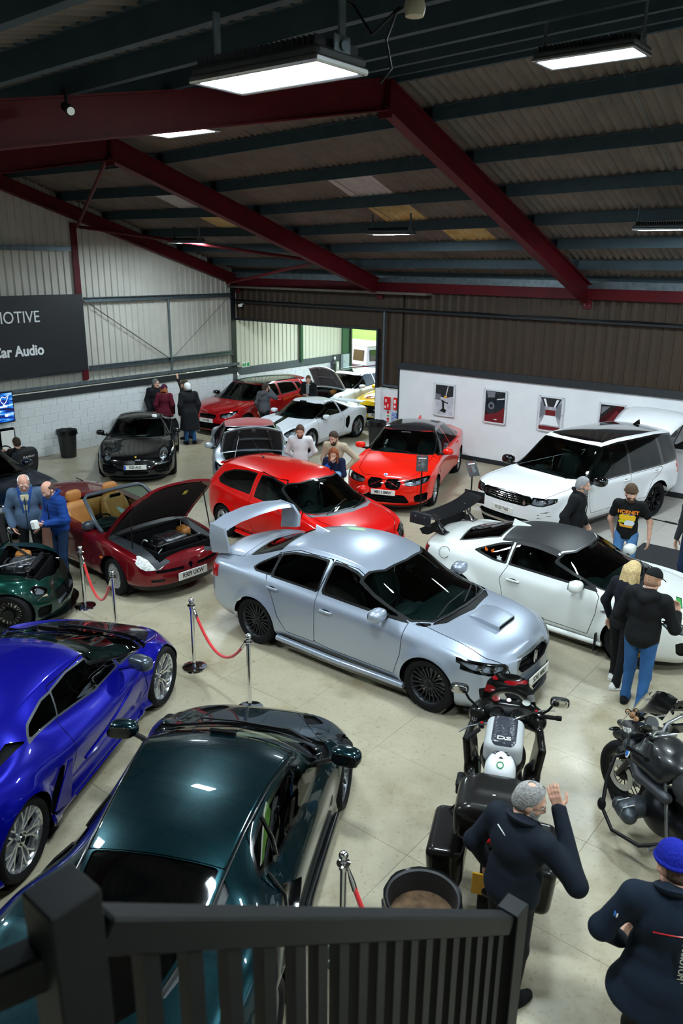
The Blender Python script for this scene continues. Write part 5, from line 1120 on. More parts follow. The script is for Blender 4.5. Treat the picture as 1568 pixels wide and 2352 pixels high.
                 # hatchbacks: dark red and white
def hatch5(label, pname, col, P, roofm, variant):
 car = thing('hatchback_car', label, 'car')
 S = dict(xf=2.12, xr=-2.10, xa=1.32, xb=-1.32, R=.355, zw=.33, kf=.58, kr=.4, n=2.4, nr=2.7, flare=.02, track=.785,
  top=[(-2.10, 1.0), (-2.0, 1.2), (-1.85, 1.36), (-1.7, 1.40), (-1.0, 1.45), (-.3, 1.465), (.1, 1.44), (.34, 1.385), (1.1, 1.02), (1.25, .97), (1.7, .89), (2.0, .77), (2.12, .66)],
  belt=[(-2.10, .96), (-1.4, 1.02), (-.4, .97), (.9, .93), (1.32, .88), (1.8, .77), (2.12, .60)],
  wid=[(-2.10, .82), (-1.32, .905), (0, .89), (1.32, .905), (1.8, .87), (2.12, .78)],
  roofw=[(-2.10, .62), (-1.6, .58), (0, .60), (.4, .60), (1.05, .72), (1.4, .72), (2.12, .56)], crown=[(-2.10, .05), (-1.5, .06), (.2, .06), (.7, .10), (1.15, .05), (2.12, .04)],
  bow=[(-2.1, 0), (-.5, 0), (.2, .06), (1.05, .24), (1.4, .12), (2.12, 0)], bin=.05, bot=[(-2.1, .3), (-1.6, .2), (1.8, .17), (2.12, .19)], sill=[(-2.1, .38), (2.12, .26)],
  front=[(.1, 2.06), (.25, 2.11), (.45, 2.12), (.62, 2.09), (.8, 1.98)], rear=[(.2, -2.03), (.5, -2.1), (.95, -2.06), (1.2, -1.98), (1.4, -1.84)], tuck=(0, .01, .03, .12))
 sh = Shell(S)
 if roofm: sh.patch('roof_panel', [(-1.72, -.58), (-1.75, .58), (.16, .64), (.32, .3), (.35, 0), (.32, -.3), (.16, -.64)], 'top', roofm)
 sh.patch('windscreen', [(.18, -.68), (.34, -.38), (.38, 0), (.34, .38), (.18, .68), (.5, .74), (.92, .75), (1.08, .58), (1.17, .3), (1.19, 0), (1.17, -.3), (1.08, -.58), (.92, -.75), (.5, -.74)], 'top', GLASS, rim=.03, rim_mat=BLACK)
 sh.patch('front_door_window', [(-.36, .99), (-.34, 1.36), (0, 1.37), (.24, 1.33), (.55, 1.18), (.92, .95)], 'side', GLASSD, rim=.025, rim_mat=BLACK)
 sh.patch('rear_door_window', [(-1.25, 1.03), (-1.2, 1.31), (-.8, 1.35), (-.40, 1.36), (-.42, .99)], 'side', GLASSD, rim=.025, rim_mat=BLACK)
 sh.patch('quarter_window', [(-1.62, 1.12), (-1.5, 1.27), (-1.28, 1.31), (-1.30, 1.05)], 'side', GLASSD, rim=.02, rim_mat=BLACK)
 if variant == 'open':
  sh.patch('bay_opening', [(1.22, .66), (1.26, 0), (1.22, -.66), (1.85, -.56), (1.98, -.2), (1.98, .2), (1.85, .56)], 'top', None); sh.spec['bay_opening'] = None; sh.names[sh.names.index('bay_opening')] = 'hole'
 else: sh.patch('bonnet', [(.96, .74), (1.3, .72), (1.8, .60), (1.98, .3), (2.02, 0), (1.98, -.3), (1.8, -.60), (1.3, -.72), (.96, -.74), (1.1, -.58), (1.19, 0), (1.1, .58)], 'top', P, gap=.008)
 sh.patch('headlamp', [(.44, .68), (.60, .72), (.84, .80), (.86, .72), (.74, .60), (.48, .57)], 'front', LENS, split=True, rim=.015, rim_mat=GLOSSB)
 sh.patch('grille', [(-.34, .66), (.34, .66), (.30, .54), (-.30, .54)], 'front', DEEP, depth=.04, rim=.012, rim_mat=GLOSSB)
 sh.patch('lower_intake', [(-.76, .42), (.76, .42), (.66, .22), (-.66, .22)], 'front', DEEP, depth=.05)
 sh.patch('front_door', [(-.42, 1.0), (-.44, .34), (.88, .33), (.98, .95), (.55, 1.2), (.2, 1.37), (-.34, 1.39)], 'side', P, gap=.008)
 sh.patch('rear_door', [(-1.3, 1.04), (-1.1, .8), (-.98, .5), (-.88, .34), (-.44, .34), (-.42, 1.0), (-.34, 1.39), (-.8, 1.38), (-1.24, 1.33)], 'side', P, gap=.008)
 sh.patch('tail_lamp', [(.52, 1.0), (.86, 1.02), (.88, .84), (.60, .84)], 'rear', REDL, split=True, depth=-.006)
 sh.arches(); sh.build(car, P)
 for sg in (-1, 1):
  mirror(car, sh, .62, .97, GLOSSB if variant == 'red' else P, sg); handle(car, sh, -.22, .86, sg, P); handle(car, sh, -1.1, .9, sg, P)
 lamp_insides(car, sh, [(.60, .655), (.72, .69)], .05, .05)
 b = MB(); b.loft([[(-1.66, y, 1.405 - .05 * (y / .58) ** 2), (-1.94, y, 1.40 - .05 * (y / .58) ** 2), (-2.0, y, 1.38 - .05 * (y / .58) ** 2), (-1.84, y, 1.34 - .05 * (y / .58) ** 2)] for y in np.linspace(-.58, .58, 9)]); b.build('roof_spoiler', P, car, 40)
 wiper(car, [(1.2, .5, .99), (1.12, .1, 1.04), (1.08, -.3, 1.045)])
 add_wheels(car, S, 'y10', mat('wheel_dark', '#35373b', rough=.35, metal=.8), R=.33, w=.235, rr=.245); underbody(car, S); interior(car, dash_z=.82, zs=.28, xr=-1.0)
 return car, sh
RP = paint('lava_red', '#a50b12', metal=.25, rough=.3); car, sh = hatch5('red five-door hatchback with black roof parked along the white block wall', 'red', None, RP, mat('gloss_black_roof', '#08090b', rough=.1, coat=1), 'red')
plate(car, sh, 0, .48, 'Y33 TPR', 1); place(car, *POSES['red_five_door'])
WP = paint('frozen_white', '#e4e8ea', rough=.28); car, sh = hatch5('white hatchback with its bonnet propped up in the doorway', 'white', None, WP, None, 'open')
engine_bay(car, 1.92, 1.24, .56, .62); bonnet_up(car, WP, 1.2, .97, .95, .70, .58, 1.05, mat('bonnet_lining_grey', '#6b7074', rough=.6, noise=(6, '#5a5f63', 4)))
panel_on_top('sunroof', car, sh, [(.15, -.42), (.15, .42), (-.5, .42), (-.5, -.42)], GLOSSB)
b = MB()
for sg in (-1, 1): b.tube([(-.1, sg * .56, 1.46), (-.6, sg * .55, 1.475), (-1.4, sg * .53, 1.455)], .014, 6)
b.build('roof_rails', SATIN, car, 60); place(car, *POSES['white_hatch'])
                 # yellow muscle coupe in the doorway
def yellow_coupe():
 car = thing('coupe_car', 'yellow muscle coupe with white bonnet stripes half hidden by the door pier', 'car')
 S = dict(xf=2.38, xr=-2.38, xa=1.36, xb=-1.36, R=.37, zw=.345, kf=.45, kr=.35, n=2.9, flare=.02, track=.80,
  top=[(-2.38, .98), (-2.2, 1.06), (-1.7, 1.10), (-.8, 1.34), (-.4, 1.38), (0, 1.37), (.25, 1.32), (.9, 1.05), (1.05, 1.0), (1.7, .96), (2.2, .88), (2.38, .80)],
  belt=[(-2.38, .94), (-1.4, 1.0), (0, .95), (.9, .94), (1.36, .91), (2.0, .84), (2.38, .74)], wid=[(-2.38, .86), (-1.36, .95), (0, .92), (1.36, .945), (2.0, .92), (2.38, .84)],
  roofw=[(-2.38, .68), (-1.4, .62), (-.4, .56), (.3, .58), (.95, .72), (1.4, .74), (2.38, .66)], crown=[(-2.38, .05), (-.5, .07), (.2, .06), (1.0, .05), (2.38, .04)], bow=[(-2.38, 0), (-.3, 0), (.2, .06), (.95, .2), (1.3, .08), (2.38, 0)],
  bin=.05, bot=[(-2.38, .28), (2.38, .18)], sill=[(-2.38, .38), (2.38, .27)], front=[(.1, 2.30), (.3, 2.36), (.5, 2.35), (.7, 2.38), (.85, 2.34), (1, 2.25)], rear=[(.2, -2.3), (.5, -2.38), (1, -2.36)], tuck=(0, .01, .03, .12))
 sh = Shell(S); P = paint('race_yellow', '#f2c40b', rough=.3); W = paint('stripe_white', '#ecece6', rough=.3)
 sh.patch('roof_panel', [(-.7, -.56), (-.7, .56), (.1, .6), (.22, 0), (.1, -.6)], 'top', W)
 sh.patch('windscreen', [(.10, -.66), (.24, 0), (.10, .66), (.45, .7), (.78, .72), (.95, .4), (1.0, 0), (.95, -.4), (.78, -.72), (.45, -.7)], 'top', GLASS, rim=.03, rim_mat=BLACK)
 sh.patch('door_window', [(-.6, .98), (-.56, 1.28), (.06, 1.29), (.4, 1.15), (.76, .97)], 'side', GLASSD, rim=.025, rim_mat=BLACK)
 sh.patch('bonnet', [(.84, .78), (1.3, .78), (2.0, .74), (2.26, .55), (2.3, 0), (2.26, -.55), (2.0, -.74), (1.3, -.78), (.84, -.78), (.98, 0)], 'top', P, gap=.009)
 for sg in (1, -1): sh.patch('stripe', [(.9, sg * .05), (.9, sg * .28), (2.36, sg * .26), (2.36, sg * .05)] if False else [(.96, sg * .05), (.92, sg * .28), (1.72, sg * .27), (1.72, sg * .05)], 'top', W, on=('body', 'bonnet'), side='L' if sg > 0 else 'R', split=True)
 sh.patch('bonnet_vent', [(1.55, .12), (1.55, .42), (1.64, .42), (1.64, .12)], 'top', DEEP, depth=.02, on=('bonnet', 'stripe'), split=True)
 sh.patch('grille', [(-.60, .72), (.60, .72), (.66, .60), (.52, .46), (-.52, .46), (-.66, .60)], 'front', DEEP, depth=.06)
 sh.patch('headlamp', [(.66, .74), (.88, .76), (.88, .66), (.68, .62)], 'front', LENS, split=True, rim=.012, rim_mat=GLOSSB)
 sh.patch('lower_intake', [(-.66, .34), (.66, .34), (.56, .22), (-.56, .22)], 'front', DEEP, depth=.05)
 sh.patch('door', [(-.62, 1.0), (-.6, .36), (.78, .33), (.84, .95), (.4, 1.17), (.06, 1.31), (-.56, 1.31)], 'side', P, gap=.009)
 sh.arches(); sh.build(car, P)
 plate(car, sh, -.0, .42, 'M17 YEL', 1, w=.5)
 b = MB(); p, n = sh.at_end(0, .60); M = frame(p - Vector((.03, 0, 0)), (0, 1, 0), (0, 0, 1), (1, 0, 0)); b.prism([(-.10, .0), (-.04, .025), (.02, .02), (.09, .045), (.10, .025), (.04, -.005), (.0, -.015), (-.06, -.005)], 0, .012, M); b.build('grille_badge', CHROME, car)
 a = [(.16 * math.cos(q), .15 * math.sin(q)) for q in np.linspace(-.25, math.pi + .25, 15)] + [(-.07, -.10), (.07, -.10)]; pts = [sh.at_top(2.0 + y * .8, -.38 - x)[0] + Vector((0, 0, .006)) for x, y in a]
 b = MB(); b.tube(pts + [pts[0]], .008, 5)
 for k in (3, 5, 7, 9, 11): b.tube([sh.at_top(2.0 - .08, -.38)[0] + Vector((0, 0, .006)), sh.at_top(2.0 + a[k][1] * .7, -.38 - a[k][0] * .9)[0] + Vector((0, 0, .006))], .005, 5)
 b.build('red_shell_outline', REDL, car, 60)
 for sg in (-1, 1): mirror(car, sh, .6, .97, P, sg)
 add_wheels(car, S, 'twin5', mat('wheel_dark', '#35373b'), R=.345, w=.25, rr=.25); underbody(car, S, w=.72); interior(car, dash_z=.84)
 return car
place(yellow_coupe(), *POSES['yellow_coupe'])
                 # dark green supercar under the stairs
def green_supercar():
 car = thing('sports_car', 'dark green supercar seen from above just below the stair railing', 'car')
 S = dict(xf=2.22, xr=-2.25, xa=1.335, xb=-1.335, R=.36, Rb=.375, zw=.335, kf=.70, kr=.35, n=2.4, nr=3, flare=.015, track=.83, ylin=.0,
  top=[(-2.25, .86), (-2.1, .88), (-1.6, .93), (-1.2, 1.0), (-.82, 1.11), (-.5, 1.165), (-.1, 1.195), (.3, 1.19), (.58, 1.145), (1.25, .80), (1.36, .735), (1.6, .665), (1.95, .55), (2.22, .42)],
  belt=[(-2.25, .84), (-1.6, .95), (-1.2, .94), (-.6, .83), (.2, .76), (.9, .78), (1.335, .83), (1.7, .72), (2.0, .58), (2.22, .40)],
  wid=[(-2.25, .88), (-1.335, .985), (-.7, .93), (.1, .90), (.8, .91), (1.335, .955), (1.8, .90), (2.22, .76)],
  roofw=[(-2.25, .60), (-1.6, .52), (-1.2, .50), (-.8, .51), (0, .575), (.55, .635), (.9, .70), (1.15, .745), (1.35, .60), (1.7, .50), (2.22, .40)],
  crown=[(-2.25, .02), (-1.4, .05), (-.8, .05), (.3, .05), (.6, .06), (1.0, .10), (1.2, .05), (1.5, -.0), (2.22, .02)],
  bow=[(-2.25, 0), (-.6, 0), (.3, .05), (.6, .12), (1.2, .30), (1.45, .2), (1.9, .05), (2.22, 0)],
  bin=[(-2.25, .10), (-1.3, .16), (-.6, .14), (.3, .10), (1.0, .12), (1.335, .14), (2.22, .08)], shz=.14, bot=[(-2.25, .3), (-1.6, .14), (1.7, .11), (2.22, .13)], sill=[(-2.25, .4), (-1.6, .2), (1.6, .17), (2.22, .2)],
  front=[(.1, 2.16), (.2, 2.22), (.35, 2.22), (.5, 2.16), (.7, 2.0)], rear=[(.2, -2.1), (.5, -2.25), (.9, -2.22)], tuck=(0, .02, .0, .10), soft=4)
 sh = Shell(S, nst=130); P = paint('bottle_green', '#032126', metal=.7, rough=.27, coatr=.02); CB = mat('carbon_trim', '#0a0b0d', rough=.25, coat=.7); MESH = mat('vent_mesh', '#101114', rough=.5, noise=(120, '#25272b', 1, .05))
 sh.patch('windscreen', [(.42, -.76), (.54, -.46), (.60, 0), (.54, .46), (.42, .76), (.62, .80), (.92, .82), (1.12, .60), (1.24, .3), (1.28, 0), (1.24, -.3), (1.12, -.60), (.92, -.82), (.62, -.80)], 'top', GLASS, rim=.03, rim_mat=GLOSSB)
 sh.patch('roof_panel', [(-.82, -.50), (-.82, .50), (0, .56), (.40, .62), (.53, .44), (.57, 0), (.53, -.44), (.40, -.62), (0, -.56)], 'top', P, gap=.008)
 sh.patch('engine_cover', [(-.83, -.46), (-.83, .46), (-1.3, .44), (-1.75, .34), (-1.95, .16), (-1.95, -.16), (-1.75, -.34), (-1.3, -.44)], 'top', mat('engine_glass', '#020303', rough=.05, coat=1), depth=.012)
 sh.patch('buttress_vent', [(-.86, .50), (-.95, .57), (-1.35, .55), (-1.72, .42), (-1.70, .37), (-1.3, .465)], 'top', MESH, depth=.02, split=True)
 sh.patch('door_window', [(-.72, .94), (-.56, 1.05), (-.2, 1.10), (.25, 1.10), (.50, 1.06), (.80, .93), (.98, .82), (.6, .80), (0, .81), (-.5, .87)], 'side', GLASSD, rim=.022, rim_mat=GLOSSB, thr=.1)
 sh.patch('side_intake', [(-.98, .42), (-.78, .78), (-.60, .80), (-.30, .62), (-.42, .50), (-.75, .38)], 'side', CB, depth=.06)
 sh.patch('cowl', [(.90, -.86), (1.12, -.66), (1.24, -.34), (1.28, 0), (1.24, .34), (1.12, .66), (.90, .86), (1.05, .84), (1.28, .62), (1.40, .3), (1.43, 0), (1.40, -.3), (1.28, -.62), (1.05, -.84)], 'top', DEEP, depth=.03)
 sh.patch('bonnet', [(1.10, .80), (1.28, .62), (1.40, .3), (1.43, 0), (1.40, -.3), (1.28, -.62), (1.10, -.80), (1.7, -.46), (2.0, -.3), (2.06, 0), (2.0, .3), (1.7, .46)], 'top', P, gap=.007)
 sh.patch('bonnet_duct', [(1.62, .50), (1.92, .38), (1.98, .48), (1.72, .66)], 'top', DEEP, depth=.03, split=True)
 sh.patch('headlamp', [(.50, .46), (.66, .56), (.78, .54), (.74, .44), (.58, .40)], 'front', LENS, split=True, rim=.02, rim_mat=GLOSSB)
 sh.patch('front_intake', [(-.6, .32), (.6, .32), (.66, .18), (-.66, .18)], 'front', DEEP, depth=.06)
 sh.patch('door', [(-.70, .92), (-.66, .60), (-.40, .42), (-.2, .22), (.82, .20), (1.0, .5), (1.04, .80), (.55, 1.10), (.0, 1.14), (-.5, 1.10)], 'side', P, gap=.008)
 sh.patch('tail_panel', [(-.8, .80), (.8, .80), (.7, .5), (-.7, .5)], 'rear', CB, depth=.04)
 sh.arches(); sh.build(car, P)
 for sg in (-1, 1):
  p, n = sh.at_side(.80, .80, sg); c = p + Vector((.02, sg * .24, .12)); b = MB(); b.ell((0, 0, 0), (.09, .14, .075), T(*c) @ RZ(sg * .15), 20, 12, .7, .8); m = b.build('door_mirror', P, car, 60)
  b = MB(); b.tube([p - Vector((0, sg * .04, .0)), p + Vector((.02, sg * .08, .05)), c + Vector((.0, -sg * .06, -.03))], [.035, .024, .022], 8); b.build('mirror_arm', CB, m, 60)
  b = MB(); b.ell((0, 0, 0), (.006, .12, .06), T(c.x - .083, c.y, c.z) @ RZ(sg * .15), 16, 8, .7, .8); b.build('mirror_glass', GLOSSB, m, 60)
  b = MB(); b.tube([sh.at_side(x, z, sg)[0] + Vector((0, sg * .012, 0)) for x, z in ((-.62, .90), (-.66, .78), (-.86, .70), (-1.0, .60), (-1.02, .52))], .014, 6); b.build('door_tendon', CB, car, 60)
  b = MB(); b.tube([sh.at_side(x, z, sg)[0] + Vector((0, sg * .01, 0)) for x, z in ((-.28, 1.08), (-.34, .98), (-.42, .88))], .012, 6); b.build('window_divider', GLOSSB, car, 60)
  q = MB(); q.tube([(.98, sg * .92, .16), (0, sg * .90, .15), (-.95, sg * .95, .16)], [.035, .045, .04], 8); q.build('side_skirt', CB, car, 60)
  b = MB(); b.tube([sh.at_top(x, sg * y)[0] + Vector((0, 0, .004)) for x, y in ((.40, .64), (0, .585), (-.5, .535), (-.84, .515), (-1.3, .50), (-1.7, .40))], .008, 6); b.build('roof_seam', CB, car, 60)
 p, n = sh.at_top(-1.12, -.80); b = MB(); b.lathe([(.088, .003), (.094, .004), (.096, -.002)], 36, frame(p, (1, 0, 0), n.cross(Vector((1, 0, 0))), n)); b.build('fuel_cap_ring', DEEP, car)
 wiper(car, [(1.36, .5, .76), (1.32, .1, .80), (1.28, -.35, .80)], .012); wiper(car, [(1.38, -.05, .75), (1.31, -.4, .78), (1.15, -.66, .77)], .012)
 b = MB(); b.loft([[(-2.02, y, .88), (-2.2, y, .93), (-2.24, y, .92), (-2.1, y, .86)] for y in np.linspace(-.75, .75, 9)]); b.build('rear_wing', CB, car, 40)
 add_wheels(car, S, 'y10', mat('wheel_dark_silver', '#7d8085', rough=.3, metal=.85), R=.335, w=.27, rr=.26); underbody(car, S, w=.74, z=.16); interior(car, dash_z=.66, zs=.08, dash_x=.85, wheel_x=.58, xs=.05, rear=False, w=.62)
 return car
place(green_supercar(), *POSES['green_supercar'])
                 # blue wedge supercar
def blue_supercar():
 car = thing('sports_car', 'electric blue wedge supercar with silver forged wheels at the left edge', 'car')
 S = dict(xf=2.20, xr=-2.22, xa=1.31, xb=-1.31, R=.355, Rb=.37, zw=.335, kf=.75, kr=.3, n=2.2, nr=3.2, flare=.035, flw=.05, track=.83,
  top=[(-2.22, .92), (-2.1, .93), (-1.5, .96), (-.9, 1.06), (-.45, 1.14), (-.1, 1.165), (.2, 1.155), (.45, 1.11), (1.35, .76), (1.5, .715), (1.9, .60), (2.20, .46)],
  belt=[(-2.22, .88), (-1.6, .91), (-1.1, .88), (-.6, .80), (.2, .745), (.9, .74), (1.31, .775), (1.75, .68), (2.20, .44)],
  wid=[(-2.22, .90), (-1.31, .975), (-.6, .93), (.2, .92), (.9, .92), (1.31, .965), (1.8, .90), (2.20, .72)],
  roofw=[(-2.22, .62), (-1.5, .56), (-.9, .52), (-.3, .54), (.3, .58), (.7, .66), (1.25, .76), (1.5, .64), (2.20, .42)],
  crown=[(-2.22, .02), (-1.2, .07), (-.3, .07), (.35, .06), (.8, .08), (1.3, .04), (1.6, .02), (2.20, .02)],
  bow=[(-2.22, 0), (-.4, 0), (.3, .10), (.6, .14), (1.3, .28), (1.6, .15), (2.2, 0)],
  bin=[(-2.22, .10), (-1.3, .13), (-.6, .16), (.3, .14), (1.0, .13), (1.31, .11), (2.2, .08)], shz=.16, t7=0, bot=[(-2.22, .32), (-1.6, .14), (1.7, .11), (2.20, .13)], sill=[(-2.22, .4), (-1.6, .2), (1.6, .17), (2.20, .2)],
  front=[(.1, 2.12), (.2, 2.2), (.35, 2.2), (.5, 2.12), (.7, 1.9)], rear=[(.2, -2.1), (.5, -2.22), (.95, -2.18)], tuck=(.015, .05, .0, .10), soft=2)
 sh = Shell(S, nst=130); P = paint('electric_blue', '#060788', metal=.5, rough=.30); CB = mat('carbon_trim', '#0a0b0d')
 sh.patch('windscreen', [(.28, -.66), (.40, -.36), (.44, 0), (.40, .36), (.28, .66), (.7, .74), (1.12, .80), (1.30, .6), (1.40, .3), (1.44, 0), (1.40, -.3), (1.30, -.6), (1.12, -.80), (.7, -.74)], 'top', GLASS, rim=.025, rim_mat=GLOSSB)
 TR = mat('window_trim_grey', '#4a4d52', rough=.35, metal=.5)
 sh.patch('door_window', [(-.40, .84), (-.28, 1.03), (.0, 1.065), (.30, 1.055), (.62, .95), (.66, .79), (.2, .775)], 'side', GLASSD, rim=.016, rim_mat=TR, thr=.1)
 sh.patch('quarter_window', [(-.86, .87), (-.70, .95), (-.42, 1.02), (-.22, 1.03), (-.34, .84)], 'side', GLASSD, rim=.016, rim_mat=TR, thr=.1)
 sh.patch('front_quarter_window', [(.64, .94), (1.06, .785), (1.02, .765), (.68, .79)], 'side', GLASSD, rim=.014, rim_mat=TR, thr=.1)
 sh.patch('shoulder_intake', [(-.84, .72), (-.98, .62), (-1.50, .70), (-1.46, .74)], 'top', DEEP, depth=.03, split=True)
 sh.patch('side_intake', [(-.96, .34), (-.74, .60), (-.66, .58), (-.72, .26), (-.9, .22)], 'side', DEEP, depth=.05)
 sh.patch('engine_lid', [(-.95, .40), (-.95, -.40), (-1.9, -.46), (-2.1, -.3), (-2.1, .3), (-1.9, .46)], 'top', P, gap=.008)
 for k in range(4): sh.patch('louvre', [(-1.15 - .2 * k, .30), (-1.15 - .2 * k, -.30), (-1.27 - .2 * k, -.32), (-1.27 - .2 * k, .32)], 'top', DEEP, depth=.025, on=('engine_lid',))
 sh.patch('cowl', [(1.10, -.83), (1.30, -.63), (1.40, -.33), (1.44, 0), (1.40, .33), (1.30, .63), (1.10, .83), (1.22, .82), (1.44, .6), (1.54, .3), (1.57, 0), (1.54, -.3), (1.44, -.6), (1.22, -.82)], 'top', GLOSSB, depth=.02)
 sh.patch('bonnet', [(1.3, .76), (1.44, .6), (1.54, .3), (1.57, 0), (1.54, -.3), (1.44, -.6), (1.3, -.76), (1.7, -.6), (2.05, -.26), (2.08, 0), (2.05, .26), (1.7, .6)], 'top', mat('carbon_bonnet', '#14151a', rough=.18, coat=1))
 sh.patch('headlamp', [(.46, .50), (.62, .57), (.74, .58), (.72, .48), (.56, .42)], 'front', LENS, split=True, rim=.015, rim_mat=GLOSSB)
 sh.patch('front_intake', [(.25, .34), (.66, .38), (.70, .18), (.3, .16)], 'front', DEEP, depth=.06, split=True)
 sh.patch('door', [(-.42, .83), (-.46, .56), (-.60, .30), (-.55, .18), (.80, .18), (.94, .4), (.90, .74), (.64, .95), (.3, 1.08), (-.28, 1.06)], 'side', P, gap=.008)
 sh.patch('sill_panel', [(-.93, .26), (-.6, .30), (.85, .20), (.9, .05), (-.93, .05)], 'side', P, depth=-.02)
 sh.patch('rear_mesh', [(-.74, .78), (.74, .78), (.66, .45), (-.66, .45)], 'rear', DEEP, depth=.04)
 sh.arches(); sh.build(car, P)
 for sg in (-1, 1):
  p, n = sh.at_side(.66, .77, sg); c = p + Vector((.05, sg * .22, .07)); b = MB(); b.ell((0, 0, 0), (.08, .13, .07), T(*c) @ RZ(sg * .3), 16, 10, .6, .6); m = b.build('door_mirror', mat('grey_mirror_cap', '#4d555e', rough=.25, metal=.6), car, 40)
  b = MB(); b.tube([p - Vector((0, sg * .04, 0)), c + Vector((0, -sg * .08, -.04))], [.03, .024], 8); b.build('mirror_arm', P, m, 60)
  b = MB(); b.prism([(-.93, .30), (-.66, .62), (-.60, .60), (-.70, .24)], 0, .012, frame((0, sg * .965, 0), (1, 0, 0), (0, 0, 1), (0, sg, 0))); b.build('intake_blade', P, car)
  b = MB(); b.tube([sh.at_side(x, z, sg)[0] + Vector((0, sg * .006, 0)) for x, z in ((.85, .62), (.5, .55), (.1, .44), (-.3, .40))], .012, 6); b.build('door_crease', P, car, 60)
  b = MB(); b.box((-.86, sg * .93, .15), (.16, .01, .03)); b.build('sill_badge', SATIN, car)
 wiper(car, [(1.5, .3, .74), (1.44, .0, .77), (1.36, -.35, .78)], .012)
 b = MB(); b.loft([[(-1.95, y, .93), (-2.2, y, .98), (-2.24, y, .97), (-2.1, y, .90)] for y in np.linspace(-.7, .7, 9)]); b.build('rear_spoiler', P, car, 40)
 b = MB(); b.loft([[(1.8 - .75 * (y / .85) ** 4, y, .09), (2.24 - .75 * (y / .85) ** 4, y, .10), (2.24 - .75 * (y / .85) ** 4, y, .13), (1.8 - .75 * (y / .85) ** 4, y, .14)] for y in np.linspace(-.86, .86, 13)]); b.build('front_splitter', CB, car, 40)
 add_wheels(car, S, 'split', mat('wheel_polished', '#dfe2e6', rough=.16, metal=.95), R=.335, w=.27, rr=.265, steer=0.0); underbody(car, S, w=.74, z=.16); interior(car, dash_z=.62, zs=.06, dash_x=.95, wheel_x=.62, xs=.1, rear=False, w=.6)
 return car
place(blue_supercar(), *POSES['blue_supercar'])
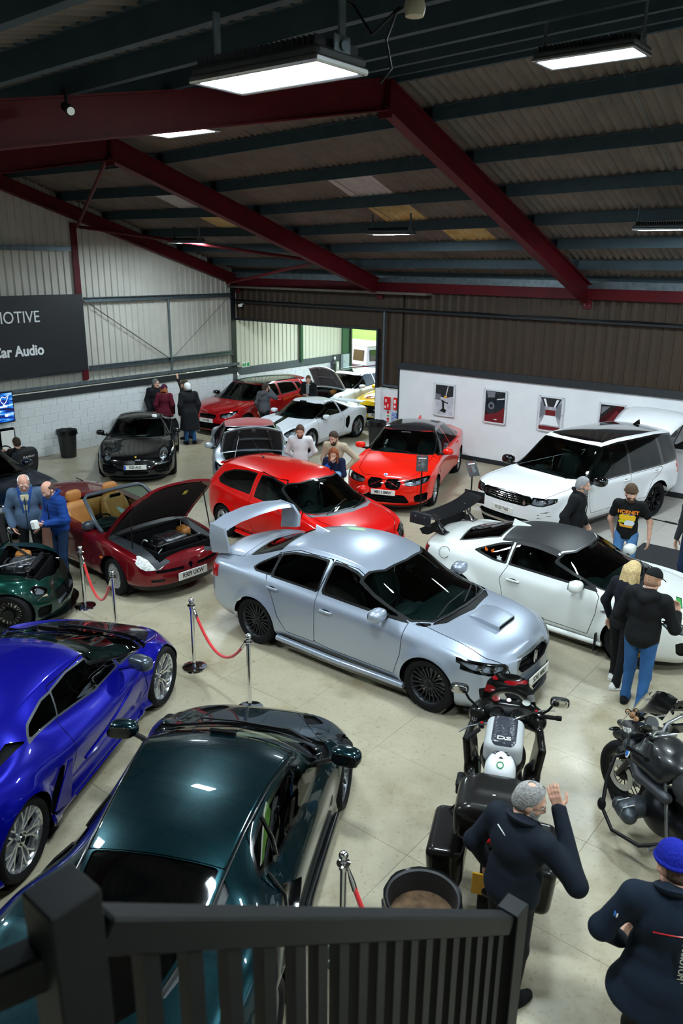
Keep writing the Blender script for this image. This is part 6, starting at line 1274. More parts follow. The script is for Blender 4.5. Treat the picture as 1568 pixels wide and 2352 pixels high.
                 # dark green grand tourer with its bonnet off the catch
def green_tourer():
 car = thing('coupe_car', 'dark green coupe with black mesh wheels and open engine bay at the left edge', 'car')
 S = dict(xf=2.02, xr=-2.2, xa=1.33, xb=-1.30, R=.37, zw=.335, kf=.70, kr=.4, n=2.3, flare=.04, track=.80,
  top=[(-2.2, .88), (-1.6, 1.02), (-.7, 1.27), (-.2, 1.30), (.1, 1.27), (.8, .97), (.95, .93), (1.5, .85), (1.9, .72), (2.12, .58)], belt=[(-2.2, .84), (-1, .9), (.5, .86), (1.33, .86), (1.8, .73), (2.12, .54)],
  wid=[(-2.2, .82), (-1.3, .92), (0, .88), (1.33, .92), (1.8, .87), (2.12, .72)], roofw=[(-2.2, .6), (-.5, .52), (.1, .55), (.8, .68), (1.3, .70), (2.12, .46)], crown=[(-2.2, .04), (-.3, .07), (.1, .06), (.9, .04), (2.12, .03)], bow=[(-2.2, 0), (-.2, 0), (.1, .06), (.8, .2), (1.3, .1), (2.12, 0)],
  bin=.06, bot=[(-2.2, .28), (2.12, .14)], sill=[(-2.2, .36), (2.12, .21)], front=[(.1, 1.98), (.25, 2.02), (.4, 2.02), (.6, 1.95), (.8, 1.82)], rear=[(.2, -2.1), (.5, -2.2), (.9, -2.15)], tuck=(0, .01, .03, .11))
 sh = Shell(S); P = paint('racing_green', '#04332b', metal=.6, rough=.3)
 sh.patch('windscreen', [(.0, -.6), (.12, 0), (.0, .6), (.62, .68), (.84, 0), (.62, -.68)], 'top', GLASS, rim=.03, rim_mat=BLACK)
 sh.patch('door_window', [(-.6, .92), (-.5, 1.18), (0, 1.2), (.3, 1.05), (.6, .89)], 'side', GLASSD, rim=.025, rim_mat=BLACK)
 sh.patch('bay_opening', [(.92, .62), (1.0, 0), (.92, -.62), (1.72, -.58), (1.85, -.2), (1.85, .2), (1.72, .58)], 'top', None); sh.spec['bay_opening'] = None; sh.names[sh.names.index('bay_opening')] = 'hole'
 sh.patch('headlamp', [(.50, .60), (.66, .72), (.78, .70), (.76, .58), (.6, .54)], 'front', LENS, split=True, rim=.015, rim_mat=GLOSSB)
 sh.patch('grille', [(-.42, .52), (.42, .52), (.46, .3), (-.46, .3)], 'front', DEEP, depth=.05); sh.patch('side_intake', [(.58, .38), (.80, .4), (.78, .22), (.6, .2)], 'front', DEEP, depth=.05, split=True)
 sh.patch('side_marker', [(1.74, .52), (1.86, .56), (1.86, .52), (1.74, .48)], 'side', mat('marker_lens', '#b9a58a', rough=.2, coat=1))
 sh.patch('door', [(-.6, .9), (-.56, .3), (.7, .28), (.74, .84)], 'side', P, gap=.008)
 sh.arches(); sh.build(car, P); engine_bay(car, 1.62, .96, .50, .56); lamp_insides(car, sh, [(.66, .63)], .05, .05)
 b = MB(); b.tube([(1.05, -.5, .93), (1.5, 0, .90), (1.05, .5, .93)], .022, 8); b.build('strut_brace', SATIN, car, 60)
 b = MB(); b.box((1.72, -.25, .80), (.22, .4, .03), RY(.25), .01); b.box((1.72, .3, .80), (.2, .3, .03), RY(.25), .01); b.build('radiator_shroud', mat('shroud_grey', '#54575c', rough=.35, metal=.4), car)
 lid = bonnet_up(car, P, .90, .95, .62, .66, .56, 1.72, mat('bonnet_felt', '#141013'))
 b = MB(); b.loft([[(1.6 - .55 * (y / .8) ** 4, y, .10), (2.08 - .6 * (y / .8) ** 4, y, .11), (2.08 - .6 * (y / .8) ** 4, y, .14), (1.6 - .55 * (y / .8) ** 4, y, .15)] for y in np.linspace(-.84, .84, 13)]); b.build('front_splitter', GLOSSB, car, 40)
 add_wheels(car, S, 'mesh', mat('wheel_satin_black', '#1a1b1d', rough=.35, metal=.6), R=.335, w=.27, rr=.245); underbody(car, S, w=.7); interior(car, dash_z=.72, zs=.15, rear=False, xs=-.3, dash_x=.4, wheel_x=.1, w=.6)
 return car
place(green_tourer(), *POSES['green_tourer'])
BP = paint('midnight_blue', '#0a1a2c', metal=.4, rough=.3); car, sh = hatch5('dark blue five-door car behind the two men at the left edge', 'blue', None, BP, None, 'plain'); place(car, *POSES['blue_five_door'])
                 # boxy 4x4 outside
def boxy_4x4():
 car = thing('off_road_car', 'boxy dark maroon 4x4 with rear spare wheel parked outside the doorway', 'car', (0, 0, 0)); P = paint('maroon', '#4b1a2c', rough=.4); C = mat('silver_hardtop', '#b9b4c6', rough=.35, metal=.2)
 b = MB(); b.box((0, 0, .80), (3.9, 1.64, .62), None, .05); b.box((1.35, 0, 1.10), (1.15, 1.55, .12), None, .04); b.build('body', P, car, 40)
 b = MB(); b.loft([[(.78, -.78, 1.1), (.78, .78, 1.1), (-1.93, .78, 1.1), (-1.93, -.78, 1.1)], [(.45, -.70, 1.78), (.45, .70, 1.78), (-1.88, .70, 1.82), (-1.88, -.70, 1.82)]]); b.build('cab', C, car, 30)
 b = MB(); b.box((-.7, 0, 1.84), (2.5, 1.44, .06), None, .02); b.build('roof', mat('white_roof', '#e4e4ea', rough=.4), car, 40)
 for sg in (-1, 1):
  for x, w in ((.15, .62), (-.62, .75), (-1.42, .62)):
   b = MB(); b.box((0, 0, 0), (w, .02, .42), T(x, sg * .752, 1.46) @ RX(sg * .11), .008); b.build('side_window', GLOSSB, car)
 b = MB(); b.box((-1.925, 0, 1.47), (.02, 1.2, .44), RY(0), .005); b.build('rear_window', GLOSSB, car); b = MB(); b.box((.64, 0, 1.45), (.02, 1.3, .5), None); b.build('windscreen', GLASS, car)
 b = MB(); b.lathe([(.0001, .1), (.24, .1), (.38, .07), (.38, -.07), (.24, -.1), (.0001, -.1)], 28, T(-2.08, -.2, 1.05) @ RY(math.pi / 2)); b.build('spare_wheel', RUBBER, car, 40); b = MB(); b.lathe([(.0001, .115), (.2, .11), (.22, .09)], 24, T(-2.08, -.2, 1.05) @ RY(-math.pi / 2)); b.build('spare_rim', SATIN, car, 40)
 for x in (1.25, -1.2):
  for sg in (-1, 1):
   b = MB(); b.lathe([(.2, .1), (.3, .11), (.37, .08), (.37, -.08), (.3, -.11), (.2, -.1)], 28, T(x, sg * .70, .37) @ RX(math.pi / 2)); w = b.build('wheel', RUBBER, car, 40); b = MB(); b.lathe([(.0001, .06), (.19, .05), (.2, .1)], 20, T(x, sg * .70, .37) @ RX(-sg * math.pi / 2)); b.build('rim', SATIN, w, 40)
 b = MB(); b.box((-2.0, 0, .55), (.12, 1.6, .16), None, .02); b.build('rear_bumper', BLACK, car); b = MB(); b.box((-1.96, .7, .9), (.03, .12, .22)); b.box((-1.96, -.7, .9), (.03, .12, .22)); b.build('tail_lamps', REDL, car)
 return car
place(boxy_4x4(), *POSES['boxy_4x4'])
                 # hall
def mix_floor():
 m = bpy.data.materials.new('painted_concrete'); m.use_nodes = True; nt = m.node_tree; b = nt.nodes['Principled BSDF']; L = nt.links
 tc = nt.nodes.new('ShaderNodeTexCoord'); geo = nt.nodes.new('ShaderNodeNewGeometry')
 def noise(s, d, rough=.6):
  n = nt.nodes.new('ShaderNodeTexNoise'); n.inputs['Scale'].default_value = s; n.inputs['Detail'].default_value = d; n.inputs['Roughness'].default_value = rough
  L.new(geo.outputs['Position'], n.inputs['Vector']); return n
 def ramp(src, p0, p1, c0, c1):
  r = nt.nodes.new('ShaderNodeValToRGB'); r.color_ramp.elements[0].position = p0; r.color_ramp.elements[1].position = p1
  r.color_ramp.elements[0].color = (*srgb(c0), 1); r.color_ramp.elements[1].color = (*srgb(c1), 1); L.new(src, r.inputs[0]); return r
 def mixc(a, bb, f, mode='MIX'):
  x = nt.nodes.new('ShaderNodeMix'); x.data_type = 'RGBA'; x.blend_type = mode; L.new(a, x.inputs['A']); L.new(bb, x.inputs['B'])
  if isinstance(f, float): x.inputs['Factor'].default_value = f
  else: L.new(f, x.inputs['Factor'])
  return x.outputs['Result']
 base = ramp(noise(.35, 5).outputs[0], .35, .65, '#a69d87', '#b3ac99')
 stain = ramp(noise(.9, 8, .7).outputs[0], .52, .80, '#ffffff', '#cdbd9f'); c = mixc(base.outputs[0], stain.outputs[0], 1.0, 'MULTIPLY')
 speck = ramp(noise(22, 3).outputs[0], .30, .42, '#e4dfd6', '#ffffff'); c = mixc(c, speck.outputs[0], 1.0, 'MULTIPLY')
 fine = ramp(noise(6, 10, .75).outputs[0], .35, .7, '#f2efe8', '#fffefb'); c = mixc(c, fine.outputs[0], 1.0, 'MULTIPLY')
 L.new(c, b.inputs['Base Color']); rr = ramp(noise(1.6, 5).outputs[0], .3, .7, '#8a8a8a', '#b0b0b0'); L.new(rr.outputs[0], b.inputs['Roughness'])
 bp = nt.nodes.new('ShaderNodeBump'); bp.inputs['Strength'].default_value = .12; bp.inputs['Distance'].default_value = .004
 L.new(noise(30, 6).outputs[0], bp.inputs['Height']); L.new(bp.outputs[0], b.inputs['Normal']); return m
FLOORM = mix_floor()
TILEM = mat('pale_floor_tile', '#b2ada6', rough=.45, noise=(2.5, '#aaa49c', 6))
fl = root('floor')
SL = 1.17
slab = {}
for i in range(-1, 18):
 for j in range(-1, 17):
  tile = i >= 9 and j < 3
  key = tile
  if key not in slab:
   q = MB()
   if tile:
    for a in range(2):
     for c in range(2): q.box(((a - .5) * SL / 2, (c - .5) * SL / 2, -.02), (SL / 2 - .006, SL / 2 - .006, .04), None, .002)
   else: q.box((0, 0, -.02), (SL - .0025, SL - .0025, .04), None, .001)
   o = q.build('slab', TILEM if tile else FLOORM, fl); slab[key] = o.data
  else: o = bpy.data.objects.new('slab', slab[key]); put(o, fl)
  p = B((i + .5) * SL + .39, (j + .5) * SL + .30); o.location = p; o.rotation_euler = (0, 0, A1)
q = MB(); q.box((9, 6, -.023), (34, 34, .035), BM); q.build('screed', mat('joint_filler', '#978f7d', rough=.9), fl)
def frames(s): return np.interp(s, [-1, 0, 5.64, 11.5, 17.4, 24], [7.12, 7.12, 7.1, 7.42, 7.72, 8.05]), np.interp(s, [-1, 0, 5.64, 11.5, 17.4, 24], [8.6, 8.6, 8.5, 8.1, 7.7, 7.3])
def zr(s, t):
 z, ta = frames(s); return 4.52 + (z - 4.52) * t / ta if t < ta else z - .19 * (t - ta)
RED = mat('red_oxide_steel', '#550c14', rough=.55, spec=.2, noise=(3, '#4a0c15', 4))
GALV = mat('galvanised_steel', '#6f7b80', rough=.45, metal=.65, noise=(9, '#56626a', 6))
PURL = mat('painted_purlin', '#3c4a50', rough=.55, metal=.2, spec=.2, noise=(5, '#33424a', 5))
ROOFM = mat('fibre_cement_sheet', '#5a534d', rough=.85, noise=(3.0, '#6f665e', 6, .25))
ROOFY = mat('yellowed_rooflight_sheet', '#b0904a', rough=.6, noise=(4, '#c9b27c', 4))
ROOFW = mat('white_rooflight_sheet', '#a8a7a8', rough=.6, noise=(4, '#b9b8b8', 4))
CLAD = mat('pale_grey_cladding', '#b9b7ae', rough=.55, noise=(1.2, '#aaa89f', 5))
CLADB = mat('brown_cladding', '#3a2c21', rough=.5, spec=.3, noise=(2, '#32271e', 4))
WHITE = mat('white_paint', '#e6e7ea', rough=.6, noise=(2, '#dfe0e4', 4))
BLOCKW = mat('white_painted_block', '#dcdedf', rough=.7, noise=(14, '#d2d5d6', 5), bump=(40, .3, .01))
BAND = mat('charcoal_band', '#1d2126', rough=.55)
rf = root('ceiling')
taus = [0, .125, .26, .40, .55, .70, .86, 1.0]
def sheet(s0, s1, t0, t1, m, n=7):
 N = n * 6 + 1; V = []
 for t, up in ((t0 - .08, 0), (t1 + .10, .012)):
  for k in range(N):
   s = s0 + (s1 - s0) * k / (N - 1); tt = max(t, -.5)
   z = zr(s, max(tt, 0.)) + (.34 * tt if tt < 0 else 0) + .215 + up + .026 * math.cos(2 * math.pi * n * k / (N - 1)); V.append(B(s, tt, z))
 return mesh_obj('roof_sheet', V, [(k, k + 1, N + k + 1, N + k) for k in range(N - 1)], m, rf, 179)
LIGHTS = {(8, 4): ROOFW, (8, 3): ROOFY, (9, 2): ROOFY, (3, 4): ROOFW, (3, 3): ROOFY}
for i in range(-1, 22):
 s0 = i * 1.02; tm = frames(s0 + .5)[1]
 for k in range(7): sheet(s0 - .02, s0 + 1.04, taus[k] * tm, taus[k + 1] * tm, LIGHTS.get((i, k), ROOFM))
 for k in range(10): sheet(s0 - .02, s0 + 1.04, tm + k * 1.25, tm + (k + 1) * 1.25, ROOFM)
def zed(name, pts, parent, m=PURL, h=.2, fl_=.065, th=.004):
 """Z section running along s through the points, foot on the rafter line"""
 for (p, q_) in zip(pts, pts[1:]):
  d = (q_ - p); b = MB(); side = D2 * -1; V = []
  prof = [(-fl_, 0), (0, 0), (0, h), (fl_, h), (fl_, h - .012), (.006, h - .012), (.006, .012), (.006 - th, .0), (-fl_, .012)]
  prof = [(-fl_, .0), (.006, 0), (.006, h - .01), (fl_, h - .01), (fl_, h), (0, h), (0, .01), (-fl_, .01)]
  for o in (p, q_): V += [o + side * a + Vector((0, 0, c)) for a, c in prof]
  n = len(prof); b.add(V, [tuple(range(n)), tuple(range(2 * n - 1, n - 1, -1))] + [(i, (i + 1) % n, n + (i + 1) % n, n + i) for i in range(n)]); o = b.build(name, m, parent)
FS = [-1, 0, 5.64, 11.5, 17.4, 22.4]
for k in range(8):
 f_ = (taus[k] + (.008 if k == 0 else 0)); zed('purlin', [B(s, f_ * frames(s)[1] - (.12 if k == 7 else 0), zr(s, f_ * frames(s)[1] - (.12 if k == 7 else 0))) for s in FS], rf)
for k in range(1, 11): zed('purlin', [B(s, frames(s)[1] + k * 1.25 - 1.1, zr(s, frames(s)[1] + k * 1.25 - 1.1)) for s in FS], rf)
def ibeam(b, p, q, h, w, up=Vector((0, 0, 1)), tw=.012, tf=.018):
 """I section from p to q (top centre line)"""
 d = (q - p).normalized(); sd = d.cross(up).normalized(); u = sd.cross(d).normalized()
 for (c0, c1, e0, e1) in ((-w / 2, w / 2, -tf, 0), (-tw / 2, tw / 2, -h + tf, -tf), (-w / 2, w / 2, -h, -h + tf)):
  V = []
  for o in (p, q): V += [o + sd * c0 + u * e0, o + sd * c1 + u * e0, o + sd * c1 + u * e1, o + sd * c0 + u * e1]
  b.add(V, [(0, 1, 2, 3), (7, 6, 5, 4), (0, 4, 5, 1), (1, 5, 6, 2), (2, 6, 7, 3), (3, 7, 4, 0)])
for s, lab in ((.14, 'gable'), (5.64, 'mid'), (11.5, 'near'), (17.4, 'over')):
 z, ta = frames(s); r = root('trim'); r['label'] = 'red steel roof frame'
 h = .30 if s < 1 else .40
 for a, c in (((s, .02), (s, ta)), ((s, ta), (s, 20.3))):
  b = MB(); ibeam(b, B(a[0], a[1], zr(*a)), B(c[0], c[1], zr(*a) if False else (z if c[1] == ta else zr(*c))), h, .19); b.build('rafter', RED, r)
 b = MB()
 for k in (-1, 1): b.box((0, k * .015, 0), (.2, .018, .52), T(*B(s, ta, z - .24)) @ RZ(A1))
 b.build('apex_plate', RED, r)
 b = MB(); b.box((0, 0, 0), (.2, .02, .55), T(*B(s, .03, 4.3)) @ RZ(A1)); b.build('end_plate', RED, r)
 bl = MB()
 for dx in (-.06, .06):
  for k in range(4): c = B(s + dx, .045, 4.10 + k * .11); bl.cyl(c, c - D2 * .02, .011, 6)
 bl.build('bolts', SATIN, r)
 for k in range(8):   # purlin cleats
  t = taus[k] * ta + .05; b = MB(); b.box((0, 0, 0), (.16, .01, .17), T(*B(s, t, zr(s, t) + .09)) @ RZ(A1)); b.build('cleat', DARKM, r)
br = root('trim'); br['label'] = 'red wind bracing'
for p, q_ in ((B(.2, 5.67, 5.75), B(5.6, 8.45, 6.85)), (B(.2, 5.6, 5.75), B(5.6, 2.5, 4.98)), (B(5.6, 2.5, 4.98), B(.2, .55, 4.3))):
 b = MB(); b.tube([p, q_], .04, 10); b.build('brace', RED, br, 60)
rods = root('trim'); rods['label'] = 'thin sag rods between purlins'
for s in (2.6, 8.5, 14.4):
 for k in range(7):
  a, c = taus[k], taus[k + 1]; tm = frames(s)[1]; b = MB(); b.tube([B(s, a * tm + .05, zr(s, a * tm) + .16), B(s + .12, c * tm, zr(s, c * tm) + .04)], .007, 5); b.build('sag_rod', GALV, rods)
  # gable wall: block base, band, cladding, rails
wl_ = root('wall_left')
def clad(parent, m, along, u0, u1, z0, z1, pitch=.2, name='cladding_sheet', off=0.0, rib=.032, z0b=None):
 """one profiled sheet; along='t' gable side or 's' right wall"""
 prof = []; u = u0
 while u < u1 - 1e-6:
  for du, d in ((0, 0), (.115, 0), (.135, rib), (.18, rib)): prof.append((min(u + du, u1), d))
  u += pitch
 prof.append((u1, 0)); V = []
 f1 = z1 if callable(z1) else (lambda a, z1=z1: z1)
 for top in (0, 1):
  for u, d in prof:
   z = f1(u) if top else (z0 if z0b is None or u < u1 - 1e-9 else z0)
   V.append(B(off + d, u, z) if along == 't' else B(u, off + d, z))
 n = len(prof); F = [(k, k + 1, n + k + 1, n + k) for k in range(n - 1)]
 return mesh_obj(name, V, F, m, parent)
BW, BH = .44, .215
def blocks(parent, along, u0, u1, z0, z1, off, m=BLOCKW):
 mesh_cache = {}; r = 0; z = z0
 while z < z1 - .02:
  h = min(BH, z1 - z); u = u0 - (BW / 2 if r % 2 else 0)
  while u < u1 - .01:
   a, c = max(u, u0), min(u + BW, u1); w = round(c - a, 3); key = (w, round(h, 3))
   M = (T(*B(off - .05, (a + c) / 2, z + h / 2)) @ RZ(A1)) if along == 't' else (T(*B((a + c) / 2, off - .05, z + h / 2)) @ RZ(A1))
   if key not in mesh_cache:
    q = MB(); d = (.1, w - .006, h - .006) if along == 't' else (w - .006, .1, h - .006); q.box((0, 0, 0), d, None, .006); o = q.build('block', m, parent); mesh_cache[key] = o.data
   else: o = bpy.data.objects.new('block', mesh_cache[key]); put(o, parent)
   o.matrix_world = M; u += BW
  z += BH; r += 1
blocks(wl_, 't', 0, 15.0, 0, 1.52, 0)
q = MB(); q.box((-.06, 10.2, .8), (.1, 20.4, 1.6), BM); q.build('mortar', mat('white_mortar', '#cfd2d3', rough=.8), wl_)
q = MB(); q.box((-.03, 10.2, 1.6), (.14, 20.4, .17), BM); q.build('band', BAND, wl_)
q = MB(); q.box((.02, 7.5, 1.76), (.14, 15.0, .015), BM); q.box((.09, 7.5, 1.80), (.012, 15.0, .09), BM); q.build('galvanised_rail', GALV, wl_)
for j in range(20): clad(wl_, CLAD, 't', j * 1.0, j * 1.0 + 1.0, 1.7, lambda u: zr(0, u) + .25, off=-.06)
for t0, t1, z in ((0.25, 5.55, 3.95), (0.25, 5.55, 2.17), (5.8, 15, 5.22), (5.8, 15, 2.15)):
 q = MB(); q.box((.03, (t0 + t1) / 2, z), (.012, t1 - t0, .12), BM); q.box((.07, (t0 + t1) / 2, z + .054), (.09, t1 - t0, .012), BM); q.box((.07, (t0 + t1) / 2, z - .054), (.09, t1 - t0, .012), BM); q.build('cladding_rail', GALV, wl_)
b = MB(); b.tube([B(.06, 2.75, 1.82), B(.06, 2.75, 3.92)], .03, 10); b.build('vertical_tube', GALV, wl_, 60)
for a, c in (((5.4, 3.85), (2.8, 2.2)), ((2.7, 2.2), (.4, 3.85)), ((5.35, 3.80), (2.75, 2.15))):
 b = MB(); b.tube([B(.05, *a), B(.05, *c)], .006, 5); b.build('tie_wire', DARKM, wl_)
p = root('trim'); p['label'] = 'red gable post'
b = MB(); ibeam(b, B(.03, 5.67, 1.86), B(.03, 5.67, 5.85), .2, .18, D1); b.build('gable_post', RED, p)
p = root('trim'); p['label'] = 'black corner post'
b = MB(); ibeam(b, B(.0, .12, 0.0), B(.0, .12, 4.6), .24, .2, D1); b.build('corner_post', mat('black_steel', '#141619', rough=.5), p)
wx = root('wall_annexe')
blocks(wx, 't', -4.8, -.12, 0, 1.42, 0)
q = MB(); q.box((-.06, -2.4, .7), (.1, 4.7, 1.4), BM); q.build('mortar', MATS['white_mortar'], wx)
q = MB(); q.box((-.03, -2.8, 1.54), (.13, 5.4, .22), BM); q.build('band', mat('grey_band', '#4c5357', rough=.6), wx)
for j in range(6): clad(wx, mat('cream_cladding', '#d6d6c2', rough=.55), 't', -6.0 + j, -5.0 + j, 1.64, 4.3, off=-.06)
for t in (-3.05,): q = MB(); q.box((.06, t, 2.9), (.1, .12, 2.6), BM); q.build('upright', mat('green_steel', '#1d4a30', rough=.5), wx)
q = MB(); q.box((.04, -5.35, .8), (.06, 1.0, 1.75), BM); q.build('dark_panel', mat('dark_grey_panel', '#3a4043', rough=.6), wx)
q = MB(); q.box((.02, -5.62, 2.9), (.05, .42, 2.7), BM); q.build('green_panel', MATS['green_steel'], wx)
q = MB(); q.box((.04, -5.9, 2.1), (.10, .10, 4.2), BM); q.build('door_post', MATS['black_steel'], wx)
wf = root('wall_far')
for j in range(3): clad(wf, CLAD, 's', 4.2 + j, 5.2 + j, 0, 4.2, off=-6.0)
q = MB(); q.box((2.2, -5.98, 3.95), (5, .1, .7), BM); q.build('lintel', CLAD, wf)
q = MB(); q.box((3.3, -3.2, 4.2), (8, 7, .06), BM); q.build('annexe_roof', ROOFM, wf)
q = MB(); q.box((7.4, -3.3, 2.1), (.1, 6.2, 4.2), BM); q.build('side_wall', CLAD, wf)
og = root('ground_outside')
q = MB(); q.box((6, -21, -.06), (70, 29, .06), BM); q.build('concrete_yard', mat('yard_concrete', '#a9a498', rough=.9, noise=(.6, '#95907f', 6)), og)
gv = []; NG = 24
for i in range(NG + 1):
 for j in range(NG + 1): s_, t_ = -70 + 140 * i / NG, -14 - 90 * j / NG; gv.append(B(s_, t_, .0 + max(0, -t_ - 14) * .26 + (.2 * math.sin(i * 1.7 + j)) * min(1, j / 3)))
mesh_obj('bank', gv, [(i * (NG + 1) + j, i * (NG + 1) + j + 1, (i + 1) * (NG + 1) + j + 1, (i + 1) * (NG + 1) + j) for i in range(NG) for j in range(NG)], mat('field_grass', '#4c8a26', rough=.95, noise=(.5, '#67a636', 8)), og, 179)
q = MB(); q.box((6, -17, .45), (70, .6, .9), BM, .2); q.build('verge', mat('dry_grass', '#96a24e', rough=.95, noise=(2, '#7f9a40', 8)), og)
  # right wall
wr_ = root('wall_right')
for j in range(6): clad(wr_, CLADB, 's', -.3 + j * 1.0, .7 + j * 1.0, 3.22, 4.7, off=-.04, pitch=.25)
clad(wr_, CLADB, 's', 5.62, 6.42, 1.62, 4.7, off=-.04, pitch=.25)
for j in range(14): clad(wr_, CLADB, 's', 6.37 + j * 1.0, 7.37 + j * 1.0, 2.2, 4.7, off=-.04, pitch=.25)
q = MB(); q.box((14, -.03, 1.12), (15.3, .09, 2.18), BM); q.build('white_board', WHITE, wr_)
q = MB(); q.box((14, .03, 2.29), (15.34, .07, .175), BM); q.build('band', BAND, wr_)
q = MB(); q.box((6.36, .0, 1.19), (.04, .06, 2.36), BM); q.build('board_edge', BAND, wr_)
bb = root('baseboard_right'); q = MB(); q.box((14, .025, .06), (15.2, .03, .12), BM); q.build('skirting', BAND, bb)
q = MB(); q.box((6.0, -.10, .8), (.75, .16, 1.6), BM); q.build('white_pier', WHITE, wr_)
q = MB(); q.box((5.70, .02, .8), (.18, .12, 1.6), BM); q.build('pier_face', WHITE, wr_)
q = MB(); q.box((11, .03, 4.36), (22.8, .16, .26), BM); q.build('eaves_beam', RED, wr_)
q = MB(); q.box((11, .12, 4.55), (22.8, .02, .16), BM); q.build('eaves_gutter', GALV, wr_)
t_ = root('trim'); t_['label'] = 'black cable tray along the brown wall'
q = MB(); q.box((10.0, .06, 3.74), (20.6, .14, .05), BM); q.build('cable_tray', mat('tray_black', '#15181b', rough=.35), t_)
for k, dz in ((0, .04), (1, .055), (2, .04)):
 b = MB(); b.tube([B(s, .02 + .04 * k, 3.74 + dz + .008 * math.sin(s * 3 + k)) for s in np.linspace(0, 20, 60)], .011, 6); b.build('cable', BLACK, t_, 60)
q = MB(); q.box((5.84, .05, 2.74), (.05, .05, 2.1), BM); q.box((6.08, .05, 1.70), (.53, .05, .05), BM); tag(q.build('conduit', GALV), 'grey perforated cable conduit running down the brown wall', 'conduit')
q = MB(); q.box((-.05, -.04, 3.14), (1.0, .1, .14), BM)
q = MB(); q.box((2.6, -.02, 3.2), (6.0, .12, .06), BM); q.build('door_head', BAND, wr_)
q = MB(); q.box((5.60, -.02, 1.6), (.06, .14, 3.2), BM); q.build('door_jamb', BAND, wr_)
wb_ = root('wall_back')
q = MB(); q.box((11, 20.4, 3), (24, .1, 6), BM); q.build('back_cladding', CLAD, wb_)
wn_ = root('wall_near'); q = MB(); q.box((22.4, 10.2, 3.6), (.1, 20.4, 7.4), BM); q.build('near_cladding', CLAD, wn_)
  # lamps
LAMPE = mat('led_panel', '#ffffff', emit=LAMP_COLOR, es=LAMP_POWER)
def lamp(s, t, z, label, tilt=0.0, bracket=.3):
 o = thing('floodlight', label, 'lamp', B(s, t, z), A1, 'long led floodlights under the roof'); o.rotation_euler = (tilt, 0, A1)
 b = MB(); b.box((0, 0, .05), (.97, .42, .06), None, .02); b.build('housing', mat('lamp_housing', '#4a4f54', rough=.5, metal=.4), o)
 b = MB()
 for k in range(24): b.box((-.44 + k * .038, 0, .105), (.01, .36, .05))
 b.build('heat_sink', mat('lamp_fins', '#2c3034', rough=.5, metal=.5), o)
 b = MB(); b.box((0, 0, .012), (.90, .355, .02)); b.build('led_panel', LAMPE, o)
 b = MB()
 for y in (-.2, .2): b.box((0, y, .012), (.97, .045, .034), None, .008)
 for x in (-.468, .468): b.box((x, 0, .012), (.035, .42, .034), None, .008)
 b.build('lamp_frame', SATIN, o)
 for sg in (-1, 1):
  b = MB(); b.box((sg * .47, 0, .1 + bracket / 2), (.012, .05, bracket)); b.box((sg * .47, 0, .1), (.012, .14, .1), None, .004); b.cyl((sg * .47, 0, .1), (sg * .49, 0, .1), .025, 10); b.build('bracket', GALV, o)
for (s, t, z, lab) in ((15.27, 14.38, 5.97, 'large bright floodlight nearest the camera, below the red apex beam'), (15.33, 10.2, 6.8, 'bright floodlight at the upper corner beyond the roof ridge'), (10.35, 10.85, 6.50, 'bright floodlight hanging under the dark red beam near the ridge'),
      (8.9, 4.2, 5.52, 'floodlight under the far roof slope between the two red rafters'), (14.2, 3.8, 5.55, 'floodlight low on the roof slope over the white off-roader'), (2.66, 4.2, 5.38, 'small far floodlight beside the gable wall'),
      (4.2, 14.6, 5.6, 'floodlight over the left end of the hall'), (9.6, 15.2, 5.7, 'floodlight over the parked sports cars by the stairs'), (20.4, 4.0, 5.9, 'floodlight over the far right end of the hall'), (20.4, 10.4, 6.7, 'floodlight over the right end of the ridge'), (20.2, 14.8, 6.0, 'floodlight behind the stairs'), (2.6, -3.0, 3.85, 'unseen floodlight added under the annexe roof to brighten the annexe')):  # last entry: invented lamp hidden behind the lintel, lifts the annexe cladding
 lamp(s, t, z, lab)
                 # props
def W(x, y, z=0): return Vector((x, y, z))
posts = {}
SM = {}
def stanchion(key, x, y, label):
 o = thing('stanchion', label, 'rope post', (x, y, 0), 0, 'chrome rope posts')
 defs = [('base', [(1e-4, .035), (.03, .035), (.12, .028), (.155, .016), (.16, 0), (1e-4, 0)], 32), ('pole', [(.0245, .03), (.0245, .84)], 20), ('collar', [(.0245, .82), (.034, .826), (.034, .85), (.026, .856), (.05, .868), (.052, .876), (.026, .886), (.03, .905), (1e-4, .91)], 24)]
 for nm, pr, n in defs:
  if nm not in SM: q = MB(); q.lathe(pr, n); t = q.build(nm, CHROME, o, 50); SM[nm] = t.data
  else: share(nm, SM[nm], Matrix.Identity(4), o)
 if 'ball' not in SM: q = MB(); q.ell((0, 0, .94), (.036, .036, .036), None, 24, 16); t = q.build('ball', CHROME, o, 179); SM['ball'] = t.data
 else: share('ball', SM['ball'], Matrix.Identity(4), o)
 posts[key] = Vector((x, y, .865)); return o
for k, x, y, lab in (('a', -5.21, 11.62, 'chrome rope post beside the older man in the grey fleece'), ('b', -3.84, 10.80, 'chrome rope post in front of the dark red open two-seater, nearer the blue jacket'), ('c', -3.1, 9.85, 'chrome rope post by the front wheel of the dark red open two-seater'), ('d', -1.865, 8.98, 'chrome rope post right of the blue wedge supercar nose'), ('e', -1.04, 8.02, 'chrome rope post behind the nose of the dark green supercar'), ('f', .045, 4.6, 'chrome rope post at the right flank of the dark green supercar'), ('g', .83, 3.72, 'chrome rope post behind the stair balusters')): stanchion(k, x, y, lab)
ROPE = mat('red_velvet_rope', '#c80c10', rough=.75, sheen=.4)
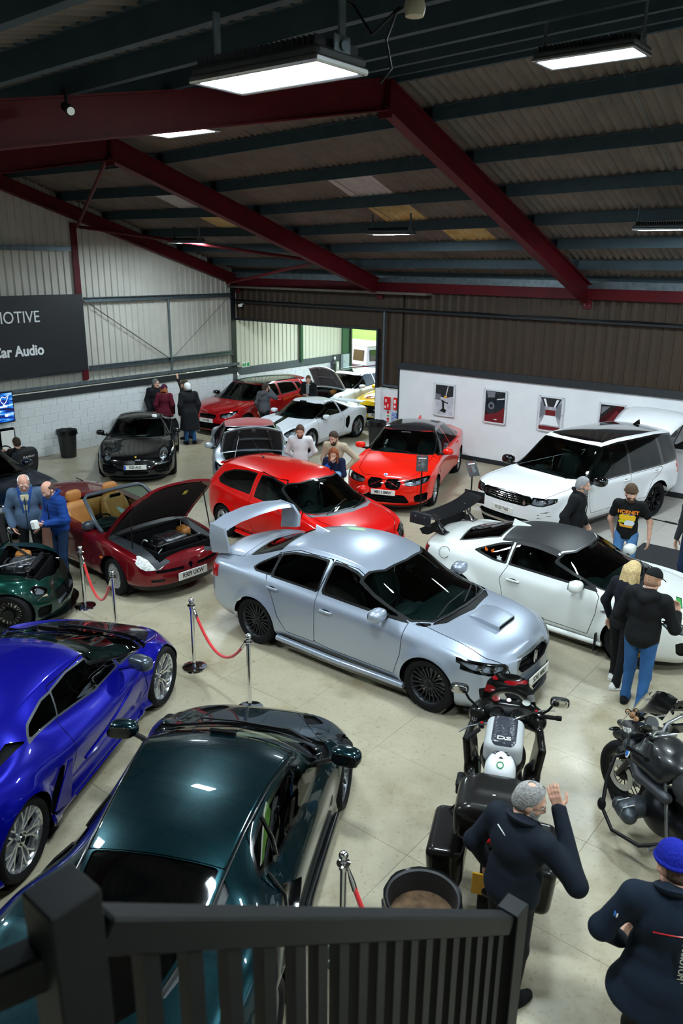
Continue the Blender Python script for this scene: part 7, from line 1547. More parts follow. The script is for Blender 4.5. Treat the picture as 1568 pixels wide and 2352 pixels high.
def rope(a, b, sag, lab):
 A, Bp = posts[a].copy(), posts[b].copy(); d = (Bp - A); d.z = 0; d.normalize(); A += d * .045; Bp -= d * .045
 o = thing('rope', lab, 'rope', A, 0, 'red velvet ropes'); pts = []
 for u in np.linspace(0, 1, 25): p = A.lerp(Bp, u); p.z += -sag * 4 * u * (1 - u); pts.append(p - A)
 q = MB(); q.tube(pts[1:-1], .0185, 12); q.build('rope_cover', ROPE, o, 60)
 for e, f in ((0, 1), (-1, -2)): q = MB(); q.tube([pts[e], pts[f], pts[f] + (pts[f] - pts[e]) * .8], [.010, .021, .021], 10); q.build('end_hook', CHROME, o, 60)
rope('b', 'c', .52, 'red velvet rope in front of the dark red open two-seater'); rope('d', 'e', .42, 'red velvet rope by the silver saloon rear wheel'); rope('f', 'g', .50, 'red velvet rope sagging behind the stair balusters')
posts['z'] = Vector((-6.3, 12.4, .865)); rope('z', 'a', .5, 'red velvet rope at the left edge beside the grey fleece man')
stanchion('y', -6.3, 12.4, 'chrome rope post just outside the left edge of view')
  # stair railing
RAIL = mat('black_rail_paint', '#0b0d0f', rough=.5, spec=.2, noise=(8, '#0f1214', 4))
st = thing('stair_railing', 'black painted stair railing with square balusters in the foreground', 'railing', (0, 0, 0))
pa, pb = Vector((-.49, 1.12, 3.84)), Vector((.715, 2.545, 2.43)); dd = (pb - pa); ang = math.atan2(dd.y, dd.x)
def post(p, top, w, z0):
 q = MB(); q.box((0, 0, (top + z0) / 2), (w, w, top - z0), T(p.x, p.y, 0) @ RZ(ang + .0), .004); q.build('newel_post', RAIL, st)
post(pa, 3.93, .10, 2.5); post(pb, 2.52, .095, 0.0)
def bar(a, b, w, h, name):
 d = (b - a); L = d.length; M = Matrix.Translation(a) @ d.to_track_quat('X', 'Z').to_matrix().to_4x4(); q = MB(); q.box((L / 2, 0, 0), (L, w, h), M, .006); q.build(name, RAIL, st)
bar(pa + dd * .03, pb - dd * .03, .065, .075, 'handrail'); bar(pa + Vector((0, 0, -.82)), pb + Vector((0, 0, -.82)), .05, .05, 'bottom_rail')
for k in list(np.linspace(.085, .32, 5)) + list(np.linspace(.366, .935, 13)):
 p = pa + dd * float(k); q = MB(); q.box((0, 0, p.z - .425), (.04, .04, .80), T(p.x, p.y, 0) @ RZ(ang)); q.build('baluster', RAIL, st)
bar(pa + Vector((-.02, -.0, -.06)), Vector((-1.35, .72, 3.66)), .065, .085, 'landing_rail')
bar(pa + Vector((0, 0, -1.35)), pb + Vector((0, 0, -1.35)), .05, .26, 'stringer')
side = Vector((dd.y, -dd.x, 0)).normalized()
for k in range(7):
 p = pa + dd * ((k + .5) / 7) + side * .45; q = MB(); q.box((0, 0, p.z - 1.28), (.26, .9, .04), T(p.x, p.y, 0) @ RZ(ang)); q.build('tread', RAIL, st)
q = MB(); q.box((0, 0, 1.2), (.09, .09, 2.4), T(-.49 + .0, 1.12, 0) @ RZ(ang)); q.build('support_post', RAIL, st)
  # bins
def bin_(x, y, h, r, label, liner=False):
 o = thing('rubbish_bin', label, 'bin', (x, y, 0)); m = mat('bin_plastic', '#1e2022', rough=.5)
 q = MB(); q.lathe([(1e-4, .012), (r * .72, .012), (r * .76, .0), (r * .80, .02), (r * .97, h - .08), (r * 1.06, h - .075), (r * 1.08, h - .02), (r * 1.04, h), (r * .98, h - .01), (r * .95, h - .1), (r * .72, .03), (1e-4, .03)], 36); q.build('bin_body', m, o, 40)
 q = MB()
 for a in (0, math.pi): q.box((r * 1.06, 0, h - .09), (.04, .12, .03), RZ(a), .008)
 q.build('bin_handle', m, o)
 q = MB(); q.lathe([(r * 1.0, h - .02), (r * 1.10, h + .005), (r * 1.11, h - .07 if not liner else h - .12), (r * 1.09, h - .11 if not liner else h - .16)], 36)
 V = [(v[0] * (1 + .012 * math.sin(11 * math.atan2(v[1], v[0]))), v[1] * (1 + .012 * math.sin(7 * math.atan2(v[1], v[0]))), v[2] + .006 * math.sin(9 * math.atan2(v[1], v[0]))) for v in q.v]; q.v = V; q.build('bin_liner', mat('bin_bag', '#0b0c0d', rough=.25), o, 60)
 if liner: q = MB(); q.lathe([(1e-4, .62), (r * .6, .60), (r * .93, .61)], 24); q.build('rubbish', mat('brown_rubbish', '#3b2b1d', rough=.9, noise=(14, '#6b5238', 4)), o, 60)
bin_(-7.2, 20.1, .72, .245, 'black rubbish bin against the white block wall'); bin_(.96, 21.75, .72, .25, 'black rubbish bin between the white sports coupe and the red saloon'); bin_(.60, 4.40, .78, .25, 'black lined rubbish bin behind the stair balusters', True)
  # info stands
def stand(x, y, rz, label, tilt):
 o = thing('sign_stand', label, 'sign stand', (x, y, 0), rz)
 q = MB(); q.box((0, 0, .012), (.34, .26, .022), None, .004); q.build('base_plate', BLACK, o)
 q = MB(); q.tube([(0, 0, .02), (0, 0, 1.06)], .014, 10); q.build('pole', BLACK, o, 60)
 M = T(0, 0, 1.12) @ RX(tilt); q = MB(); q.box((0, 0, 0), (.235, .325, .016), M, .004); h = q.build('sign_board', mat('sign_black', '#14161b', rough=.35), o)
 q = MB()
 for y_, w, c in ((.10, .16, 0),): q.box((0, y_, .010), (w, .022, .003), M)
 q.build('title_line', WHITEP, h)
 q = MB(); q.box((0, .125, .010), (.08, .010, .003), M); q.box((-.06, .04, .010), (.022, .022, .003), M); q.box((-.06, -.04, .010), (.022, .022, .003), M); q.build('red_marks', REDL, h)
 q = MB()
 for k in range(6): q.box((.012, .055 - .026 * k, .010), (.085 - .01 * (k % 3), .007, .003), M)
 q.build('text_lines', mat('grey_print', '#9a9ca0', rough=.5), h)
stand(1.62, 15.4, -.12, 'black information stand in front of the bright red saloon', 1.25); stand(2.58, 15.02, .45, 'black information stand in front of the white off-roader grille', .95)
  # gable sign board
sg = thing('sign_board', 'large dark sign board with white lettering on the gable wall', 'sign', B(.16, 7.9, 3.13), A1)
q = MB(); q.box((0, 0, 0), (.05, 4.45, 1.95), None, .004); q.build('board', mat('sign_navy', '#0d1119', rough=.5), sg)
LET = mat('white_lettering', '#e9ebee', rough=.5)
MS = Matrix(((0, 0, 1, .027), (1, 0, 0, 0), (0, 1, 0, 0), (0, 0, 0, 1)))
def wall_text(body, size, t, z, bold):   # right-aligned, ends at t
 M = Matrix(((0, 0, 1, .027), (1, 0, 0, 0), (0, 1, 0, 0), (0, 0, 0, 1))); return M @ T(-(t - 7.9), z - 3.13, 0)
text('lettering', 'AUTOMOTIVE', .40, LET, sg, wall_text('', 0, 6.95, 3.58, 0), .006, 'RIGHT', .88, .0); text('lettering', 'Car Audio', .355, LET, sg, wall_text('', 0, 6.93, 2.77, 0), .006, 'RIGHT', .90, .010)
  # posters
def poster(s, k):
 o = thing('poster', ['framed car photograph with a black tool stand, first on the white wall', 'framed dark engine photograph with a round dial, second on the white wall', 'framed photograph of a bright workshop aisle, third on the white wall', 'framed dark red photograph behind the raised white tailgate', 'framed photograph of a black and white car detail by the right edge'][k], 'picture', B(s, .04, 1.51), A1)
 q = MB(); q.box((0, -.022, 0), (.63, .008, .87)); q.build('acrylic_panel', mat('acrylic', '#d7dade', rough=.1, coat=1), o)
 q = MB()
 for sx in (-1, 1):
  for z in (-.42, 0, .42): q.cyl((sx * .30, 0, z), (sx * .30, -.04, z), .011, 10)
 q.build('standoff_bolts', SATIN, o)
 base = ['#c9ccd4', '#14181c', '#b9bbc2', '#2a0d13', '#d4d6dc'][k]
 q = MB(); q.box((0, -.029, 0), (.545, .006, .785)); p_ = q.build('print', mat('poster_print_%d' % k, base, rough=.25, coat=.5, noise=(5, ['#aeb2bd', '#23343a', '#8b8d95', '#4a1620', '#b5b8c0'][k], 6, .12)), o)
 M = frame((0, -.033, 0), (1, 0, 0), (0, 0, 1), (0, -1, 0)); cs = {'k': INK, 'g': mat('print_grey', '#6d7078'), 'w': LET, 'r': mat('print_red', '#6a1019'), 'y': mat('print_yellow', '#e0a020'), 'd': mat('print_dark', '#1f2126'), 'o': mat('print_orange', '#d9763a')}
 shapes = [[('d', [(-.27, .39), (.27, .39), (.27, .12), (.05, .06), (-.27, .10)]), ('g', [(-.27, .16), (-.1, .14), (-.12, -.02), (-.27, .0)]), ('y', [(.0, .12), (.08, .12), (.08, .06), (0, .05)]), ('w', [(.10, .38), (.12, .38), (.06, .1), (.04, .1)]), ('k', [(-.04, -.22), (-.06, -.05), (-.12, .02), (.10, -.06), (.13, -.02), (.12, -.09), (.0, -.06), (.02, -.22)]), ('k', [(-.12, -.30), (.05, -.34), (.08, -.26), (-.02, -.2)])],
    [('g', [(-.1 + .09 * math.cos(a), .02 + .09 * math.sin(a)) for a in np.linspace(0, 6.28, 17)[:-1]]), ('d', [(-.1 + .05 * math.cos(a), .02 + .05 * math.sin(a)) for a in np.linspace(0, 6.28, 17)[:-1]]), ('r', [(-.27, -.39), (.27, -.39), (.27, .02), (.1, -.12), (-.1, -.2), (-.27, -.22)]), ('g', [(-.25, .38), (.0, .38), (-.02, .24), (-.2, .22)]), ('w', [(.05, .2), (.26, .24), (.26, .22), (.05, .18)]), ('w', [(.0, -.33), (.08, -.33), (.08, -.31), (0, -.31)])],
    [('d', [(-.27, .39), (.27, .39), (.16, .18), (-.16, .18)]), ('w', [(-.2, .36), (-.14, .36), (-.08, .18), (-.12, .18)]), ('w', [(.2, .36), (.14, .36), (.08, .18), (.12, .18)]), ('g', [(-.27, .30), (-.14, .16), (-.14, -.02), (-.27, -.12)]), ('g', [(.27, .30), (.14, .16), (.14, -.02), (.27, -.12)]), ('r', [(-.13, .10), (.13, .10), (.13, -.03), (-.13, -.03)]), ('w', [(-.14, -.04), (.14, -.04), (.24, -.27), (-.24, -.27)]), ('r', [(-.27, -.30), (.27, -.30), (.27, -.39), (-.27, -.39)])],
    [('k', [(-.27, .39), (.1, .39), (-.27, .05)]), ('r', [(-.2, -.1), (.1, .28), (.27, .2), (.27, -.1), (0, -.3)]), ('k', [(-.27, -.2), (.0, -.3), (.1, -.39), (-.27, -.39)]), ('g', [(-.25, .34), (-.05, .36), (-.25, .16)]), ('w', [(.05, -.06), (.14, .02), (.15, 0), (.06, -.08)])],
    [('k', [(-.05, .35), (.27, .38), (.27, .2), (.1, .15)]), ('o', [(-.08, .22), (.06, .26), (.0, .1), (-.1, .1)]), ('k', [(-.27, -.39), (-.27, -.22), (.0, -.3), (.27, -.1), (.27, -.39)]), ('g', [(-.1 + .1 * math.cos(a), -.05 + .1 * math.sin(a)) for a in np.linspace(0, 6.28, 15)[:-1]])]][k]
 for j, (c, pl) in enumerate(shapes): q = MB(); q.prism(pl, 0, .001 + .0006 * j, M); q.build('print_patch', cs[c], p_)
for k in range(5): poster(7.865 + 1.5 * k, k)
  # fire point, switch boxes, exit sign, camera
def plaque(name, s, t, z, d, m, label, cat, on='t', parts=()):
 """on='t' board on the gable line, on='s' board on the right wall; d = (along, thick, high)"""
 o = thing(name, label, cat, B(s, t, z), A1); q = MB(); sz = (d[0], d[1], d[2]) if on == 's' else (d[1], d[0], d[2]); q.box((0, 0, 0), sz, None, .006); q.build('panel', m, o)
 for nm, a, zz, w, h, mm in parts:
  q = MB(); c = (a, -d[1] / 2 - .003, zz) if on == 's' else (d[1] / 2 + .003, -a, zz); q.box(c, (w, .006, h) if on == 's' else (.006, w, h)); q.build(nm, mm, o)
 return o
FR = mat('fire_red', '#d3121c', rough=.35)
plaque('fire_sign', 6.0, .03, 1.20, (.20, .05, .36), FR, 'red fire point case on the white pier', 'sign', 's', (('symbol', -.03, .08, .05, .08, WHITEP), ('symbol', .04, -.06, .03, .09, WHITEP), ('symbol', -.05, -.10, .05, .07, WHITEP)))
plaque('fire_sign', 6.27, .03, 1.22, (.12, .03, .34), FR, 'narrow red fire sign beside the board edge', 'sign', 's', (('symbol', 0, .06, .06, .10, WHITEP), ('symbol', 0, -.08, .05, .08, WHITEP)))
plaque('notice', 6.03, .02, .83, (.085, .006, .34), WHITEP, 'red white and green safety notice below the fire case', 'sign', 's', (('stripe', 0, .12, .07, .07, FR), ('stripe', 0, .02, .07, .03, mat('safety_green', '#129a4a')), ('stripe', 0, -.07, .07, .07, FR), ('stripe', 0, -.14, .06, .03, FR)))
plaque('notice', 6.24, .02, .80, (.18, .006, .33), mat('notice_blue', '#3f66b8', rough=.5), 'blue printed notice on the white pier', 'sign', 's', tuple(('print_line', 0, .13 - .04 * k, .14, .012, WHITEP) for k in range(6)) + (('stripe', 0, -.14, .16, .04, FR),))
plaque('exit_sign', .04, -.33, 1.73, (.34, .02, .17), WHITEP, 'green and white exit sign at the corner of the doorway', 'sign', 't', (('symbol', -.10, 0, .09, .12, MATS['safety_green']), ('symbol', .02, 0, .05, .12, MATS['safety_green']), ('symbol', .11, 0, .08, .09, MATS['safety_green'])))
plaque('switch_box', .10, -5.48, 1.40, (.36, .16, .52), mat('box_grey', '#a8b4b6', rough=.5), 'large pale grey electrical cabinet by the far doorway', 'switch box', 't', (('latch', .13, 0, .02, .05, BLACK),))
plaque('switch_box', .09, -5.02, 1.22, (.13, .12, .40), mat('box_cream', '#c9d0bf', rough=.5), 'narrow cream isolator box with a red knob', 'switch box', 't', (('knob', 0, -.14, .07, .07, FR), ('label', 0, .06, .08, .10, WHITEP)))
plaque('switch_box', .09, -4.82, 1.22, (.16, .12, .42), mat('box_dark', '#3d434b', rough=.5), 'dark grey switch box beside the cream isolator', 'switch box', 't', (('cover', 0, 0, .12, .3, DARKM),))
o = thing('bulkhead_light', 'small round white bulkhead above the dark switch box', 'lamp', B(.08, -4.9, 1.55)); q = MB(); q.ell((0, 0, 0), (.05, .05, .07)); q.build('globe', WHITEP, o, 60)
o = thing('security_camera', 'white dome security camera high at the doorway corner', 'camera', B(.32, .12, 3.62), A1); q = MB(); q.lathe([(.0001, .06), (.07, .05), (.075, 0), (.06, -.03)], 20); q.build('housing', WHITEP, o, 50); q = MB(); q.ell((0, -.0, -.03), (.058, .058, .05)); q.build('dome', GLOSSB, o, 60); q = MB(); q.cyl((0, 0, .04), (0, .14, .06), .03, 10); q.build('mount', WHITEP, o, 60)
o = thing('security_camera', 'black bullet camera on the roof beam at the upper left', 'camera', B(11.95, 13.5, 6.25), A1); q = MB(); q.cyl((0, 0, 0), (.05, -.02, -.02), .045, 16); q.cyl((-.12, .04, .04), (0, 0, 0), .04, 16); q.build('housing', BLACK, o, 50); q = MB(); q.cyl((.05, -.02, -.02), (.056, -.022, -.022), .034, 16); q.build('lens', CHROME, o, 50); q = MB(); q.cyl((-.08, .03, .03), (-.08, .03, .18), .015, 8); q.build('mount', BLACK, o)
o = thing('smoke_detector', 'cream smoke detector with loose cables at the roof ridge', 'detector', B(15.9, 13.95, 6.33), A1); q = MB(); q.lathe([(1e-4, -.07), (.05, -.06), (.06, -.02), (.05, .02), (1e-4, .02)], 18); q.build('body', mat('cream_plastic', '#b9b39c', rough=.5), o, 50)
q = MB(); q.tube([(0, 0, .02), (-.12, 0, -.02), (-.2, .02, -.14), (-.18, .05, -.28), (-.22, 0, -.36)], .007, 6); q.tube([(-.1, 0, 0), (-.3, .02, -.10), (-.42, 0, .06), (-.5, .05, .1)], .009, 6); q.build('cable', BLACK, o, 60)
  # floor mat and cable
q = MB(); q.box((15.72, 4.55, .007), (2.5, 2.0, .014), BM, .004); tag(q.build('floor_mat', mat('black_carpet', '#17171a', rough=.95, noise=(90, '#232327', 2))), 'black carpet mat on the pale floor tiles', 'mat')
q = MB(); q.tube([B(13.3, 1.75, .012), B(13.8, 1.95, .012), B(14.4, 2.0, .012), B(15.0, 2.05, .012), B(15.6, 2.0, .012)], .011, 8); q.tube([B(14.38, 2.0, .016), B(14.62, 2.02, .016)], .02, 8); tag(q.build('power_cable', BLACK, None, 60), 'thin black cable lying across the pale floor tiles', 'cable')
  # screen, simulator
o = thing('screen', 'wall screen showing a blue racing game at the left edge', 'screen', B(.14, 8.55, 1.45), A1)
q = MB(); q.box((0, 0, 0), (.05, 1.32, .76), None, .006); q.build('bezel', BLACK, o)
sm = bpy.data.materials.new('game_picture'); sm.use_nodes = True; nt = sm.node_tree; b_ = nt.nodes['Principled BSDF']; tc = nt.nodes.new('ShaderNodeTexCoord'); mp = nt.nodes.new('ShaderNodeMapping'); mp.inputs['Scale'].default_value = (1, 1.2, 7); nz = nt.nodes.new('ShaderNodeTexNoise'); nz.inputs['Scale'].default_value = 2.2; nz.inputs['Detail'].default_value = 5; cr = nt.nodes.new('ShaderNodeValToRGB')
cr.color_ramp.elements[0].position = .36; cr.color_ramp.elements[0].color = (*srgb('#050a20'), 1); cr.color_ramp.elements[1].position = .72; cr.color_ramp.elements[1].color = (*srgb('#dff2ff'), 1)
for p_, c in ((.48, '#0a2f9c'), (.58, '#1a86d8')): e = cr.color_ramp.elements.new(p_); e.color = (*srgb(c), 1)
nt.links.new(tc.outputs['Object'], mp.inputs[0]); nt.links.new(mp.outputs[0], nz.inputs[0]); nt.links.new(nz.outputs[0], cr.inputs[0]); nt.links.new(cr.outputs[0], b_.inputs['Emission Color']); b_.inputs['Emission Strength'].default_value = 1.3; b_.inputs['Base Color'].default_value = (0, 0, 0, 1)
q = MB(); q.box((.027, 0, 0), (.004, 1.27, .71)); q.build('picture', sm, o)
q = MB(); tr = [(.2, .22), (.26, .27), (.33, .24), (.42, .29), (.38, .2), (.33, .12), (.26, .09), (.22, .14)]; q.tube([(.031, a + .12, c) for a, c in tr + tr[:1]], .006, 5); q.box((.031, .38, .02), (.004, .2, .025)); q.box((.031, .40, .05), (.004, .04, .05)); q.box((.031, .44, -.2), (.004, .07, .05)); q.build('game_overlay', mat('overlay_white', '#ffffff', emit='#ffffff', es=1.5), o)
o = thing('racing_simulator', 'black racing simulator rig with steering wheel by the left edge', 'simulator', (-7.27, 17.05, 0), math.radians(143))
q = MB()
for sg_ in (-1, 1): q.tube([(-.45, sg_ * .27, .04), (1.05, sg_ * .27, .04)], .025, 8); q.tube([(.62, sg_ * .27, .04), (.55, sg_ * .27, .72)], .022, 8)
q.tube([(.55, -.27, .72), (.55, .27, .72)], .022, 8); q.tube([(1.05, -.27, .04), (1.05, .27, .04)], .025, 8); q.tube([(-.45, -.27, .04), (-.45, .27, .04)], .025, 8); q.build('rig_frame', BLACK, o, 60)
q = MB(); q.ell((-.05, 0, .30), (.30, .26, .10), None, 18, 10, .6, .5); q.ell((0, 0, 0), (.10, .27, .37), T(-.33, 0, .66) @ RY(-.28), 20, 14, .5, .6)
for sg_ in (-1, 1): q.ell((0, sg_ * .24, 0), (.13, .06, .34), T(-.27, 0, .62) @ RY(-.28), 14, 10)
q.build('rig_seat', mat('seat_fabric', '#16171b', rough=.7), o, 60)
text('seat_lettering', 'PLAYSEAT', .062, WHITEP, o, T(-.33, 0, .66) @ RY(-.28) @ Matrix(((0, 0, -1, -.10), (-1, 0, 0, 0), (0, 1, 0, .20), (0, 0, 0, 1))), .002)
q = MB(); L = T(.42, 0, .78) @ RY(-1.2); q.tube([L @ Vector((.15 * math.cos(a), .15 * math.sin(a), 0)) for a in np.linspace(0, 6.2832, 25)], .016, 8, False); q.box((0, 0, 0), (.06, .28, .03), L, .01); q.cyl(L @ Vector((0, 0, 0)), L @ Vector((0, 0, -.15)), .04, 10); q.build('steering_wheel', BLACK, o, 60)
q = MB(); q.box((.85, 0, .18), (.06, .4, .24), RY(.0), .02); q.build('pedals', DARKM, o)
o = thing('display_totem', 'black and white display totem beside the screen', 'display', B(.45, 8.35, 0), A1); q = MB(); q.box((0, 0, .5), (.12, .5, 1.0), None, .04); q.build('totem_body', GLOSSB, o); q = MB(); q.box((.065, .02, .55), (.01, .34, .8), None, .004); q.build('totem_panel', WHITEP, o)
                 # soft shapes (distance fields -> one continuous skin)
def cap(a, b, ra, rb=None): return ('c', np.array(a, float), np.array(b, float), ra, ra if rb is None else rb)
def bxp(c, half, r, M=None): return ('b', np.array(c, float), np.array(half, float) - r, r, M)
def ell(c, r, M=None): return ('e', np.array(c, float), np.array(r, float), M)
def prim_d(p, P):
 if p[0] == 'c':
  _, a, b, ra, rb = p; e = b - a; L2 = max(e @ e, 1e-12); t = np.clip(((P - a) @ e) / L2, 0, 1); return np.linalg.norm(P - a - t[..., None] * e, axis=-1) - (ra + (rb - ra) * t)
 if p[0] == 'b':
  _, c, hf, r, M = p; Q = P - c
  if M is not None: Q = Q @ np.array(M.to_3x3())
  Q = np.abs(Q) - hf; return np.linalg.norm(np.maximum(Q, 0), axis=-1) + np.minimum(Q.max(-1), 0) - r
 _, c, r, M = p; Q = P - c
 if M is not None: Q = Q @ np.array(M.to_3x3())   # rows: inverse rotation
 k0 = np.linalg.norm(Q / r, axis=-1); k1 = np.linalg.norm(Q / (r * r), axis=-1); return np.where(k1 > 1e-9, k0 * (k0 - 1) / np.maximum(k1, 1e-9), -min(r))
def prim_box(p):
 if p[0] == 'c': m = max(p[3], p[4]); return np.minimum(p[1], p[2]) - m, np.maximum(p[1], p[2]) + m
 if p[0] == 'b': R = p[2] + p[3] if p[4] is None else np.full(3, np.linalg.norm(p[2]) + p[3]); return p[1] - R, p[1] + R
 R = p[2] if p[3] is None else np.full(3, max(p[2])); return p[1] - R, p[1] + R
def soft_mesh(prims, h=.012, k=.03, post=None, minus=(), nsm=1):
 lo = np.min([prim_box(p)[0] for p in prims], 0) - 3 * h; hi = np.max([prim_box(p)[1] for p in prims], 0) + 3 * h; n = np.ceil((hi - lo) / h).astype(int) + 1; ax = [lo[i] + h * np.arange(n[i]) for i in range(3)]; D = np.full(n, .2)
 def block(p, pad):
  a, b = prim_box(p); i0 = np.maximum(np.floor((a - pad - lo) / h).astype(int), 0); i1 = np.minimum(np.ceil((b + pad - lo) / h).astype(int) + 1, n); s = tuple(slice(i0[i], i1[i]) for i in range(3))
  if min(i1 - i0) <= 0: return s, None
  return s, np.stack(np.meshgrid(ax[0][s[0]], ax[1][s[1]], ax[2][s[2]], indexing='ij'), -1)
 for p in prims:
  s, P = block(p, k + 3 * h)
  if P is None: continue
  d = prim_d(p, P); o = D[s]; q = np.maximum(k - np.abs(d - o), 0) / k; D[s] = np.minimum(d, o) - q * q * k * .25
 for p in minus:
  s, P = block(p, 3 * h)
  if P is None: continue
  d = -prim_d(p, P); o = D[s]; kk = k * .5; q = np.maximum(kk - np.abs(d - o), 0) / kk; D[s] = np.maximum(d, o) + q * q * kk * .25
 if post is not None: D = post(D, np.stack(np.meshgrid(*ax, indexing='ij'), -1))
 D[0] = D[-1] = .1; D[:, 0] = D[:, -1] = .1; D[:, :, 0] = D[:, :, -1] = .1
 ins = D < 0; c = [ins[i:n[0] - 1 + i, j:n[1] - 1 + j, l:n[2] - 1 + l] for i in (0, 1) for j in (0, 1) for l in (0, 1)]; cnt = sum(x.astype(int) for x in c); act = (cnt > 0) & (cnt < 8); I = np.argwhere(act); idm = -np.ones(act.shape, int); idm[act] = np.arange(len(I))
 acc = np.zeros((len(I), 3)); num = np.zeros(len(I))
 for a in range(3):
  for u in (0, 1):
   for w in (0, 1):
    o0 = np.zeros(3, int); o0[(a + 1) % 3] = u; o0[(a + 2) % 3] = w; o1 = o0.copy(); o1[a] = 1; A = I + o0; Bq = I + o1; da = D[tuple(A.T)]; db = D[tuple(Bq.T)]; x = (da < 0) != (db < 0); t = np.where(x, da / np.where(x, da - db, 1), 0); acc += np.where(x[:, None], A + t[:, None] * (Bq - A), 0); num += x
 V = lo + h * acc / num[:, None]; F = []
 for a in range(3):
  b, c_ = (a + 1) % 3, (a + 2) % 3; s0 = [slice(None)] * 3; s1 = [slice(None)] * 3; s0[a] = slice(0, -1); s1[a] = slice(1, None); x0 = ins[tuple(s0)]; x1 = ins[tuple(s1)]; E = np.argwhere(x0 != x1); E = E[(E[:, b] > 0) & (E[:, c_] > 0)]; fl = x0[tuple(E.T)]; q = []
  for db, dc in ((-1, -1), (0, -1), (0, 0), (-1, 0)): G = E.copy(); G[:, b] += db; G[:, c_] += dc; q.append(idm[tuple(G.T)])
  q = np.stack(q, 1); q[~fl] = q[~fl][:, ::-1]; F.append(q)
 F = np.concatenate(F); F = F[(F >= 0).all(1)]
 for _ in range(nsm):
  S = np.zeros_like(V); m = np.zeros(len(V))
  for i in range(4): np.add.at(S, F[:, i], V[F[:, (i + 1) % 4]]); np.add.at(m, F[:, i], 1)
  V = .5 * V + .5 * S / np.maximum(m, 1)[:, None]
 return V, F
def soft(name, prims, m, parent, h=.012, k=.03, **kw):
 V, F = soft_mesh(prims, h, k, **kw); return mesh_obj(name, V, F.tolist(), m, parent, 179)
                 # people
def cloth(name, col, scale=9, st=.5, rough=.85, **k): return mat('cloth_' + name, col, rough=rough, sheen=.0, spec=.25, bump=(scale, st, .02), **k)
DENIM = cloth('denim', '#35649b', 7, noise=(7, '#27507f', 5)); DENIMD = cloth('dark_denim', '#1b2c4a', 7); NAVY = cloth('navy_shell', '#0e1722', 6); BLK = cloth('black', '#0f1012', 8); BLKT = cloth('black_trousers', '#131417', 7)
EYEW = mat('eye_white', '#e6e2dc', rough=.2); EYED = mat('iris', '#2a1c12', rough=.15); LIP = mat('lips', '#b06a5c', rough=.5)
def rot(v, yaw=0, pitch=0, roll=0): return (Matrix.Rotation(yaw, 3, 'Z') @ Matrix.Rotation(pitch, 3, 'Y') @ Matrix.Rotation(roll, 3, 'X')) @ Vector(v)
def hand_prims(w, d, n, side, s=1.0, curl=.5, spread=.10):
 """w wrist, d finger direction, n palm normal, side +1 left"""
 w, d, n = Vector(w), Vector(d).normalized(), Vector(n); n = (n - d * n.dot(d)).normalized(); t = d.cross(n) * side; P = [cap(w - d * .03, w, .026 * s, .026 * s)]
 for i, (o, L) in enumerate(((.030, .072), (.010, .080), (-.011, .075), (-.030, .060))):
  kn = w + d * .088 * s + t * o * s; P.append(cap(w + t * o * .6 * s, kn, .0145 * s, .0115 * s)); a = .0; p = kn; dr = (d + t * (o * spread * 20)).normalized()
  for j, f in enumerate((.45, .32, .23)): a = curl * (.6, .8, .6)[j]; dr = (dr * math.cos(a) + n * math.sin(a)).normalized(); q = p + dr * L * f * 1.15 * s; P.append(cap(p, q, (.0098, .009, .0082)[j] * s, (.009, .0082, .0072)[j] * s)); p = q
 b = w + d * .02 * s + t * .026 * s; m = b + (d * .5 + t * .75 + n * .35).normalized() * .042 * s; e = m + (d * .85 + t * .35 + n * .3).normalized() * .034 * s; f = e + (d * .9 + n * .35).normalized() * .026 * s
 return P + [cap(b, m, .015 * s, .012 * s), cap(m, e, .0115 * s, .010 * s), cap(e, f, .0098 * s, .008 * s)]
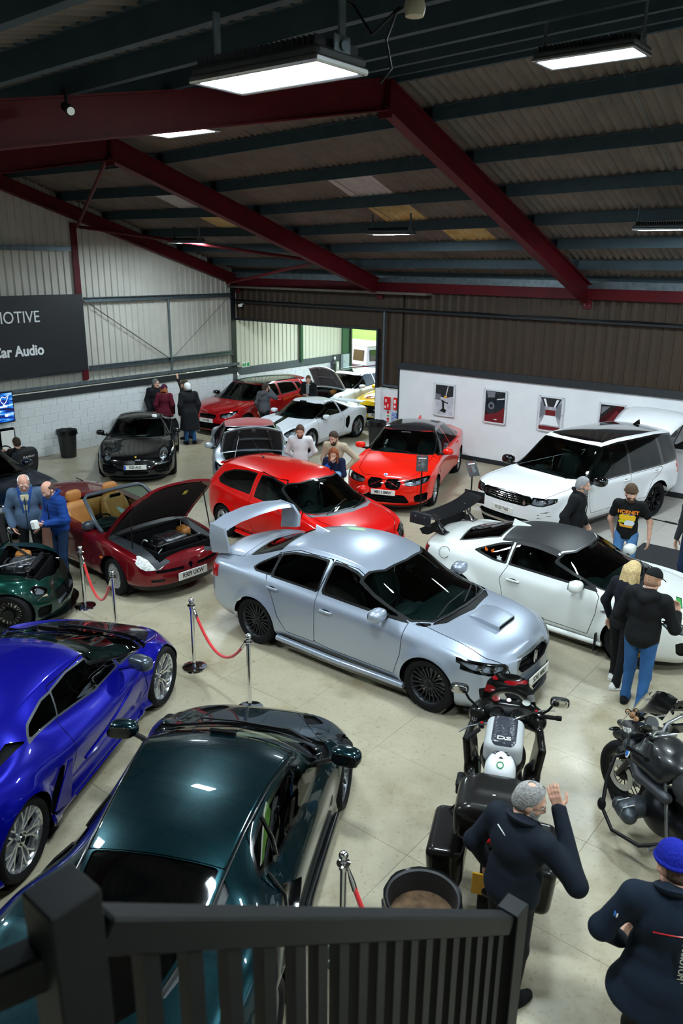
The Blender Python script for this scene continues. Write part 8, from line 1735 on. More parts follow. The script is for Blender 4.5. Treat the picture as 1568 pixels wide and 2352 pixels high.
def person(label, x, y, yaw, H=1.75, z=0.0, top=BLK, kind='jacket', hem=.82, legs=DENIM, shoe=BLK, hair='#2c211a', style='short', skin='#d3a38c', lean=.04, head=(0, .1), L=None, R=None, feet=((.02, .11, .1), (-.02, -.11, -.1)), hat=None, beard=None, bulk=1.0, h=.015, hw=1.0, glasses=False, puffer=0, collar=True, sit=False, extra=None, knees=None):
 o = thing('person', label, 'person', (x, y, z), math.radians(yaw), None, H / 1.75); SK = mat('skin_' + skin[1:], skin, rough=.55, spec=.3, noise=(20, tuple(min(1, int(skin[i:i + 2], 16) / 255 * .93) for i in (1, 3, 5)), 3)); HR = mat('hair_' + hair[1:], hair, rough=.75, spec=.2, bump=(90, .9, .01), noise=(55, tuple(min(1, int(hair[i:i + 2], 16) / 255 * 1.5 + .04) for i in (1, 3, 5)), 4, .25))
 pz = .93 if not sit else .50; up = lambda p: Vector((0, 0, pz)) + rot(Vector(p) - Vector((0, 0, .93)), 0, lean); sh = [up((0, s * .185 * bulk ** .5, 1.415)) for s in (1, -1)]
 L = L or ((-.04, .27, 1.13), (.07, .25, .88), (.15, .0, -1), (-.3, -1, 0)); R = R or ((-.04, -.27, 1.13), (.07, -.25, .88), (.15, .0, -1), (-.3, 1, 0)); HC = up((.02, 0, 1.475)) + rot((.025, 0, .135), 0, lean + head[1] * .4); HM = Matrix.Translation(HC) @ (RZ(head[0]) @ RY(head[1]))
 hp = lambda p: HM @ Vector(p); hr = HM.to_3x3()
 hips = [Vector((0, .095, pz - .02)), Vector((0, -.095, pz - .02))]; ank = [Vector((f[0], f[1], .085 + (f[3] if len(f) > 3 else 0))) for f in feet]; kn = knees and [Vector(k_) for k_ in knees] or [(hips[i] * .48 + ank[i] * .52) + Vector((.035, 0, 0)) for i in (0, 1)]
 fd = [Vector((math.cos(f[2]), math.sin(f[2]), 0)) for f in feet]
 lp = [ell((0, 0, pz + .02), (.115 * bulk, .165 * bulk, .13))]
 for i in (0, 1): lp += [cap(hips[i], kn[i], .088 * bulk ** .5, .066), cap(kn[i], ank[i] + Vector((0, 0, .02)), .066, .052), cap(ank[i] + Vector((0, 0, .02)), ank[i] - Vector((0, 0, .04)), .054, .056)]
 soft('trousers', lp, legs, o, h, .035, post=lambda D, P: np.maximum(D, .045 - P[..., 2]))
 for i in (0, 1):
  a = ank[i] - Vector((0, 0, .085)); f = fd[i]; q = soft('shoe', [cap(a + f * -.05 + Vector((0, 0, .04)), a + f * .08 + Vector((0, 0, .045)), .042, .045), cap(a + f * .08 + Vector((0, 0, .04)), a + f * .165 + Vector((0, 0, .032)), .046, .036), cap(a + f * -.03 + Vector((0, 0, .05)), a + f * -.01 + Vector((0, 0, .11)), .045, .05)], shoe, o, min(h, .012), .02, post=lambda D, P, zz=a.z: np.maximum(D, zz + .004 - P[..., 2]))
  b = MB(); b.ell((0, 0, 0), (.148, .052, .014), T(a.x + f.x * .055, a.y + f.y * .055, a.z + .016) @ RZ(math.atan2(f.y, f.x)), 20, 6, .5, .8); b.build('sole', WHITEP if shoe is not BLK else RUBBER, q, 60)
 tee = kind == 'tee'; off = {'tee': .0, 'jacket': .014, 'hoodie': .012, 'coat': .022, 'shirt': .006}[kind]; g = bulk; tp = [ell(up((0, 0, 1.30)), (.118 * g + off, .170 * g ** .7 + off, .19), RY(lean)), ell(up((.012 * g, 0, 1.08)), (.118 * g + off, .158 * g + off, .19), RY(lean)), ell(up((0, 0, .95)), (.118 * g + off, .162 * g + off, .16)), cap(sh[0] - Vector((0, .02, 0)), sh[1] + Vector((0, .02, 0)), .072 + off, .072 + off), cap(up((-.02, 0, 1.40)), up((-.01, 0, 1.47)), .075 + off, .062 + off)]
 if hem < .8: tp += [cap((0, .06, .9), (.0, .08, hem), .14 * g + off, .17 * g + off), cap((0, -.06, .9), (.0, -.08, hem), .14 * g + off, .17 * g + off)]
 arms = []
 for i, A in enumerate((L, R)):
  el, wr = Vector(A[0]), Vector(A[1])
  if not (len(A) > 4 and A[4] == 'abs'): el, wr = up(el), up(wr)
  arms.append((el, wr, Vector(A[2]), Vector(A[3])))
  if tee: tp += [cap(sh[i], sh[i].lerp(el, .62), .066, .062)]
  else: tp += [cap(sh[i], el, .062 + off, .052 + off), cap(el, wr, .052 + off, .038 + off)]
 def post(D, P):
  if puffer: D = D - puffer * np.abs(np.sin(P[..., 2] * 48))
  return np.maximum(D, hem - P[..., 2])
 tn = {'tee': 't_shirt', 'jacket': 'jacket', 'hoodie': 'hooded_top', 'coat': 'long_coat', 'shirt': 'sweater'}[kind]; jk = soft(tn, tp, top, o, h, .045, post=post)
 nb = up((-.012, 0, 1.49))
 if collar and kind in ('jacket', 'coat'):
  b = MB(); ring = [nb + rot(((.085) * math.cos(a), .078 * math.sin(a), .012 + .02 * math.cos(a + math.pi)), 0, lean + .12) for a in np.linspace(.25, 2 * math.pi - .25, 20)]; b.tube(ring, [.016] + [.022] * 18 + [.016], 8, True, 1.6); b.build('collar', top, jk, 60)
 if kind == 'hoodie': soft('hood', [cap(up((-.07, .10, 1.47)), up((-.12, 0, 1.43)), .048, .06), cap(up((-.07, -.10, 1.47)), up((-.12, 0, 1.43)), .048, .06), cap(up((.05, .10, 1.44)), up((-.07, .10, 1.47)), .03, .048), cap(up((.05, -.10, 1.44)), up((-.07, -.10, 1.47)), .03, .048)], top, jk, h, .04)
 if kind in ('jacket', 'coat', 'hoodie'): b = MB(); b.tube([up((.118 * g + off + .012 - .035 * max(0, (q - 1.3) / .15), 0, q)) for q in np.linspace(max(hem + .04, .90), 1.38, 12)], .006, 6); b.build('zip', DARKM, jk, 60)
 W_ = hw; hd = [ell(hp((-.012, 0, .030)), (.100, .079, .105), HM), ell(hp((.020, 0, -.030)), (.076, .066 * W_, .100), HM), cap(hp((.058, -.014, -.108)), hp((.058, .014, -.108)), .030), cap(hp((.01, -.05, -.075)), hp((.05, -.022, -.10)), .026), cap(hp((.01, .05, -.075)), hp((.05, .022, -.10)), .026), cap(hp((-.03, 0, -.07)), nb - Vector((0, 0, .04)), .058, .066)]
 fine = [cap(hp((.088, 0, .012)), hp((.110, 0, -.030)), .0105, .0155), cap(hp((.094, -.012, -.036)), hp((.094, .012, -.036)), .011), cap(hp((.080, -.036, .032)), hp((.080, .036, .032)), .014), cap(hp((.084, -.018, -.066)), hp((.084, .018, -.066)), .0105), cap(hp((.055, .042, -.03)), hp((.06, .036, -.02)), .026), cap(hp((.055, -.042, -.03)), hp((.06, -.036, -.02)), .026)]
 for s in (1, -1): fine += [ell(hp((-.010, s * .080, -.008)), (.028, .013, .034), HM @ RZ(s * .3))]
 V1, F1 = soft_mesh(hd + fine, min(h * .55, .009), .016, minus=[ell(hp((.104, s * .033, .010)), (.018, .016, .012), HM) for s in (1, -1)]); Vs, Fs = [V1], [F1]; bp = [ell(up((0, 0, 1.28)), (.10, .15, .19)), ell(up((0, 0, 1.02)), (.10, .14, .19)), cap(sh[0], sh[1], .06)]
 for i, (el, wr, d, n) in enumerate(arms):
  bp += [cap(sh[i], el, .05, .042), cap(el, wr, .043, .029)]; V2, F2 = soft_mesh(hand_prims(wr, d, n, 1 if i == 0 else -1, 1.03, curl=(L, R)[i][5] if len((L, R)[i]) > 5 else .45), min(h * .5, .0055), .008); Vs.append(V2); Fs.append(F2)
 for i in (0, 1): bp += [cap(hips[i], kn[i], .07, .05), cap(kn[i], ank[i], .05, .035)]
 V3, F3 = soft_mesh(bp, max(h, .014), .03); Vs.append(V3); Fs.append(F3); off_ = np.cumsum([0] + [len(v) for v in Vs]); mesh_obj('body', np.concatenate(Vs), np.concatenate([f + off_[i] for i, f in enumerate(Fs)]).tolist(), SK, o, 179)
 if h < .02:
  for s in (1, -1):
   b = MB(); b.ell(hp((.079, s * .033, .010)), (.0135, .0135, .0135), None, 14, 10); e = b.build('eye', EYEW, o, 179); b = MB(); b.ell(hp((.0885, s * .033, .008)), (.0058, .0065, .0065), None, 10, 8); b.build('iris', EYED, e, 179)
  b = MB(); b.tube([hp((.0935, -.020, -.067)), hp((.096, 0, -.0655)), hp((.0935, .020, -.067))], .0048, 6); b.build('mouth', LIP, o, 60)
  for s in (1, -1): b = MB(); b.tube([hp((.0925, s * .016, .037)), hp((.0915, s * .033, .041)), hp((.082, s * .052, .035))], .0042, 6); b.build('eyebrow', HR, o, 60)
 hs = min(h * .6, .010); inv = HM.inverted(); A3 = np.array(inv.to_3x3()); t3 = np.array(inv.translation)
 def shell(nm, prims, keep, m, par=o, kk=.02): return soft(nm, prims, m, par, hs, kk, post=lambda D, P: np.maximum(D, keep(P @ A3.T + t3)))
 e = .012 if style != 'crop' else .006; sk = [ell(hp((-.013, 0, .032)), (.100 + e, .079 + e, .106 + e), HM), ell(hp((-.03, 0, -.02)), (.082 + e, .072 + e * .6, .075), HM)]
 hl = lambda q: np.maximum(q[..., 0] - (.048 + .60 * (q[..., 2] - .055)), -.085 - q[..., 2])
 if style in ('short', 'crop'): shell('hair', sk, hl, HR)
 elif style == 'bald': shell('hair', sk, lambda q: np.maximum(np.maximum(q[..., 0] - .0 - .3 * (q[..., 2]), -.085 - q[..., 2]), q[..., 2] - .075), HR)
 elif style == 'thin': shell('hair', sk, lambda q: np.maximum(hl(q) + .014, .035 - np.hypot((q[..., 0] + .045) / 1.0, q[..., 1]) - (.14 - q[..., 2]) * .9), HR)
 elif style == 'long':
  lg = [cap(hp((-.06, s * .05, .02)), HC + Vector((-.085, s * .085, -.20)) + (up((0, 0, 1.3)) - up((0, 0, 1.3))), .058, .045) for s in (1, -1)] + [cap(hp((-.07, 0, .0)), HC + Vector((-.11, 0, -.30)), .07, .045), cap(hp((-.0, .07, .03)), HC + Vector((.0, .095, -.20)), .035, .022), cap(hp((-.0, -.07, .03)), HC + Vector((.0, -.095, -.20)), .035, .022)]
  shell('hair', sk + lg, lambda q: np.where(q[..., 2] > -.02, q[..., 0] - (.052 + .5 * (q[..., 2] - .055)), np.where(np.abs(q[..., 1]) < .062, q[..., 0] - .0, -1.)), HR)
 if beard: shell('beard', [ell(hp((.022, 0, -.035)), (.082, .071, .102), HM), cap(hp((.060, -.014, -.108)), hp((.060, .014, -.108)), .036)], lambda q: np.maximum(np.maximum(q[..., 2] + .045 - .5 * np.abs(q[..., 1]) - .2 * (.06 - q[..., 0]), -(q[..., 0] - .005)), .028 - np.hypot(q[..., 1] * 1.0, (q[..., 2] + .067) * 1.8)), mat('hair_' + beard[1:], beard, rough=.8, bump=(90, .7, .006)))
 if hat:
  hk, hm = hat
  if hk == 'beanie':
   hb = shell('beanie', [ell(hp((-.015, 0, .045)), (.118, .098, .118), HM)], lambda q: .022 - .22 * (q[..., 0]) * -1 * -1 - q[..., 2] + .10 * q[..., 0], hm); b = MB(); b.tube([hp((-.015 + .113 * math.cos(a), .094 * math.sin(a), .045 - .012 * math.cos(a) * -1)) for a in np.linspace(0, 2 * math.pi, 29)], .016, 8, False, 1.0); b.build('beanie_fold', hm, hb, 60)
  else:
   hb = shell('cap_crown', [ell(hp((-.010, 0, .045)), (.110, .092, .105), HM)], lambda q: .045 - q[..., 2] - .1 * q[..., 0] * 0, hm); b = MB(); b.loft([[hp((.085 + .11 * u - .05 * (v / .085) ** 2 * 1.0, v * (1 - .15 * u), .058 - .03 * u - 1.6 * v * v)) for v in np.linspace(-.085, .085, 11)] + [hp((.085 + .11 * u - .05 * (v / .085) ** 2, v * (1 - .15 * u), .052 - .03 * u - 1.6 * v * v)) for v in np.linspace(.085, -.085, 11)] for u in np.linspace(0, 1, 6)]); b.build('cap_peak', hm, hb, 60)
 if glasses:
  b = MB()
  for s in (1, -1): b.tube([hp((.104, s * .034 + .022 * math.cos(a), .006 + .016 * math.sin(a))) for a in np.linspace(0, 6.2832, 17)], .0016, 5, False); b.tube([hp((.102, s * .055, .012)), hp((.04, s * .078, .014)), hp((-.02, s * .083, .008))], .0018, 5)
  b.tube([hp((.106, -.012, .008)), hp((.106, .012, .008))], .0016, 5); b.build('glasses', DARKM, o, 60)
 o['_hp'] = 0; del o['_hp']; return o, up, hp, HM, arms, jk
def phone(o, p, M, screen=None):
 b = MB(); b.box((0, 0, 0), (.075, .155, .009), M, .004); f = b.build('phone', GLOSSB, o)
 if screen: b = MB(); b.box((0, 0, .0052), (.066, .14, .0012), M); b.build('phone_screen', mat('phone_picture', screen, emit=screen, es=.8, noise=(40, '#20504a', 3)), f)
NVY2 = cloth('navy_softshell', '#0d1a29', 5)
p = person('grey-haired man in a black jacket raising his hand to his brow behind the touring motorcycle', 1.19, 4.33, 40, 1.72, top=NAVY, legs=BLKT, hair='#6d6b69', style='thin', beard='#a7a5a2', head=(-.95, .30), lean=.10, bulk=1.22, h=.010, hem=.80, glasses=True, L=((-.05, .33, 1.14), (.10, .30, .92), (.4, 0, -1), (0, -1, 0)), R=((.10, -.42, 1.20), (.22, -.13, 1.56), (-.1, .4, 1), (.8, .55, 0), 'rel', .2), feet=((.05, .12, .1), (-.05, -.12, -.2)))
b = MB(); b.tube([p[1]((-.128, .10, 1.44)), p[1]((-.132, .03, 1.40)), p[1]((-.132, -.02, 1.385))], .004, 6); b.build('reflective_piping', WHITEP, p[5], 60)
p = person('man in a royal blue beanie and navy jacket seen from behind at the lower right', 1.95, 3.62, 78, 1.79, top=NVY2, legs=BLKT, style='crop', hair='#4a3a30', head=(.55, .25), lean=.14, bulk=1.25, h=.010, hem=.78, hat=('beanie', cloth('royal_blue_knit', '#0c1a8c', 60, .6)), L=((.04, .36, 1.15), (.20, .22, .98), (.8, -.5, 0), (0, -1, .3)), R=((-.02, -.34, 1.14), (.18, -.22, .96), (.8, .5, 0), (0, 1, .3)))
jk = p[5]; up = p[1]; b = MB(); b.tube([up((-.150 - .012 * math.cos(v * 9), v, 1.315 + .0 * v)) for v in np.linspace(-.16, .12, 12)], .004, 6); b.build('red_piping', REDL, jk, 60)
roundel(jk, up((-.02, .305, 1.31)), (-.35, .9, .25), .036, WHITEP, 'sleeve_badge'); roundel(jk, up((-.024, .313, 1.312)), (-.35, .9, .25), .027, mat('blue_enamel', '#2b6fc0'), 'badge_centre')
text('back_lettering', 'BMW MOTORRAD', .05, mat('pale_lettering', '#b9bba6', rough=.6), jk, T(*up((-.168, -.05, 1.12))) @ Matrix(((0, 0, -1, 0), (0, -1, 0, 0), (1, 0, 0, 0), (0, 0, 0, 1))), .001)
p = person('man in black hooded top, cap and blue jeans photographing the white coupe', 3.45, 8.12, 48, 1.76, top=BLK, kind='hoodie', legs=DENIM, style='crop', hair='#7a5c48', hat=('cap', BLK), head=(-.25, .32), lean=.08, bulk=1.15, h=.012, hem=.84, L=((-.02, .30, 1.13), (.16, .20, .95), (.6, -.4, -.5), (-.3, -1, 0)), R=((.06, -.32, 1.12), (.34, -.24, 1.20), (.35, .25, .8), (-.9, .2, 0), 'rel', .8), feet=((.10, .13, .15), (-.10, -.12, -.1)))
phone(p[0], None, T(*(p[4][1][1] + Vector((.06, .02, .12)))) @ RZ(-.25) @ RY(-.35) @ frame((0, 0, 0), (0, -1, 0), (0, 0, 1), (-1, 0, 0)), '#3fae5a')
p = person('woman with long blonde hair and white trainers beside the man in the black hooded top', 3.42, 8.68, 30, 1.64, top=cloth('dark_navy_jersey', '#14161f'), kind='shirt', legs=BLKT, shoe=mat('white_trainer', '#dedede', rough=.6), style='long', hair='#a98e66', head=(.0, .3), h=.014, bulk=.9, feet=((.10, .10, .1), (-.08, -.10, -.3)))
p = person('man in a black printed t-shirt, brown beanie and light jeans beside the white off-roader', 4.52, 11.75, 245, 1.76, top=BLK, kind='tee', legs=cloth('light_denim', '#5d8cbd', 7, noise=(6, '#3f6c9e', 4)), hair='#33251c', style='crop', beard='#3a2a20', hat=('beanie', cloth('brown_knit', '#5a4636', 60, .6)), head=(.35, .08), h=.012, hem=.86, R=((-.06, -.27, 1.13), (-.10, -.22, .90), (.0, .2, -1), (0, 1, 0)), L=((-.06, .32, 1.15), (.05, .34, .90), (.1, .0, -1), (-.2, -1, 0)), feet=((.03, .12, .15), (0, -.12, -.15)))
up = p[1]; MT = T(*up((.136, 0, 1.22))) @ Matrix(((0, 0, 1, 0), (1, 0, 0, 0), (0, 1, 0, 0), (0, 0, 0, 1))) @ RX(.05)
text('shirt_lettering', 'HORNET', .078, mat('orange_print', '#ef8a1f', rough=.7), p[5], MT @ T(0, .115, .012), .0015, bold=.002)
for nm, pl, c in (('car_print', [(-.13, .05), (-.08, .08), (.08, .08), (.12, .05), (.11, -.02), (-.12, -.01)], '#e8b818'), ('car_print', [(-.13, -.03), (.0, .02), (.10, .0), (.10, -.08), (-.13, -.06)], '#c9c41c'), ('car_print', [(-.04, -.05), (.02, .01), (.08, .0), (.11, -.06), (.09, -.10), (-.04, -.10)], '#d6dbe6'), ('car_print', [(-.12, -.07), (-.04, -.10), (.09, -.10), (.08, -.14), (-.10, -.13)], '#d99a2a')): b = MB(); b.prism(pl, .004, .010 + .002 * (ord(c[1]) % 3), MT); b.build(nm, mat('print_' + c[1:], c, rough=.6), p[5])
for s in (-1, 1): b = MB(); b.prism([(s * .005, .075), (s * .07, .085), (s * .08, .07), (s * .02, .06)], .012, .014, MT); b.build('glass_print', mat('print_blue', '#2d62c0', rough=.5), p[5])
person('grey-bearded man in a black softshell standing by the white off-roader front wheel', 3.80, 12.15, -28, 1.76, top=cloth('black_softshell', '#17181b', 7), legs=BLKT, hair='#77777a', style='short', beard='#7d7b78', head=(.05, .12), h=.012, bulk=1.15, L=((.0, .30, 1.14), (.14, .26, .92), (.5, -.4, -.6), (0, -1, 0)), R=((-.12, -.30, 1.14), (-.02, -.26, .92), (.3, .4, -.8), (0, 1, 0)))
person('person in dark jeans half out of view at the right edge', 5.46, 11.5, 200, 1.76, top=cloth('grey_jersey', '#34363c'), kind='shirt', legs=DENIMD, shoe=mat('blue_shoe', '#1f3f86', rough=.6), h=.016)
person('bearded man in a white sweatshirt, hands behind his back, before the white sports coupe', -.88, 16.15, 268, 1.76, top=cloth('white_sweat', '#d9dadd', 9), kind='shirt', legs=cloth('grey_cloth', '#4b4e59'), hair='#3b2b22', beard='#4a3529', head=(.0, .42), h=.013, hem=.84, L=((-.08, .29, 1.14), (-.16, .10, .95), (-.1, -1, -.2), (1, 0, 0)), R=((-.08, -.29, 1.14), (-.16, -.10, .95), (-.1, 1, -.2), (1, 0, 0)))
person('bearded man in a beige zip sweater with a hand on his hip', -.12, 15.62, 250, 1.77, top=cloth('beige_knit', '#b7a68f', 30, .4), kind='shirt', legs=cloth('stone_cloth', '#4a443c'), hair='#3a2a20', beard='#2f221a', head=(-.2, .45), h=.013, hem=.84, lean=.14, L=((-.12, .40, 1.14), (.04, .24, .98), (.5, -.8, -.2), (-.6, -.4, 0)), R=((.0, -.27, 1.13), (.12, -.22, .92), (.2, 0, -1), (0, 1, 0)))
p = person('girl with auburn hair in a navy and blue jacket, hand at her mouth', -.15, 14.95, 255, 1.56, top=cloth('navy_fleece', '#121c38', 9), legs=DENIMD, hair='#6b3a22', style='long', head=(.15, .5), h=.013, bulk=.9, R=((.10, -.22, 1.20), (.16, -.03, 1.42), (.2, .3, .9), (-1, .2, 0), 'rel', 1.1), L=((.10, .24, 1.16), (.20, -.02, 1.18), (.4, -.9, .2), (-1, 0, 0)))
for a, c_, col in ((p[4][1][0], p[4][1][1], '#1d5fd0'), (p[4][0][0], p[4][0][1], '#86b4dc')): b = MB(); b.tube([a.lerp(c_, u) for u in (.15, .5, .8)], [.069, .064, .058], 12); b.build('sleeve_panel', cloth('panel_' + col[1:], col), p[5], 60)
p = person('man in a grey hooded top on the phone beside the red five-door hatchback', -2.27, 22.55, 60, 1.62, top=cloth('grey_sweat', '#4a4c51', 9), kind='hoodie', legs=BLKT, hair='#2f2420', head=(-.3, .1), h=.016, bulk=1.1, R=((.06, -.38, 1.34), (.10, -.14, 1.56), (.1, .4, 1), (-.3, 1, 0), 'rel', .9))
phone(p[0], None, T(*(p[4][1][1] + Vector((.04, .05, .06)))) @ RX(1.4))
p = person('young man in a black coat and grey hood looking at the raised white bonnet', -1.05, 24.5, 250, 1.62, top=BLK, kind='coat', hem=.62, legs=BLKT, hair='#4a3420', head=(.35, .35), h=.016, L=((.08, .25, 1.14), (.30, .10, 1.10), (.9, -.2, .2), (0, 0, 1)), R=((.06, -.25, 1.14), (.28, -.05, 1.10), (.9, .2, .2), (0, 0, 1))); b = MB(); b.tube([p[1]((.10 * math.cos(a) + .0, .10 * math.sin(a), 1.46 + .03 * math.cos(a + 3.14))) for a in np.linspace(0, 6.28, 21)], .032, 8, False); b.box((0, 0, 0), (.03, .11, .5), T(*p[1]((.145, 0, 1.17))), .012); b.build('grey_hood', cloth('grey_marl', '#8c8e92'), p[5], 60)
person('man with dark grey hair in a black quilted jacket by the gable wall', -5.42, 22.62, 305, 1.72, top=cloth('black_quilt', '#14171d', 9), legs=BLKT, hair='#4a4a4a', head=(.7, .0), h=.017, puffer=.008, bulk=1.1, glasses=True)
p = person('woman in a burgundy quilted jacket and plum beanie facing the wall', -5.08, 22.2, 85, 1.60, top=cloth('burgundy_quilt', '#5a1226', 9), legs=BLKT, hair='#7a4a2c', style='long', hat=('beanie', cloth('plum_knit', '#43102f', 60, .6)), head=(-.3, 0), h=.017, puffer=.007, hem=.70)
p = person('man in a cap and black jumper pointing at the gable wall', -4.48, 22.40, 160, 1.73, top=BLK, kind='shirt', legs=DENIMD, hair='#3a3028', hat=('cap', cloth('khaki_cap', '#3b3428')), head=(.1, -.1), h=.017, R=((.30, -.30, 1.42), (.42, -.30, 1.70), (.1, .0, 1), (1, 0, 0), 'rel', .2))
person('white-haired man in a long black overcoat beside the red five-door hatchback', -4.30, 21.78, 120, 1.73, top=cloth('black_overcoat', '#15161a', 6), kind='coat', hem=.42, legs=DENIM, hair='#cfcdc8', style='short', head=(.3, .1), h=.017, bulk=1.12)
p = person('white-haired older man in a grey-blue fleece jacket looking down', -5.05, 12.0, 285, 1.76, top=cloth('grey_fleece', '#5f7591', 90, .6, noise=(160, '#42546c', 2)), legs=BLKT, hair='#d8d2cc', style='bald', skin='#dba38f', head=(.1, .55), h=.012, bulk=1.18, hem=.80, L=((.0, .30, 1.13), (.12, .20, .90), (.5, -.5, -.7), (0, -1, 0)), R=((-.02, -.30, 1.13), (.10, -.24, .90), (.4, .4, -.8), (0, 1, 0)))
b = MB(); b.loft([[p[1]((.135 + .014, w * (.015 + .05 * u), .98 + .44 * u)) if q == 0 else p[1]((.12, w * (.015 + .05 * u), .98 + .44 * u)) for q, w in ((0, -1), (0, 1), (1, 1), (1, -1))] for u in np.linspace(0, 1, 6)]); b.build('check_shirt', cloth('check_shirt', '#cfc7a4', 40), p[5], 60)
BL = cloth('blue_collar_cloth', '#1b3f86'); b = MB()
for s in (-1, 1): b.tube([p[1]((.140, s * .02, .96)), p[1]((.160, s * .045, 1.25)), p[1]((.11, s * .075, 1.42)), p[1]((.02, s * .10, 1.49)), p[1]((-.07, s * .05, 1.50))], [.010, .012, .026, .028, .026], 8)
b.build('blue_facing', BL, p[5], 60)
p = person('man in a blue quilted jacket and navy trousers holding a wrapped snack', -4.45, 11.72, 228, 1.74, top=cloth('blue_quilt', '#123a80', 9), legs=cloth('navy_trousers', '#152a47', 7), shoe=mat('brown_boot', '#57483a', rough=.7), hair='#3d302a', style='bald', skin='#d8a28c', beard='#6b5a50', head=(.25, .5), h=.012, puffer=.007, lean=.10, L=((.02, .28, 1.14), (.24, .08, 1.10), (.7, -.7, .1), (0, -.4, 1)), R=((.02, -.28, 1.14), (.24, -.06, 1.06), (.7, .6, .1), (0, .4, 1)))
b = MB(); b.box((0, 0, 0), (.09, .11, .15), T(*p[1]((.40, .03, 1.13))) @ RZ(.4) @ RX(.2), .02); w = b.build('paper_wrap', WHITEP, p[0]); b = MB(); b.ell(p[1]((.39, -.02, 1.15)), (.05, .05, .04)); b.build('snack', mat('orange_food', '#e0912a', rough=.6), w, 60)
person('boy with dark hair seated in the racing simulator', -7.33, 17.10, 143, 1.62, top=BLK, kind='hoodie', legs=BLKT, hair='#2b201a', sit=True, head=(.0, .1), h=.018, lean=-.25, z=-.02, L=((.16, .24, 1.16), (.40, .16, 1.22), (.6, -.5, .3), (0, -1, 0), 'rel', 1.0), R=((.16, -.24, 1.16), (.40, -.16, 1.22), (.6, .5, .3), (0, 1, 0), 'rel', 1.0), feet=((.92, .12, 0, .10), (.92, -.12, 0, .10)), knees=((.46, .13, .62), (.46, -.13, .62)))
                 # motorcycles
def bike_wheel(b, x, R, w, rimm, n=10, M=None, spoked=False, name='wheel'):
 o = bpy.data.objects.new(name, None); put(o, b); o.matrix_local = (M or Matrix.Identity(4)) @ T(x, 0, R); X = RX(math.pi / 2); h = w / 2; q = MB(); q.lathe([(R - .10, -h * .6), (R - .07, -h * .9), (R - .035, -h), (R - .01, -h * .6), (R, 0), (R - .01, h * .6), (R - .035, h), (R - .07, h * .9), (R - .10, h * .6)], 36, X); q.build('tyre', RUBBER, o, 60)
 q = MB(); q.lathe([(R - .11, -h * .55), (R - .088, -h * .75), (R - .088, h * .75), (R - .11, h * .55), (R - .11, -h * .55)], 36, X); q.lathe([(1e-4, -.06), (.05, -.06), (.055, 0), (.05, .06), (1e-4, .06)], 18, X)
 for k in range(n if not spoked else 20): a = 2 * math.pi * k / (n if not spoked else 20); a2 = a + (.25 * (-1) ** k if spoked else 0); q.tube([(.05 * math.cos(a), .03 * (-1) ** k, .05 * math.sin(a)), ((R - .1) * math.cos(a2), 0, (R - .1) * math.sin(a2))], .005 if spoked else .014, 6)
 q.build('rim', rimm, o, 50); q = MB()
 for s in (-1, 1): q.lathe([(.09, s * .075), (.15, s * .075), (.15, s * .07), (.09, s * .07)], 28, X)
 q.build('brake_disc', SATIN, o, 50); return o
